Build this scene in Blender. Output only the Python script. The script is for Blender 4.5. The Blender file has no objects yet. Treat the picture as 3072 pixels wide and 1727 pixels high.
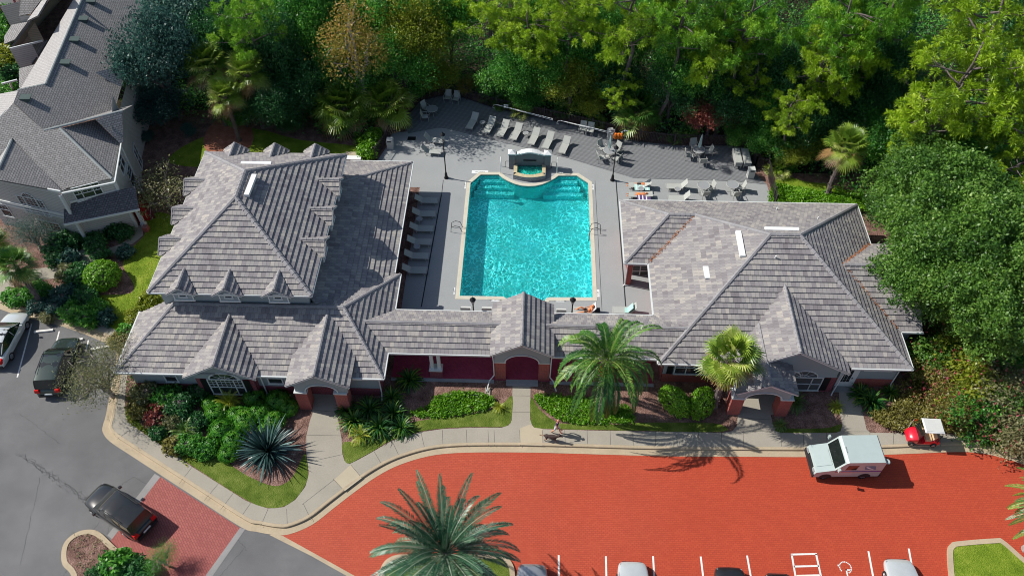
import bpy, bmesh, math, random
import numpy as np
from math import sin, cos, pi, radians, hypot, atan2
from mathutils import Vector, Matrix
from mathutils.geometry import tessellate_polygon, delaunay_2d_cdt
S = bpy.context.scene
COL = S.collection
# ---------------------------------------------------------------- camera, sky, sun, exposure
CH, CF, CP, CR, CY = 47.0, 2456.0, 0.870649, -0.0087256, -0.0391174
_rt = Vector((cos(CY), -sin(CY), 0)); _fw = Vector((sin(CY)*cos(CP), cos(CY)*cos(CP), -sin(CP))); _up = _rt.cross(_fw)
_r2 = _rt*cos(CR) + _up*sin(CR); _u2 = -_rt*sin(CR) + _up*cos(CR)
cam = bpy.data.objects.new('camera', bpy.data.cameras.new('camera')); COL.objects.link(cam)
cam.matrix_world = Matrix(((_r2.x, _u2.x, -_fw.x, 0), (_r2.y, _u2.y, -_fw.y, 0), (_r2.z, _u2.z, -_fw.z, CH), (0, 0, 0, 1)))
cam.data.sensor_fit = 'HORIZONTAL'; cam.data.sensor_width = 36; cam.data.lens = 36*CF/3072
cam.data.clip_end = 2000; cam.data.clip_start = 0.5
S.camera = cam
S.cycles.filter_width = 1.0
SUN_EL, SUN_AZ = radians(43), radians(-13)        # shadows run this way over the ground
w = bpy.data.worlds.new('World'); S.world = w; w.use_nodes = True
sky = w.node_tree.nodes.new('ShaderNodeTexSky'); sky.sky_type = 'NISHITA'; sky.sun_disc = False
sky.sun_elevation = SUN_EL
_sd = Vector((-cos(SUN_AZ)*cos(SUN_EL), -sin(SUN_AZ)*cos(SUN_EL), sin(SUN_EL)))   # towards the sun
sky.sun_rotation = atan2(_sd.x, _sd.y)
w.node_tree.links.new(sky.outputs[0], w.node_tree.nodes['Background'].inputs[0])
w.node_tree.nodes['Background'].inputs[1].default_value = 0.095
sun = bpy.data.objects.new('sun', bpy.data.lights.new('sun', 'SUN')); COL.objects.link(sun)
sun.data.energy = 4.6; sun.data.angle = radians(0.5); sun.data.color = (1, .965, .90)
sun.rotation_euler = _sd.to_track_quat('Z', 'Y').to_euler()
S.view_settings.view_transform = 'Standard'; S.view_settings.look = 'None'; S.view_settings.exposure = 0.20; S.view_settings.gamma = 1
def G(u, v, z=0.0):
    "photo pixel -> the point it shows on the level z"
    d = _fw + _r2*((u-1536)/CF) - _u2*((v-863.5)/CF)
    t = (CH-z)/-d.z
    return Vector((d.x*t, d.y*t, z))
def GP(pts, z=0.0, k=1.0): return [G(a*k, b*k, z) for a, b in pts]
DK = 3072/2576.0
# ---------------------------------------------------------------- materials
def nn(nt, t, **k):
    n = nt.nodes.new(t)
    for a, b in k.items(): setattr(n, a, b)
    return n
def newmat(name):
    m = bpy.data.materials.new(name); m.use_nodes = True
    return m, m.node_tree, m.node_tree.nodes['Principled BSDF']
def mixrgb(nt, fac, a, b, bt='MIX'):
    n = nn(nt, 'ShaderNodeMix', data_type='RGBA', blend_type=bt)
    for i, x in ((0, fac), (6, a), (7, b)):
        if isinstance(x, (int, float)): n.inputs[i].default_value = x
        elif isinstance(x, (tuple, list)): n.inputs[i].default_value = (*x[:3], 1)
        else: nt.links.new(x, n.inputs[i])
    return n.outputs[2]
def ramp(nt, src, stops, interp='LINEAR'):
    r = nn(nt, 'ShaderNodeValToRGB'); r.color_ramp.interpolation = interp
    e = r.color_ramp.elements
    while len(e) > 1: e.remove(e[-1])
    for i, (p, c) in enumerate(stops):
        if i == 0: e[0].position = p
        else: e.new(p)
        c = (c, c, c) if isinstance(c, (int, float)) else c
        e[i].color = (*c, 1)
    nt.links.new(src, r.inputs[0]); return r.outputs[0]
def noise(nt, vec, scale, detail=3, rough=.55, dist=0):
    n = nn(nt, 'ShaderNodeTexNoise'); n.inputs['Scale'].default_value = scale; n.inputs['Detail'].default_value = detail
    n.inputs['Roughness'].default_value = rough; n.inputs['Distortion'].default_value = dist
    if vec is not None: nt.links.new(vec, n.inputs['Vector'])
    return n.outputs[0]
def mth(nt, op, a, b=0.0, c=None):
    n = nn(nt, 'ShaderNodeMath', operation=op)
    for i, x in enumerate((a, b, c)):
        if x is None: continue
        if isinstance(x, (int, float)): n.inputs[i].default_value = x
        else: nt.links.new(x, n.inputs[i])
    return n.outputs[0]
def bump(nt, p, h, strength=.4, dist=.02):
    b = nn(nt, 'ShaderNodeBump'); b.inputs['Strength'].default_value = strength; b.inputs['Distance'].default_value = dist
    nt.links.new(h, b.inputs['Height']); nt.links.new(b.outputs[0], p.inputs['Normal'])
def wpos(nt): return nn(nt, 'ShaderNodeNewGeometry').outputs['Position']
def mat(name, col, rough=.7, var=.15, scale=1.5, fine=14, metal=0, bmp=0, spec=.3, coat=0):
    "plain surface with two scales of soft variation"
    m, nt, p = newmat(name)
    tc = nn(nt, 'ShaderNodeTexCoord').outputs['Object']
    a = noise(nt, tc, scale, 4); b = noise(nt, tc, fine, 3)
    f = mth(nt, 'ADD', mth(nt, 'MULTIPLY', a, .6), mth(nt, 'MULTIPLY', b, .4))
    c = ramp(nt, f, [(.3, tuple(x*(1-var) for x in col)), (.7, tuple(min(1, x*(1+var)) for x in col))])
    nt.links.new(c, p.inputs['Base Color']); p.inputs['Roughness'].default_value = rough
    p.inputs['Metallic'].default_value = metal; p.inputs['Specular IOR Level'].default_value = spec
    if coat: p.inputs['Coat Weight'].default_value = coat; p.inputs['Coat Roughness'].default_value = .05
    if bmp: bump(nt, p, b, bmp, .03)
    return m
def tile_mat(name, cols, jl=.10, vs=.22):
    "flat roof tiles: UV counts tiles across and courses up the slope"
    m, nt, p = newmat(name)
    uv = nn(nt, 'ShaderNodeUVMap').outputs[0]
    sp = nn(nt, 'ShaderNodeSeparateXYZ'); nt.links.new(uv, sp.inputs[0])
    row = mth(nt, 'FLOOR', sp.outputs[1]); u2 = mth(nt, 'ADD', sp.outputs[0], mth(nt, 'MULTIPLY', mth(nt, 'MODULO', row, 2.0), .5))
    colm = mth(nt, 'FLOOR', u2)
    cb = nn(nt, 'ShaderNodeCombineXYZ'); nt.links.new(colm, cb.inputs[0]); nt.links.new(row, cb.inputs[1])
    wn = nn(nt, 'ShaderNodeTexWhiteNoise', noise_dimensions='2D'); nt.links.new(cb.outputs[0], wn.inputs['Vector'])
    big = noise(nt, wpos(nt), .5, 3)
    f = mth(nt, 'ADD', mth(nt, 'MULTIPLY', wn.outputs[0], .75), mth(nt, 'MULTIPLY', mth(nt, 'SUBTRACT', big, .3), .55))
    n = len(cols); c = ramp(nt, f, [(i/(n-1)*.9+.05, x) for i, x in enumerate(cols)])
    fr = mth(nt, 'FRACT', u2); e = mth(nt, 'LESS_THAN', fr, jl)
    c = mixrgb(nt, mth(nt, 'MULTIPLY', e, .55), c, tuple(x*.45 for x in cols[0]))
    fine = noise(nt, wpos(nt), 22, 3)
    c = mixrgb(nt, ramp(nt, fine, [(.35, .0), (.75, vs)]), c, (.09, .085, .09))
    nt.links.new(c, p.inputs['Base Color']); p.inputs['Roughness'].default_value = .8; p.inputs['Specular IOR Level'].default_value = .25
    return m
def shingle_mat(name, a, b):
    m, nt, p = newmat(name)
    uv = nn(nt, 'ShaderNodeUVMap').outputs[0]
    br = nn(nt, 'ShaderNodeTexBrick'); nt.links.new(uv, br.inputs[0])
    br.inputs['Scale'].default_value = 1; br.inputs['Brick Width'].default_value = .8; br.inputs['Row Height'].default_value = .55
    br.inputs['Mortar Size'].default_value = .07; br.inputs['Mortar Smooth'].default_value = .4
    br.inputs[1].default_value = (*a, 1); br.inputs[2].default_value = (*b, 1); br.inputs[3].default_value = (*[x*.35 for x in a], 1)
    fine = noise(nt, wpos(nt), 9, 4)
    c = mixrgb(nt, ramp(nt, fine, [(.3, 0.0), (.8, .5)]), br.outputs[0], tuple(x*.5 for x in a))
    nt.links.new(c, p.inputs['Base Color']); p.inputs['Roughness'].default_value = .9
    return m
def brick_mat(name, c1, c2, mortar, bw=.21, bh=.07, ms=.012, horiz=False, ang=0, var=.35, grad=None, bias=0.0):
    m, nt, p = newmat(name)
    pos = wpos(nt)
    if horiz:
        mp = nn(nt, 'ShaderNodeMapping'); mp.inputs['Rotation'].default_value = (0, 0, ang); nt.links.new(pos, mp.inputs[0]); vec = mp.outputs[0]
    else:
        sp = nn(nt, 'ShaderNodeSeparateXYZ'); nt.links.new(pos, sp.inputs[0]); cb = nn(nt, 'ShaderNodeCombineXYZ')
        nt.links.new(mth(nt, 'ADD', sp.outputs[0], sp.outputs[1]), cb.inputs[0]); nt.links.new(sp.outputs[2], cb.inputs[1]); vec = cb.outputs[0]
    br = nn(nt, 'ShaderNodeTexBrick'); nt.links.new(vec, br.inputs[0])
    br.inputs['Scale'].default_value = 1; br.inputs['Brick Width'].default_value = bw; br.inputs['Row Height'].default_value = bh
    br.inputs['Mortar Size'].default_value = ms; br.inputs['Bias'].default_value = bias
    br.inputs[1].default_value = (*c1, 1); br.inputs[2].default_value = (*c2, 1); br.inputs[3].default_value = (*mortar, 1)
    c = br.outputs[0]
    n1 = noise(nt, pos, .35, 5, .6); n2 = noise(nt, pos, 5, 4)
    c = mixrgb(nt, ramp(nt, n1, [(.35, 0.0), (.7, var)]), c, tuple(x*.72 for x in c1))
    c = mixrgb(nt, ramp(nt, n2, [(.5, 0.0), (.8, var*.7)]), c, tuple(min(1, x*1.25+.02) for x in c2))
    if grad:
        sp2 = nn(nt, 'ShaderNodeSeparateXYZ'); nt.links.new(pos, sp2.inputs[0])
        fx = mth(nt, 'ADD', sp2.outputs[0], mth(nt, 'MULTIPLY', mth(nt, 'SUBTRACT', noise(nt, pos, .12, 4), .5), 26.0))
        c = mixrgb(nt, ramp(nt, mth(nt, 'MULTIPLY_ADD', fx, 1/46.0, .5), [(.2, 0.0), (.75, 1.0)]), c, grad, 'MULTIPLY')
    nt.links.new(c, p.inputs['Base Color']); p.inputs['Roughness'].default_value = .85
    bump(nt, p, br.outputs[1], -.3, .01)
    return m
def ground_mat(name, stops, scale=3, fine=30, rough=.95, bmp=.6, bdist=.05):
    m, nt, p = newmat(name); pos = wpos(nt)
    f = mth(nt, 'ADD', mth(nt, 'MULTIPLY', noise(nt, pos, scale, 5, .65), .45), mth(nt, 'MULTIPLY', noise(nt, pos, fine, 3, .7), .55))
    nt.links.new(ramp(nt, f, stops), p.inputs['Base Color']); p.inputs['Roughness'].default_value = rough
    p.inputs['Specular IOR Level'].default_value = .15
    bump(nt, p, noise(nt, pos, fine*.7, 3), bmp, bdist)
    return m
def leaf_mat(name, stops, trans=.45, rough=.42, spec=.5):
    m, nt, p = newmat(name)
    at = nn(nt, 'ShaderNodeAttribute', attribute_name='rnd')
    oi = nn(nt, 'ShaderNodeObjectInfo')
    f = mth(nt, 'ADD', mth(nt, 'MULTIPLY', at.outputs['Fac'], .85), mth(nt, 'MULTIPLY', oi.outputs['Random'], .15))
    c = ramp(nt, f, stops); nt.links.new(c, p.inputs['Base Color'])
    p.inputs['Roughness'].default_value = rough; p.inputs['Specular IOR Level'].default_value = spec
    if trans:
        tr = nn(nt, 'ShaderNodeBsdfTranslucent'); nt.links.new(c, tr.inputs[0]); mx = nn(nt, 'ShaderNodeMixShader'); mx.inputs[0].default_value = trans
        nt.links.new(p.outputs[0], mx.inputs[1]); nt.links.new(tr.outputs[0], mx.inputs[2])
        nt.links.new(mx.outputs[0], nt.nodes['Material Output'].inputs[0])
    return m
M = {}
# ---------------------------------------------------------------- mesh builder and tagging
class MB:
    def __init__(s): s.v = []; s.f = []; s.m = []; s.uv = []; s.hasuv = False
    def face(s, pts, m=0, uv=None):
        i = len(s.v); s.v += [tuple(p) for p in pts]; s.f.append(tuple(range(i, i+len(pts)))); s.m.append(m)
        s.uv.append(uv if uv else [(0, 0)]*len(pts)); s.hasuv |= bool(uv)
    def raw(s, vs, fs, m=0):
        i = len(s.v); s.v += [tuple(p) for p in vs]
        for f in fs: s.f.append(tuple(i+k for k in f)); s.m.append(m); s.uv.append([(0, 0)]*len(f))
    def box(s, x0, x1, y0, y1, z0, z1, m=0, tp=0.0):
        s.raw([(x0, y0, z0), (x1, y0, z0), (x1, y1, z0), (x0, y1, z0), (x0+tp, y0+tp, z1), (x1-tp, y0+tp, z1), (x1-tp, y1-tp, z1), (x0+tp, y1-tp, z1)],
              [(3, 2, 1, 0), (4, 5, 6, 7), (0, 1, 5, 4), (1, 2, 6, 5), (2, 3, 7, 6), (3, 0, 4, 7)], m)
    def beam(s, p, q, wd, ht, m=0, up=(0, 0, 1)):
        p = Vector(p); q = Vector(q); d = (q-p).normalized(); upv = Vector(up)
        if abs(d.dot(upv)) > .98: upv = Vector((0, 1, 0))
        sd = d.cross(upv).normalized()*wd/2; u = sd.cross(d).normalized()*ht/2
        s.raw([p-sd-u, p+sd-u, p+sd+u, p-sd+u, q-sd-u, q+sd-u, q+sd+u, q-sd+u], [(0, 1, 2, 3)[::-1], (4, 5, 6, 7), (0, 1, 5, 4), (1, 2, 6, 5), (2, 3, 7, 6), (3, 0, 4, 7)], m)
    def tube(s, pts, r, n=6, m=0, cap=True):
        pts = [Vector(p) for p in pts]; rs = r if isinstance(r, (list, tuple)) else [r]*len(pts); vs = []; fs = []
        prev = None
        for i, p in enumerate(pts):
            d = (pts[min(i+1, len(pts)-1)]-pts[max(i-1, 0)]).normalized()
            if prev is None: a = d.orthogonal().normalized()
            else: a = (prev - d*prev.dot(d)); a = a.normalized() if a.length > 1e-5 else d.orthogonal().normalized()
            prev = a; b = d.cross(a)
            vs += [p+(a*cos(2*pi*k/n)+b*sin(2*pi*k/n))*rs[i] for k in range(n)]
        for i in range(len(pts)-1):
            for k in range(n): fs.append((i*n+k, i*n+(k+1) % n, (i+1)*n+(k+1) % n, (i+1)*n+k))
        if cap: fs.append(tuple(range(n))[::-1]); fs.append(tuple((len(pts)-1)*n+k for k in range(n)))
        s.raw(vs, fs, m)
    def lathe(s, prof, c=(0, 0, 0), n=12, m=0):
        vs = []; fs = []
        for r, z in prof: vs += [(c[0]+r*cos(2*pi*k/n), c[1]+r*sin(2*pi*k/n), c[2]+z) for k in range(n)]
        for i in range(len(prof)-1):
            for k in range(n): fs.append((i*n+k, i*n+(k+1) % n, (i+1)*n+(k+1) % n, (i+1)*n+k))
        fs.append(tuple(range(n))[::-1]); fs.append(tuple((len(prof)-1)*n+k for k in range(n)))
        s.raw(vs, fs, m)
    def prism(s, poly, z0, z1, m=0, ms=None):
        "poly: xy outline, convex or not"
        n = len(poly); lo = [(p[0], p[1], z0) for p in poly]; hi = [(p[0], p[1], z1) for p in poly]
        tri = tessellate_polygon([[Vector((p[0], p[1], 0)) for p in poly]])
        up = []
        for t in tri:
            a, b, c = [Vector((poly[i][0], poly[i][1], 0)) for i in t]
            up.append(t if (b-a).cross(c-a).z > 0 else t[::-1])
        s.raw(hi, up, m); s.raw(lo, [t[::-1] for t in up], m)
        area = sum(poly[i][0]*poly[(i+1) % n][1]-poly[(i+1) % n][0]*poly[i][1] for i in range(n))
        sd = [(i, (i+1) % n, n+(i+1) % n, n+i) for i in range(n)]
        if area < 0: sd = [f[::-1] for f in sd]
        s.raw(lo+hi, sd, m if ms is None else ms)
    def build(s, name, mats, parent=None, smooth=False, loc=None):
        me = bpy.data.meshes.new(name)
        me.from_pydata(s.v, [], s.f)
        mats = mats if isinstance(mats, (list, tuple)) else [mats]
        for x in mats: me.materials.append(x)
        me.polygons.foreach_set('material_index', s.m)
        if smooth:
            me.polygons.foreach_set('use_smooth', [True]*len(s.f))
        if s.hasuv:
            l = me.uv_layers.new(name='UVMap'); l.data.foreach_set('uv', [c for f in s.uv for p in f for c in p])
        me.update()
        o = bpy.data.objects.new(name, me); COL.objects.link(o)
        if parent is not None:
            o.parent = parent
            if loc == 'world': o.location = -parent.location
        return o
def smooth_angle(o, a=35):
    me = o.data
    bm = bmesh.new(); bm.from_mesh(me); bmesh.ops.remove_doubles(bm, verts=bm.verts, dist=1e-4)
    for f in bm.faces: f.smooth = True
    for e in bm.edges:
        e.smooth = not (len(e.link_faces) == 2 and e.calc_face_angle(0) > radians(a))
    bm.to_mesh(me); bm.free()
def tag(o, label=None, cat=None, group=None, kind=None):
    if label: o['label'] = label
    if cat: o['category'] = cat
    if group: o['group'] = group
    if kind: o['kind'] = kind
    return o
def thing(name, label, cat, loc=(0, 0, 0), rz=0, group=None):
    o = bpy.data.objects.new(name, None); COL.objects.link(o); o.empty_display_size = .3
    o.location = loc; o.rotation_euler = (0, 0, rz); return tag(o, label, cat, group)
def copy_tree(o, loc=None, rz=None, label=None, group=None, parent=None, scale=None):
    c = o.copy(); COL.objects.link(c)
    if parent: c.parent = parent
    for ch in [x for x in KIDS(o)]: copy_tree(ch, parent=c)
    if loc is not None: c.location = loc
    if rz is not None: c.rotation_euler = (0, 0, rz)
    if scale is not None: c.scale = scale if isinstance(scale, (tuple, list)) else (scale,)*3
    return tag(c, label, None, group)
def KIDS(o): return list(o.children)
def catmull(pts, n=6, closed=True):
    out = []; N = len(pts)
    for i in range(N if closed else N-1):
        p0, p1, p2, p3 = [pts[(i+k) % N] if closed else pts[min(max(i+k, 0), N-1)] for k in (-1, 0, 1, 2)]
        for j in range(n):
            t = j/n
            out.append(tuple(.5*((2*p1[c])+(-p0[c]+p2[c])*t+(2*p0[c]-5*p1[c]+4*p2[c]-p3[c])*t*t+(-p0[c]+3*p1[c]-3*p2[c]+p3[c])*t**3) for c in (0, 1)))
    if not closed: out.append((pts[-1][0], pts[-1][1]))
    return out
def fill(loops):
    "triangles of an outline with holes, even-odd rule; copes with outlines that touch themselves"
    vs = []; es = []
    for l in loops:
        l2 = [l[i] for i in range(len(l)) if hypot(l[i][0]-l[i-1][0], l[i][1]-l[i-1][1]) > 1e-3]; i0 = len(vs); vs += [Vector((p[0], p[1])) for p in l2]; es += [(i0+i, i0+(i+1) % len(l2)) for i in range(len(l2))]
    ov, _, of, _, _, _ = delaunay_2d_cdt(vs, es, [], 0, 1e-5)
    out = []
    for f in of:
        p = (ov[f[0]]+ov[f[1]]+ov[f[2]])/3; k = 0
        for a, b in es:
            a, b = vs[a], vs[b]
            if (a.y > p.y) != (b.y > p.y) and p.x < a.x+(p.y-a.y)/(b.y-a.y)*(b.x-a.x): k += 1
        if k % 2:
            f = list(f); out.append(f if (ov[f[1]]-ov[f[0]]).cross(ov[f[2]]-ov[f[0]]) > 0 else f[::-1])
    return ov, out
def sheet(name, poly, z, m, holes=(), side=0.0, kind='structure'):
    "flat ground piece; side > 0 gives it an edge going down that far"
    mb = MB(); loops = [[Vector((p[0], p[1], 0)) for p in l] for l in [poly, *holes]]
    flat, tris = fill(loops)
    mb.raw([(v.x, v.y, z) for v in flat], tris)
    if side:
        for l in loops:
            n = len(l)
            for i in range(n):
                a, b = l[i], l[(i+1) % n]; mb.face([(a.x, a.y, z-side), (b.x, b.y, z-side), (b.x, b.y, z), (a.x, a.y, z)])
    o = mb.build(name, m); tag(o, kind=kind); return o
def offset(path, d):
    "open path moved to its left by d"
    out = []
    for i, p in enumerate(path):
        a = Vector(path[max(i-1, 0)][:2]); b = Vector(path[min(i+1, len(path)-1)][:2]); t = (b-a).normalized()
        out.append((p[0]-t.y*d, p[1]+t.x*d))
    return out
def band(path, d0, d1): return offset(path, d0)+offset(path, d1)[::-1]
# ---------------------------------------------------------------- materials used in many places
M['asphalt'] = ground_mat('asphalt', [(.34, (.105, .104, .105)), (.5, (.155, .153, .153)), (.66, (.22, .217, .215))], .22, 28, .9, .12, .006)
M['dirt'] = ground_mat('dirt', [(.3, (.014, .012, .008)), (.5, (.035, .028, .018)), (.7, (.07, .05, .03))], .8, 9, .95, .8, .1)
M['mulch'] = ground_mat('mulch', [(.36, (.055, .03, .025)), (.5, (.20, .115, .09)), (.64, (.40, .25, .21))], 1.6, 17, .95, 1.0, .08)
M['grass'] = ground_mat('grass', [(.36, (.035, .065, .008)), (.5, (.10, .15, .018)), (.64, (.22, .25, .06))], 1.1, 26, .95, 1.0, .06)
M['lawn'] = ground_mat('lawn', [(.36, (.055, .10, .006)), (.5, (.15, .23, .016)), (.64, (.30, .34, .05))], .8, 22, .95, 1.0, .05)
M['walk'] = ground_mat('walk_concrete', [(.3, (.28, .255, .21)), (.5, (.34, .31, .255)), (.7, (.40, .365, .30))], .5, 14, .9, .1, .005)
M['walk_new'] = mat('new_concrete', (.44, .375, .27), .9, .07)
M['curb'] = mat('curb_concrete', (.43, .345, .235), .9, .16, .8, 9)
M['deck'] = ground_mat('pool_deck_concrete', [(.3, (.27, .28, .28)), (.5, (.31, .32, .32)), (.7, (.35, .36, .36))], .3, 12, .85, .08, .004)
M['white'] = mat('white_paint', (.74, .75, .74), .55, .04)
M['line'] = mat('road_marking_white', (.72, .70, .66), .8, .12, 3, 20)
M['coping'] = mat('coping_stone', (.56, .52, .42), .8, .1, 2, 9)
M['stucco'] = mat('grey_stucco', (.30, .335, .345), .9, .04, .5, 20)
M['trim'] = mat('pale_trim', (.62, .64, .63), .6, .04)
M['dkmetal'] = mat('dark_metal', (.02, .02, .022), .45, .1, metal=.3)
M['glass'] = mat('window_glass', (.03, .033, .038), .08, .3, .6, 2, spec=.6)
M['shade'] = mat('window_blind', (.10, .105, .11), .3, .15, 1, 4)
M['brick'] = brick_mat('house_brick', (.27, .022, .022), (.42, .06, .03), (.34, .17, .15), .22, .075, .014, var=.3)
M['brickdk'] = brick_mat('maroon_brick', (.16, .012, .022), (.26, .02, .03), (.22, .10, .12), .22, .075, .014, var=.25)
M['paver'] = brick_mat('paver_road', (.42, .068, .032), (.47, .085, .040), (.31, .05, .027), .24, .12, .012, True, 0.0, .3, grad=(1.0, .74, .55))
M['paver2'] = brick_mat('paver_apron', (.31, .082, .070), (.39, .115, .095), (.20, .05, .045), .26, .13, .016, True, radians(52), .35)
M['porchfloor'] = brick_mat('porch_pavers', (.30, .02, .06), (.42, .04, .08), (.22, .05, .10), .22, .11, .012, True, radians(45), .3)
M['roof'] = tile_mat('roof_tiles', [(.20, .18, .185), (.25, .23, .235), (.285, .265, .265), (.315, .295, .285), (.36, .335, .31), (.44, .40, .35)])
M['cap'] = mat('ridge_tiles', (.27, .26, .265), .85, .25, 1.2, 8)
M['shingle'] = shingle_mat('roof_shingles', (.27, .258, .25), (.37, .35, .34))
M['wood'] = ground_mat('deck_boards_a', [(.3, (.18, .185, .19)), (.5, (.20, .205, .21)), (.7, (.225, .23, .235))], .5, 9, .85, .1, .01)
# ---------------------------------------------------------------- ground, road, pavement
P = lambda pts, z=.14: [tuple(G(a, b, z)[:2]) for a, b in pts]
curb = P([(-500, 740), (-60, 905), (63, 948), (190, 980), (306, 1024), (345, 1050), (346, 1090), (337, 1140), (318, 1243), (309.5, 1273), (308, 1295), (329, 1323), (390, 1364), (476, 1420), (584, 1490),
          (723, 1580), (769, 1594), (830, 1604), (873, 1600), (938, 1572), (1003, 1522), (1068, 1472), (1133, 1427), (1198, 1394), (1284, 1368), (1371, 1358), (1500, 1356), (1650, 1358),
          (1970, 1367), (2200, 1369), (2451, 1370), (2659, 1363), (2763, 1359), (2871, 1355), (2936, 1358), (3001, 1371), (3072, 1394), (3200, 1450), (3400, 1600)], 0)
curb = catmull(curb, 4, False)
pool_px = [(1379.4, 887), (1411.7, 549.7), (1442, 524), (1496.5, 524), (1508, 534), (1526, 544), (1545, 552), (1565, 557), (1586, 558.5), (1607, 557.5), (1627, 553), (1648, 544), (1666, 534), (1675, 527),
           (1731, 527), (1764.5, 549), (1778, 891.5), (1646, 891.5), (1637, 895), (1632, 905), (1624, 916), (1528, 913), (1521, 902), (1517, 893), (1509, 889)]
pool = P(pool_px, .16)
def offc(poly, d):
    "closed outline moved outwards by d"
    n = len(poly); ar = sum(poly[i][0]*poly[(i+1) % n][1]-poly[(i+1) % n][0]*poly[i][1] for i in range(n)); s = 1 if ar > 0 else -1
    out = []
    for i in range(n):
        a, b, c = Vector(poly[i-1]), Vector(poly[i]), Vector(poly[(i+1) % n])
        t1 = (b-a).normalized(); t2 = (c-b).normalized(); n1 = Vector((t1.y, -t1.x))*s; n2 = Vector((t2.y, -t2.x))*s
        m = (n1+n2); m = m/max(.3, m.length_squared)*2 if m.length > .1 else n1
        out.append((b.x+m.x*d, b.y+m.y*d))
    return out
coping_in = pool; coping_out = offc(pool, .32)
base_hole = offc(pool, .6)
sheet('ground', [(-500, -60), (500, -60), (500, 700), (-500, 700)], -.3, M['dirt'], [offc(pool, .75)])
sheet('asphalt_road', [(-90, -20), (70, -20), (70, 36), (-22, 36), (-22, 75), (-90, 75)], 0, M['asphalt'])
block = offset(curb, .62)
sheet('garden_ground', block+[(130, 60), (130, 200), (-130, 200), (-130, 60)], .13, M['mulch'], [base_hole], side=.2)
sheet('forest_floor', P([(300, 330), (700, 330), (1000, 330), (1230, 300), (1340, 262), (1700, 340), (2020, 405), (2240, 405), (2330, 520), (2700, 520), (2800, 700), (2820, 1100), (3300, 1150)])+[(120, 60), (120, 199), (-60, 199)], .137, M['dirt'])
# gutter pan and curb
gutter = []
m_ = MB(); g0 = curb; g1 = offset(curb, .45)
for i in range(len(curb)-1): m_.face([(*g0[i], .016), (*g0[i+1], .016), (*g1[i+1], .012), (*g1[i], .012)])
tag(m_.build('curb_gutter', M['curb']), kind='structure')
def curb_strip(path, d0, d1, z1, name='curb', mat_=None, closed=False):
    m = MB(); a = offset(path, d0); b = offset(path, d1)
    for i in range(len(path)-1):
        m.face([(*a[i], -.02), (*a[i+1], -.02), (*a[i+1], z1-.02), (*a[i], z1-.02)])
        m.face([(*a[i], z1-.02), (*a[i+1], z1-.02), (*[x+(y-x)*.25 for x, y in zip(a[i+1], b[i+1])], z1), (*[x+(y-x)*.25 for x, y in zip(a[i], b[i])], z1)])
        m.face([(*[x+(y-x)*.25 for x, y in zip(a[i], b[i])], z1), (*[x+(y-x)*.25 for x, y in zip(a[i+1], b[i+1])], z1), (*b[i+1], z1), (*b[i], z1)])
        m.face([(*b[i], z1), (*b[i+1], z1), (*b[i+1], -.02), (*b[i], -.02)])
    return tag(m.build(name, mat_ or M['curb']), kind='structure')
curb_strip(curb, .45, .64, .15)
walk_in = [(2901, 1340), (2885, 1312), (2860, 1303), (2800, 1300), (2611, 1297), (2600, 1288), (2590, 1245), (2572, 1161), (2516, 1163), (2520, 1241), (2527, 1273), (2522, 1292), (2506, 1298), (2342, 1298), (2322, 1280), (2312, 1245), (2318, 1150),
           (2208, 1150), (2213, 1251), (2211, 1275), (2197, 1292), (2168, 1297), (1920, 1293), (1759, 1290), (1616, 1286), (1597, 1276), (1590, 1256), (1592.6, 1130), (1538.5, 1130), (1535, 1260), (1525.5, 1275), (1504, 1282), (1414, 1282), (1328, 1286),
           (1263, 1295), (1176, 1321), (1124, 1351), (1077, 1377), (1048, 1391), (1033, 1381), (1027, 1360), (1025, 1316), (1014, 1256), (1004, 1120), (925, 1120), (938, 1238), (929, 1264), (919, 1308), (919, 1360), (927, 1420), (916, 1459), (886, 1498), (851, 1520),
           (804, 1524), (752, 1507), (736, 1500), (576, 1399), (455, 1316), (383, 1264), (374.6, 1221), (378, 1150), (390, 1080), (388, 1020), (338, 983), (211, 958), (100, 932), (41, 920), (-60, 880), (-500, 700)]
cw = offset(curb, .645)
k_end = min(range(len(cw)), key=lambda i: hypot(cw[i][0]-G(2975, 1362)[0], cw[i][1]-G(2975, 1362)[1]))
sheet('sidewalk', cw[:k_end]+P(walk_in), .145, M['walk'])
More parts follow.
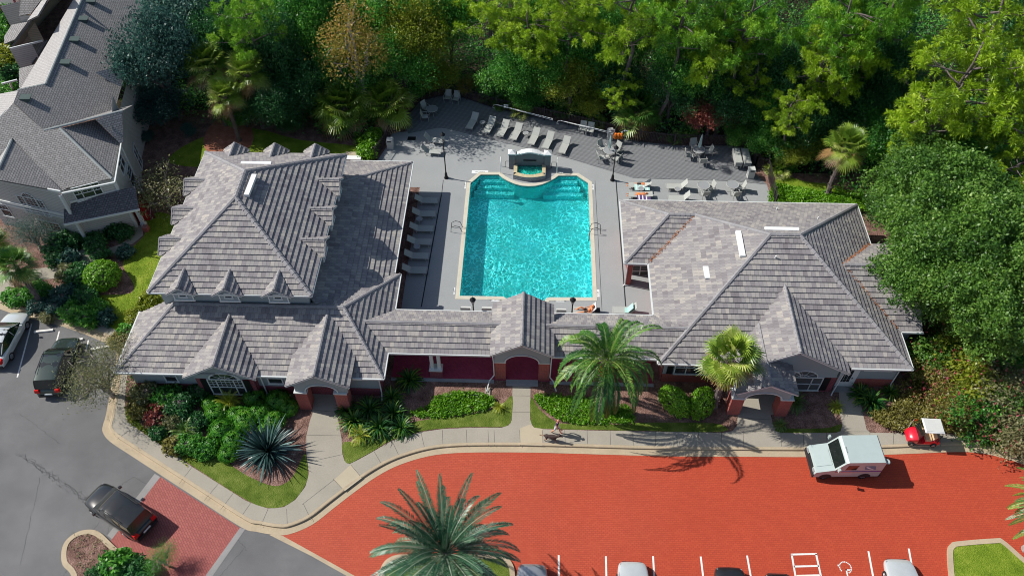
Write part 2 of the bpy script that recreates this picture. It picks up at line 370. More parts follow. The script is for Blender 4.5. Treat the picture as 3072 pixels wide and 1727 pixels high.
# joints in the pavement are narrow dark grooves
mj = MB()
def groove(a, b, w_=.022, z=.149):
    a = Vector((*P([a])[0], 0)); b = Vector((*P([b])[0], 0)); d = (b-a).normalized(); n = Vector((-d.y, d.x, 0))*w_/2
    mj.face([(a-n)[:2]+(z,), (b-n)[:2]+(z,), (b+n)[:2]+(z,), (a+n)[:2]+(z,)])
for x in (1328, 1400, 1465, 1483, 1560, 1628, 1695, 1762, 1831, 1899, 1966, 2031, 2096, 2165, 2230, 2343, 2410, 2480, 2610, 2680, 2750, 2820): groove((x-1, 1289), (x+1, 1338))
for a, b in (((576, 1400), (538, 1450)), ((655, 1450), (613, 1500)), ((700, 1478), (662, 1528)), ((752, 1508), (722, 1551)), ((804, 1526), (782, 1577)), ((860, 1526), (862, 1575)), ((910, 1510), (934, 1560)), ((388, 1290), (350, 1318)), ((350, 1130), (376, 1135)), ((330, 1200), (372, 1205)),
             ((1000, 1436), (1035, 1473)), ((1052, 1393), (1086, 1433)), ((1122, 1353), (1145, 1392)), ((1176, 1322), (1195, 1362)), ((1263, 1297), (1273, 1340)), ((930, 1384), (1028, 1362)), ((921, 1304), (1024, 1306)), ((940, 1229), (1016, 1236)), ((1540, 1186), (1590, 1187)), ((1538, 1236), (1590, 1236)), ((205, 985), (216, 957)), ((75, 950), (90, 930)), ((2214, 1290), (2320, 1294)), ((2205, 1252), (2312, 1258)), ((2525, 1242), (2590, 1243)), ((2520, 1294), (2606, 1294)), ((907, 1512), (1002, 1438))): groove(a, b)
tag(mj.build('sidewalk_joints', mat('joint_dark', (.10, .09, .08), .9)), kind='structure')
sheet('sidewalk_new_slab', P([(1002, 1438), (1052, 1393), (1085, 1433), (1034, 1472)]), .1485, M['walk_new'])
sheet('sidewalk_new_slab', P([(1560, 1284), (1590, 1272), (1600, 1278), (1628, 1286), (1628, 1336), (1560, 1334)]), .1485, M['walk_new'])
# house path
sheet('path', P([(276, 700), (265, 731), (268, 748), (283, 757), (306, 751), (364, 731), (392, 710), (397, 693), (380, 676), (429, 676), (429, 706), (401, 729), (354, 755), (291, 781), (262, 812), (200, 832), (130, 838), (60, 835), (35, 870), (30, 915), (0, 905), (-60, 880), (-60, 810), (0, 812), (100, 806), (186, 798), (231, 768), (248, 740), (255, 700)]), .142, M['walk'])
# brick road and apron
cz = offset(curb, .0)
i0 = min(range(len(curb)), key=lambda i: hypot(curb[i][0]-P([(846, 1605)], 0)[0][0], curb[i][1]-P([(846, 1605)], 0)[0][1]))
band_l = P([(842, 1604), (960, 1668), (1066, 1727), (1300, 1860)], 0)
sheet('brick_road', [c for c in offset(curb, .1)[i0:]]+[(60, -15), (60, -20), (3, -20)]+band_l[::-1], .006, M['paver'])
sheet('brick_apron', P([(480.5, 1429), (721, 1583), (615, 1727), (560, 1800), (240, 1800), (335.5, 1615)], 0), .006, M['paver2'])
M['band'] = mat('grey_concrete_band', (.27, .26, .25), .9, .15, 1, 12)
sheet('concrete_band', P([(464, 1420), (481, 1430), (336, 1616), (322, 1605)], 0), .009, M['band'])
sheet('concrete_band', P([(720, 1582), (736, 1586), (628, 1740), (600, 1790), (585, 1790), (612, 1732)], 0), .009, M['band'])
sheet('concrete_band', P([(808, 1603), (830, 1602), (848, 1606), (960, 1668), (1066, 1727), (1200, 1802), (1170, 1802), (1042, 1727), (935, 1667)], 0), .010, M['curb'])
# cracks in the asphalt
mc = MB(); random.seed(4)
def crack(p, q, n=26, amp=.12, w_=.022):
    p, q = [Vector((*P([t], 0)[0], 0)) for t in (p, q)]; pts = [p.lerp(q, i/n)+Vector((random.uniform(-amp, amp), random.uniform(-amp, amp), 0)) for i in range(n+1)]
    for a, b in zip(pts, pts[1:]):
        d = (b-a).normalized(); nn_ = Vector((-d.y, d.x, 0))*w_*random.uniform(.2, .6); mc.face([(a-nn_)[:2]+(.003,), (b-nn_)[:2]+(.003,), (b+nn_)[:2]+(.003,), (a+nn_)[:2]+(.003,)])
for k in range(5): crack((50+k*4, 1352+k*5), (268, 1494+k*5), 34, .16)
for a, b in (((60, 1240), (180, 1330)), ((300, 1560), (190, 1727)), ((335, 1540), (322, 1600)), ((735, 1640), (660, 1727)), ((740, 1650), (700, 1600)), ((345, 1465), (400, 1430)), ((400, 1430), (450, 1455)), ((270, 1505), (300, 1540)), ((120, 1430), (60, 1700))): crack(a, b, 24, .05)
tag(mc.build('asphalt_cracks', mat('crack_dark', (.07, .07, .072), .9)), kind='structure')
# lighter worn patches of the asphalt
for nm, pts in (('a', [(20, 1440), (90, 1430), (130, 1480), (140, 1560), (100, 1600), (40, 1570), (10, 1500)]),): pass
# parking lines
ml = MB()
def pline(a, b, w_=.10, z=.012):
    a = Vector((*P([a], 0)[0], 0)); b = Vector((*P([b], 0)[0], 0)); d = (b-a).normalized(); n = Vector((-d.y, d.x, 0))*w_/2
    ml.face([(a-n)[:2]+(z,), (b-n)[:2]+(z,), (b+n)[:2]+(z,), (a+n)[:2]+(z,)])
for a, b in (((1676, 1664), (1677, 1800)), ((1817.5, 1667), (1821, 1800)), ((1959, 1667), (1967, 1800)), ((2102, 1668), (2118, 1800)), ((2241, 1665), (2252, 1727)), ((2375, 1662), (2392, 1760)), ((2448, 1660), (2470, 1760)), ((2373, 1662), (2451, 1660)), ((2381, 1698), (2456, 1696)), ((2388, 1726), (2461, 1724)),
             ((2605, 1652), (2625, 1760)), ((2726, 1644), (2745, 1750))): pline(a, b, .11)
for a, b in (((95, 970), (52, 1131)), ((178, 993), (168, 1031)), ((265, 1020), (258, 1055)), ((-60, 940), (-95, 1060))): pline(a, b, .10, .006)
ringc = G(2536, 1701); rr = .30
for i in range(18):
    a0, a1 = 2*pi*i/22-1.2, 2*pi*(i+.7)/22-1.2
    ml.face([(ringc.x+rr*cos(a0), ringc.y+rr*sin(a0), .012), (ringc.x+rr*cos(a1), ringc.y+rr*sin(a1), .012), (ringc.x+(rr+.07)*cos(a1), ringc.y+(rr+.07)*sin(a1), .012), (ringc.x+(rr+.07)*cos(a0), ringc.y+(rr+.07)*sin(a0), .012)][::-1])
ml.face([(ringc.x+.09*cos(t*pi/4)+.02, ringc.y-.72+.09*sin(t*pi/4), .012) for t in range(8)])
ml.box(ringc.x-.02, ringc.x+.06, ringc.y-.62, ringc.y-.1, .006, .012); ml.box(ringc.x-.02, ringc.x+.3, ringc.y-.18, ringc.y-.1, .006, .012); ml.box(ringc.x-.42, ringc.x-.28, ringc.y+.06, ringc.y+.16, .006, .012)
tag(ml.build('parking_lines', M['line']), kind='structure')
# wheel stops
for i, (a, b, lb) in enumerate((((104, 997), (161, 991), 'pale concrete wheel stop on the asphalt between the silver car and the dark green car'), ((214, 1024), (250, 1018), 'concrete wheel stop in front of the dark green parked car'), ((276, 1049), (330, 1040), 'concrete wheel stop beside the leafless tree at the lot corner'))):
    m = MB(); m.beam(G(*a)+Vector((0, 0, .065)), G(*b)+Vector((0, 0, .065)), .16, .12); tag(m.build('wheel_stop', M['line']), lb, 'wheel stop', 'wheel stops in the parking lot')
# lawns
def lawn(pts, m='grass', n=3, z=.151, name='lawn'): return sheet(name, catmull(P(pts), n), z, M[m])
lawn([(378, 1225), (385, 1262), (457, 1314), (578, 1397), (738, 1498), (804, 1522), (850, 1518), (884, 1497), (914, 1458), (924, 1420), (917, 1362), (905, 1375), (884, 1420), (860, 1446), (821, 1457), (756, 1433), (700, 1399), (660, 1362), (600, 1360), (520, 1330), (433, 1282), (400, 1240)])
lawn([(1034, 1379), (1048, 1389), (1077, 1375), (1124, 1349), (1176, 1319), (1263, 1293), (1328, 1284), (1414, 1280), (1504, 1280), (1526, 1272), (1534, 1258), (1537, 1186), (1500, 1217), (1436, 1238), (1349, 1251), (1254, 1262), (1180, 1290), (1100, 1330), (1030, 1325)])
lawn([(1592, 1258), (1599, 1275), (1618, 1284), (1760, 1288), (1920, 1291), (2166, 1295), (2160, 1272), (2082, 1267), (1920, 1267), (1876, 1273), (1703, 1271), (1660, 1260), (1616, 1225), (1592, 1190)])
lawn([(2330, 1284), (2344, 1296), (2500, 1296), (2520, 1288), (2524, 1272), (2512, 1274), (2480, 1283), (2400, 1285)])
lawn([(440, 650), (500, 640), (540, 700), (560, 900), (500, 1000), (420, 1040), (385, 1010), (330, 980), (300, 950), (275, 895), (310, 885), (390, 880), (400, 850), (370, 800), (380, 760), (410, 730), (436, 700)], 'lawn')
lawn([(640, 400), (760, 385), (900, 420), (1080, 440), (1100, 470), (1040, 500), (560, 500), (520, 460)], 'lawn')
lawn([(2330, 530), (2420, 545), (2520, 560), (2540, 600), (2500, 640), (2330, 640)], 'lawn')
sheet('asphalt_road', P([(-300, -60), (40, -60), (60, 60), (30, 150), (60, 210), (58, 265), (0, 285), (-300, 300)]), .14, M['asphalt'])
lawn([(3000, 560), (3120, 600), (3120, 720), (3000, 700)], 'lawn')
sheet('leaf_litter', catmull(P([(610, 420), (650, 360), (720, 350), (760, 400), (740, 450), (640, 470)]), 3), .153, ground_mat('leaf_litter', [(.3, (.15, .05, .03)), (.55, (.38, .16, .10)), (.7, (.5, .3, .2))], 2, 14))
# islands
def island(name, pts, inner, mats, gap=.45, z=.14):
    path = P(pts, 0)
    if len(path) > 2: path = catmull(path, 4, False)
    m = MB()
    a = path; b = offset(path, -.02); c = offset(path, .30)
    for i in range(len(path)-1):
        m.face([(*a[i], 0), (*a[i+1], 0), (*a[i+1], z-.02), (*a[i], z-.02)]); m.face([(*a[i], z-.02), (*a[i+1], z-.02), (*c[i+1], z), (*c[i], z)]); m.face([(*c[i], z), (*c[i+1], z), (*c[i+1], z-.05), (*c[i], z-.05)])
    tag(m.build(name+'_curb', M['curb']), kind='structure')
    sheet(name, offset(path, .28), z-.03, M[mats])
island('parking_island', [(233, 1800), (216, 1727), (191, 1697), (186, 1668), (190, 1641), (202, 1620), (220, 1605), (242, 1594), (262, 1590), (285, 1591), (310, 1604), (359, 1650), (420, 1690), (470, 1740), (500, 1800)][::-1], None, 'mulch')
island('parking_island', [(1150, 1800), (1140, 1727), (1150, 1690), (1180, 1668), (1230, 1663), (1393, 1663), (1500, 1663), (1526, 1676), (1541, 1700), (1545, 1727), (1550, 1800)][::-1], None, 'grass')
island('parking_island', [(2855, 1800), (2845, 1727), (2841, 1680), (2841, 1646), (2850, 1632), (2868, 1625), (2979, 1616), (3008, 1621), (3072, 1676), (3160, 1750), (3200, 1830)][::-1], None, 'lawn')
# pool deck
deck_poly = P([(1127, 490), (1160, 440), (1175, 400), (1182, 398), (1214, 396), (1313, 383), (1338, 385), (1711, 476), (1901, 534), (2200, 543), (2299, 551), (2330, 640), (2330, 690)])+[(8.6, 35.0), (8.6, 34.0), (-9.6, 34.0), (-9.6, 50.2), (-14, 50.2)]
sheet('pool_deck', deck_poly, .150, M['deck'], [offc(pool, .10)])
sheet('pool_coping', coping_out, .168, M['coping'], [coping_in], side=.06)
md = MB()
def gr(a, b, w_=.03): 
    a = Vector((*P([a], .15)[0], 0)); b = Vector((*P([b], .15)[0], 0)); d = (b-a).normalized(); n = Vector((-d.y, d.x, 0))*w_/2
    md.face([(a-n)[:2]+(.1535,), (b-n)[:2]+(.1535,), (b+n)[:2]+(.1535,), (a+n)[:2]+(.1535,)])
gr((1324, 585), (1264, 920), .09); gr((1330, 540), (1324, 590), .05); gr((1848, 541), (1878, 930), .09); gr((1785, 540), (1806, 930), .03)
tag(md.build('deck_drain', mat('drain_dark', (.03, .032, .036), .8)), kind='structure')
mt = MB()
for a in ((1415, 512, 1465, 520), (1668, 516, 1690, 524), (1393, 546, 1399, 566), (1775, 553, 1781, 569), (1360, 862, 1366, 882), (1791, 868, 1798, 890), (1474, 896, 1500, 903), (1667, 899, 1693, 905)):
    x0, y0 = P([(a[0], a[3])], .15)[0]; x1, y1 = P([(a[2], a[1])], .15)[0]; mt.box(x0, x1, y0, y1, .15, .156)
tag(mt.build('depth_marker_tiles', M['white']), kind='structure')
def letters(txt, loc, size, rz=0, m=None, parent=None, name='lettering', rx=0, ry=0):
    cu = bpy.data.curves.new(name, 'FONT'); cu.body = txt; cu.size = size; cu.extrude = .002; cu.align_x = 'CENTER'; cu.align_y = 'CENTER'
    t = bpy.data.objects.new(name, cu); COL.objects.link(t); dg = bpy.context.evaluated_depsgraph_get(); me = bpy.data.meshes.new_from_object(t.evaluated_get(dg))
    bpy.data.objects.remove(t); o = bpy.data.objects.new(name, me); COL.objects.link(o); me.materials.clear(); me.materials.append(m or M['dkmetal'])
    o.location = loc; o.rotation_euler = (rx, ry, rz)
    if parent: o.parent = parent
    return o
for (u, v, rz, t) in ((1440, 516, 0, 'NO DIVING'), (1487, 899.5, 0, 'NO DIVING'), (1680, 902, 0, 'NO DIVING'), (1396, 556, pi/2, '3 FT'), (1778, 561, pi/2, '3 FT'), (1363, 872, pi/2, '5 FT'), (1794.5, 879, pi/2, '5 FT'), (1679, 520, 0, '3 FT')):
    q = G(u, v, .157); tag(letters(t, (q.x, q.y, .1585), .22 if len(t) < 6 else .17, rz, name='depth_marking'), kind='structure')
# pool basin and water
zf = -1.3
mb = MB(); n = len(pool); ar = sum(pool[i][0]*pool[(i+1) % n][1]-pool[(i+1) % n][0]*pool[i][1] for i in range(n)); pl = pool if ar > 0 else pool[::-1]
for i in range(n):
    a, b = pl[i], pl[(i+1) % n]
    mb.face([(*b, zf), (*a, zf), (*a, -.05), (*b, -.05)], 0); mb.face([(*b, -.05), (*a, -.05), (*a, .15), (*b, .15)], 1)
fl = MB()
M['plaster'] = ground_mat('pool_plaster', [(.3, (.06, .62, .58)), (.5, (.10, .74, .74)), (.7, (.20, .82, .84))], .25, 3, .7, 0, .01)
mb.build('pool_basin', [M['plaster'], mat('waterline_tile', (.05, .30, .30), .3, .2)])['kind'] = 'structure'
sheet('pool_floor', pool, zf, M['plaster'])
ms = MB(); yN = pool[2][1]
for k in range(3):
    d = 0.45*(k+1); zz = -.25-.3*k
    for x0, x1 in ((pool[2][0]-.05, pool[4][0]+.5), (pool[12][0]-.5, pool[14][0]+.05)): ms.box(x0-.25*k, x1+.25*k, yN-d, yN-d+.45, zf, zz)
tag(ms.build('pool_steps', M['plaster']), kind='structure')
m, nt, p = newmat('pool_water'); pos = wpos(nt)
wv = noise(nt, pos, 1.1, 4, .6, .6)
mp = nn(nt, 'ShaderNodeVectorMath', operation='ADD'); nt.links.new(pos, mp.inputs[0])
nz = nn(nt, 'ShaderNodeTexNoise'); nz.inputs['Scale'].default_value = .9; nz.inputs['Detail'].default_value = 3; nt.links.new(pos, nz.inputs[0])
sc_ = nn(nt, 'ShaderNodeVectorMath', operation='SCALE'); nt.links.new(nz.outputs[1], sc_.inputs[0]); sc_.inputs['Scale'].default_value = 1.3; nt.links.new(sc_.outputs[0], mp.inputs[1])
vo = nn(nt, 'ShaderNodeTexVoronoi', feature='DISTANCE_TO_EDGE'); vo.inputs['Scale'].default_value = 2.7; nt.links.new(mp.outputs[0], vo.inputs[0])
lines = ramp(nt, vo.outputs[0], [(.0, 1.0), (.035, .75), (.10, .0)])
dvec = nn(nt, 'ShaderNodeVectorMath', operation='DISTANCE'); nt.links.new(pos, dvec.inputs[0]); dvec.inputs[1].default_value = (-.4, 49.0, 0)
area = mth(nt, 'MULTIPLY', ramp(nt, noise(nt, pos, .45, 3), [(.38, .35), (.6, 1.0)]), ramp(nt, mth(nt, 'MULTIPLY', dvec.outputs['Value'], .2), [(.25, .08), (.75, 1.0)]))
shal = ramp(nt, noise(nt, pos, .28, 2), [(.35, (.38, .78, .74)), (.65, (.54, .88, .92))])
tcol = mixrgb(nt, mth(nt, 'MULTIPLY', lines, area), shal, (2.3, 1.9, 1.9))  # caustic light painted as bright ripple lines in the water's transmission colour
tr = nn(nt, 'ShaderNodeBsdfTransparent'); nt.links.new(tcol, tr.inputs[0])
gl = nn(nt, 'ShaderNodeBsdfGlossy'); gl.inputs['Roughness'].default_value = .06; gl.inputs[0].default_value = (1, 1, 1, 1)
bm_ = nn(nt, 'ShaderNodeBump'); bm_.inputs['Strength'].default_value = 1.0; bm_.inputs['Distance'].default_value = .06
nt.links.new(mth(nt, 'ADD', mth(nt, 'MULTIPLY', lines, .6), noise(nt, pos, 4.5, 3)), bm_.inputs['Height']); nt.links.new(bm_.outputs[0], gl.inputs['Normal'])
fr = nn(nt, 'ShaderNodeFresnel'); fr.inputs[0].default_value = 1.33; nt.links.new(bm_.outputs[0], fr.inputs['Normal'])
mx = nn(nt, 'ShaderNodeMixShader'); nt.links.new(fr.outputs[0], mx.inputs[0]); nt.links.new(tr.outputs[0], mx.inputs[1]); nt.links.new(gl.outputs[0], mx.inputs[2])
nt.links.new(mx.outputs[0], nt.nodes['Material Output'].inputs[0]); M['water'] = m
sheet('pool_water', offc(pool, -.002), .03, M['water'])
# wooden deck: one thing, boards of alternating shade
wood_px = [(1225, 400), (1214, 380), (1228, 345), (1262, 300), (1345, 282), (1400, 296), (1490, 326), (1706, 372), (1918, 424), (2021, 436), (2200, 438), (2250, 450), (2264, 520), (2300, 553), (2200, 543), (1901, 534), (1711, 476), (1338, 385), (1313, 383)]
wood = P(wood_px, .17)
sheet('wooden_deck_base', wood, .160, mat('deck_gap', (.05, .052, .058), .9))
def clip_poly(poly, a, b, c):
    "keep a*x+b*y+c >= 0"
    out = []
    for i in range(len(poly)):
        p, q = poly[i-1], poly[i]; dp = a*p[0]+b*p[1]+c; dq = a*q[0]+b*q[1]+c
        if (dp >= 0) != (dq >= 0): t = dp/(dp-dq); out.append(tuple(p[k]+(q[k]-p[k])*t for k in range(len(p))))
        if dq >= 0: out.append(q)
    return out
mw = MB(); ang = atan2(P([(1711, 476)])[0][1]-P([(1338, 385)])[0][1], P([(1711, 476)])[0][0]-P([(1338, 385)])[0][0]); ca, sa = cos(ang), sin(ang)
tri = [[wood[i] for i in t] for t in tessellate_polygon([[Vector((p[0], p[1], 0)) for p in wood]])]
for t in tri:
    vs = [-sa*p[0]+ca*p[1] for p in t]; k0 = int(math.floor(min(vs)/.16)); k1 = int(math.ceil(max(vs)/.16))
    for k in range(k0, k1):
        q = clip_poly(t, -sa, ca, -(k*.16+.012)); q = clip_poly(q, sa, -ca, (k+1)*.16-.012) if len(q) > 2 else q
        if len(q) > 2:
            q = [(p[0], p[1], .178) for p in q]
            if (Vector(q[1])-Vector(q[0])).cross(Vector(q[2])-Vector(q[0])).z < 0: q = q[::-1]
            mw.face(q, (k*7) % 3)
mw.build('wooden_deck', [M['wood'], mat('deck_boards_b', (.195, .20, .21), .85, .06), mat('deck_boards_c', (.21, .215, .225), .85, .06)])['kind'] = 'structure'
# ================================================================ roofs and buildings
def clip3(poly, f):
    "keep the part of a 3D polygon where f(p) >= 0 (f linear)"
    out = []
    for i in range(len(poly)):
        p, q = poly[i-1], poly[i]; a, b = f(p), f(q)
        if (a >= 0) != (b >= 0): out.append(p+(q-p)*(a/(a-b)))
        if b >= 0: out.append(q)
    return out
def roof_face(mb, poly, g=.38, tw=.27, lift=.07, m=0, vo=0.0):
    "tile courses laid as overlapping steps on a plane polygon"
    poly = [Vector(p) for p in poly]; n = Vector((0, 0, 0))
    for i in range(len(poly)): n += (poly[i-1]).cross(poly[i])
    n.normalize()
    if n.z < 0: n = -n; poly = poly[::-1]
    h = Vector((0, 0, 1)).cross(n).normalized(); s = n.cross(h)
    vv = [p.dot(s) for p in poly]; v0 = min(vv); v1 = max(vv); k = 0
    while v0+k*g < v1-.01:
        a = v0+k*g; b = a+g
        q = clip3(clip3(poly, lambda p: p.dot(s)-a), lambda p: b-p.dot(s)) if len(poly) > 2 else []
        if len(q) > 2:
            up = [p+n*(lift*(1-(p.dot(s)-a)/g)+.012) for p in q]
            mb.face(up, m, [((p.dot(h)+60)/tw, k+.5+vo) for p in q])
            e = [i for i in range(len(q)) if abs(q[i].dot(s)-a) < 1e-4]
            if len(e) >= 2:
                e2 = sorted(e, key=lambda i: q[i].dot(h)); i, j = e2[0], e2[-1]
                f_ = [q[i]-n*.02, q[j]-n*.02, up[j], up[i]]
                if (f_[1]-f_[0]).cross(f_[2]-f_[0]).dot(-s) < 0: f_ = f_[::-1]
                mb.face(f_, m, [((p.dot(h)+60)/tw, k+.5+vo) for p in f_])
        k += 1
    mb.face([p-n*.09 for p in poly[::-1]], m, [(0.5, 0.5)]*len(poly))
class Caps(list):
    def build(s, name, m, parent, loc='world'):
        for x in s: x.build(name, m, parent, loc=loc)
def ridge(mb, p, q, r=.13, step=.38, m=0):
    if isinstance(mb, Caps): mb.append(MB()); mb = mb[-1]
    p = Vector(p); q = Vector(q); d = (q-p).normalized(); L = (q-p).length; N = max(1, round(L/step)); st = L/N
    sd = d.cross(Vector((0, 0, 1))).normalized(); up = sd.cross(d).normalized()
    for i in range(N):
        a = p+d*st*i; b = p+d*(st*(i+1)+.03); vs = []
        for c, k in ((a, 1.12), (b, .9)):
            vs += [c+sd*r*k*x+up*(r*k*y+.03) for x, y in ((-1.1, -.5), (-.75, .35), (0, .7), (.75, .35), (1.1, -.5))]
        fs = [(j, j+1, j+6, j+5)[::-1] for j in range(4)]+[(0, 1, 2, 3, 4), (9, 8, 7, 6, 5)]
        mb.raw(vs, fs, m)
def gable(par, o, n, hw, ze, zr, f, br, be, wall_w=None, wall_t=.0, wall_z0=None, mats=None, g=.38, overhang=.3, capr=.11, fasc=.14, back_caps=True):
    "gabled roof piece: o plan origin, n outward direction; eaves hw to each side, front edge f out, ridge runs br back, eaves be back"
    n = Vector((n[0], n[1], 0)); t = Vector((-n.y, n.x, 0)); o = Vector((o[0], o[1], 0)); Z = Vector((0, 0, 1))
    rf = MB(); pt = lambda a, b, z: o+t*a+n*b+Z*z
    for s in (-1, 1):
        q = [pt(s*hw, f, ze), pt(0, f, zr), pt(0, -br, zr), pt(s*hw, -be, ze)]
        if be == br or True: roof_face(rf, q, g=g)
    roof = rf.build('roof', [M['roof']], par, loc='world')
    cp = Caps(); ridge(cp, pt(0, f+.02, zr+.01), pt(0, -br, zr+.01), capr); cp.build('ridge_cap', M['cap'], roof, None)
    tr = MB()
    for s in (-1, 1):
        a = pt(s*(hw+.02), f+.03, ze-.05); b = pt(0, f+.03, zr-.05); tr.beam(a, b, .05, fasc); tr.beam(a+n*.03+Z*.09, b+n*.03+Z*.09, .06, .05, 1)
    tr.build('rake_trim', [M['trim'], M['cap']], roof)
    return roof, pt
def arch_panel(par, pt, b, half, z0, ze, zr, aw, az0, ah, th=.3, name='gable_wall', m=None, soffit=True):
    "gable wall in the plane n-distance b with an arched opening of half width aw springing at az0, rising ah"
    arc = [(aw*cos(pi*k/14), az0+ah*sin(pi*k/14)) for k in range(15)]
    out = [(-half, z0), (-half, ze), (0, zr), (half, ze), (half, z0)]+([(aw, z0)] if az0 > z0+1e-3 else [])+arc+([(-aw, z0)] if az0 > z0+1e-3 else [])
    vs, fs = fill([out]); mb = MB()
    fr = [pt(v.x, b, v.y) for v in vs]; bk = [pt(v.x, b-th, v.y) for v in vs]
    nrm = (pt(0, b, 0)-pt(0, b-1, 0)); f0 = fs[0]; fl = (fr[f0[1]]-fr[f0[0]]).cross(fr[f0[2]]-fr[f0[0]]).dot(nrm) < 0
    mb.raw(fr, [f[::-1] if fl else f for f in fs]); mb.raw(bk, [f if fl else f[::-1] for f in fs])
    for i in range(len(out)):
        a, c = out[i], out[(i+1) % len(out)]; mb.face([pt(a[0], b, a[1]), pt(c[0], b, c[1]), pt(c[0], b-th, c[1]), pt(a[0], b-th, a[1])])
    w_ = mb.build(name, m or M['stucco'], par, loc='world')
    tr = MB(); prev = None
    tr.tube([pt(x*1.02, b+.03, z+.03) for x, z in arc], .045, 4); tr.build('arch_trim', M['trim'], w_)
    return w_
def pier(par, x0, x1, y0, y1, z1, m='brick', name='brick_pier'):
    mb = MB(); mb.box(x0, x1, y0, y1, .1, z1); mb.box(x0-.04, x1+.04, y0-.04, y1+.04, z1, z1+.08, 1); return mb.build(name, [M[m], M['trim']], par, loc='world')
def window(par, c, n, w_, h, cols=1, rows=2, arch=0.0, shade=False, mull=(), fw_=.07, depth=.06):
    "framed window; c centre, n outward; mull = extra thick uprights at fractions"
    n = Vector((n[0], n[1], 0)); t = Vector((-n.y, n.x, 0)); Z = Vector((0, 0, 1)); c = Vector(c); mb = MB()
    P_ = lambda a, z, d=depth: c+t*a+Z*z+n*d
    def bar(a0, z0, a1, z1, th, d=depth): mb.beam(P_(a0, z0, d/2), P_(a1, z1, d/2), th, d+.03, up=(n.x, n.y, 0)) if False else mb.beam(P_(a0, z0, d/2), P_(a1, z1, d/2), d if abs(z1-z0) < 1e-6 else th, th if abs(z1-z0) < 1e-6 else d, up=(0, 0, 1) if abs(z1-z0) < 1e-6 else (n.x, n.y, 0))
    bar(-w_/2-fw_/2, h/2, w_/2+fw_/2, h/2, fw_); bar(-w_/2-fw_/2-.03, -h/2, w_/2+fw_/2+.03, -h/2, fw_*1.2, depth+.03)
    bar(-w_/2, -h/2, -w_/2, h/2, fw_); bar(w_/2, -h/2, w_/2, h/2, fw_)
    for x in mull: bar(w_*(x-.5), -h/2, w_*(x-.5), h/2, fw_*.9)
    bar(-w_/2, 0, w_/2, 0, .05)
    for i in range(1, cols): x = w_*(i/cols-.5); bar(x, 0, x, h/2, .022, depth*.6)
    for i in range(1, rows): bar(-w_/2, h/2*i/rows, w_/2, h/2*i/rows, .022, depth*.6)
    if arch:
        mb.tube([P_(arch*cos(pi*k/10), h/2+arch*.8*sin(pi*k/10), depth/2) for k in range(11)], .045, 4)
        for k in (2, 4, 6, 8): mb.tube([P_(0, h/2, depth/2), P_(arch*cos(pi*k/10), h/2+arch*.8*sin(pi*k/10), depth/2)], .015, 4)
        mb.tube([P_(arch*.4*cos(pi*k/10), h/2+arch*.32*sin(pi*k/10), depth/2) for k in range(11)], .015, 4)
    o = mb.build('window', M['trim'], par, loc='world')
    g = MB(); g.face([P_(-w_/2, -h/2, .012), P_(w_/2, -h/2, .012), P_(w_/2, h/2, .012), P_(-w_/2, h/2, .012)])
    if arch: g.face([P_(arch*cos(pi*k/10), h/2+arch*.8*sin(pi*k/10), .012) for k in range(11)])
    pn = g.build('pane', M['shade'] if shade else M['glass'], o)
    return o
def wallseg(mb, a, b, z0, z1, zb=None, th=0):
    "wall face from a to b (outside on the right hand), brick (slot 1) up to zb"
    a = Vector((*a, 0)); b = Vector((*b, 0)); Z = Vector((0, 0, 1)); d = (b-a).normalized(); n = Vector((d.y, -d.x, 0))
    if zb is not None and zb > z0:
        mb.face([a+n*.03+Z*z0, b+n*.03+Z*z0, b+n*.03+Z*zb, a+n*.03+Z*zb], 1); mb.face([a+n*.03+Z*zb, b+n*.03+Z*zb, b+Z*(zb+.001), a+Z*(zb+.001)], 0)
        if zb < z1: mb.face([a+Z*zb, b+Z*zb, b+Z*z1, a+Z*z1], 0)
    else: mb.face([a+Z*z0, b+Z*z0, b+Z*z1, a+Z*z1], 0)
def gutter_(par, pts, roofpart=None, closed=False):
    mb = MB()
    for a, b in zip(pts, pts[1:]): mb.beam(a, b, .13, .13)
    return mb.build('gutter', M['trim'], par, loc='world')
def spout(par, pts): mb = MB(); mb.tube([Vector(p) for p in pts], .045, 5); return mb.build('downspout', M['trim'], par, loc='world')
def skyvent(par, a, b, wd, name='skylight', th=.12):
    mb = MB(); mb.beam(a, b, wd, th); return mb.build(name, M['white'], par, loc='world')
ZE = 2.85
def at(px, z): return G(px[0], px[1], z)
# ---------------- west clubhouse
W = thing('clubhouse', 'clubhouse wing left of the pool, square hipped upper storey ringed by small dormers', 'clubhouse', (-19.8, 36, 0))
rf = MB(); A_, B_, C_, D_ = (-27.0, 29.3, ZE), (-9.53, 29.3, ZE), (-12.5, 33.6, 4.72), (-23.85, 33.65, 4.72)
roof_face(rf, [A_, B_, C_, D_]); roof_face(rf, [B_, (-9.5, 38.2, ZE), C_]); roof_face(rf, [(-9.5, 38.2, ZE), (-15, 38.2, ZE), (-15, 33.6, 4.72), C_])
roof_face(rf, [A_, D_, (-23.85, 34.2, 4.72), (-27.0, 34.2, ZE)])
roof_face(rf, [(-9.95, 37, ZE), (-9.95, 50.2, ZE), (-15, 45.3, 4.97), (-15, 34.4, 4.97), (-14.4, 33.8, 4.72)])
roof_face(rf, [(-9.95, 50.2, ZE), (-16.5, 50.2, ZE), (-16.5, 45.3, 4.97), (-15, 45.3, 4.97)])
r1 = rf.build('roof', M['roof'], W, loc='world')
cp = Caps(); ridge(cp, B_, C_); ridge(cp, C_, D_); ridge(cp, A_, D_); ridge(cp, (-9.5, 38.2, ZE), C_, .12); ridge(cp, (-9.95, 50.2, ZE), (-15, 45.3, 4.97)); cp.build('ridge_cap', M['cap'], r1, None)
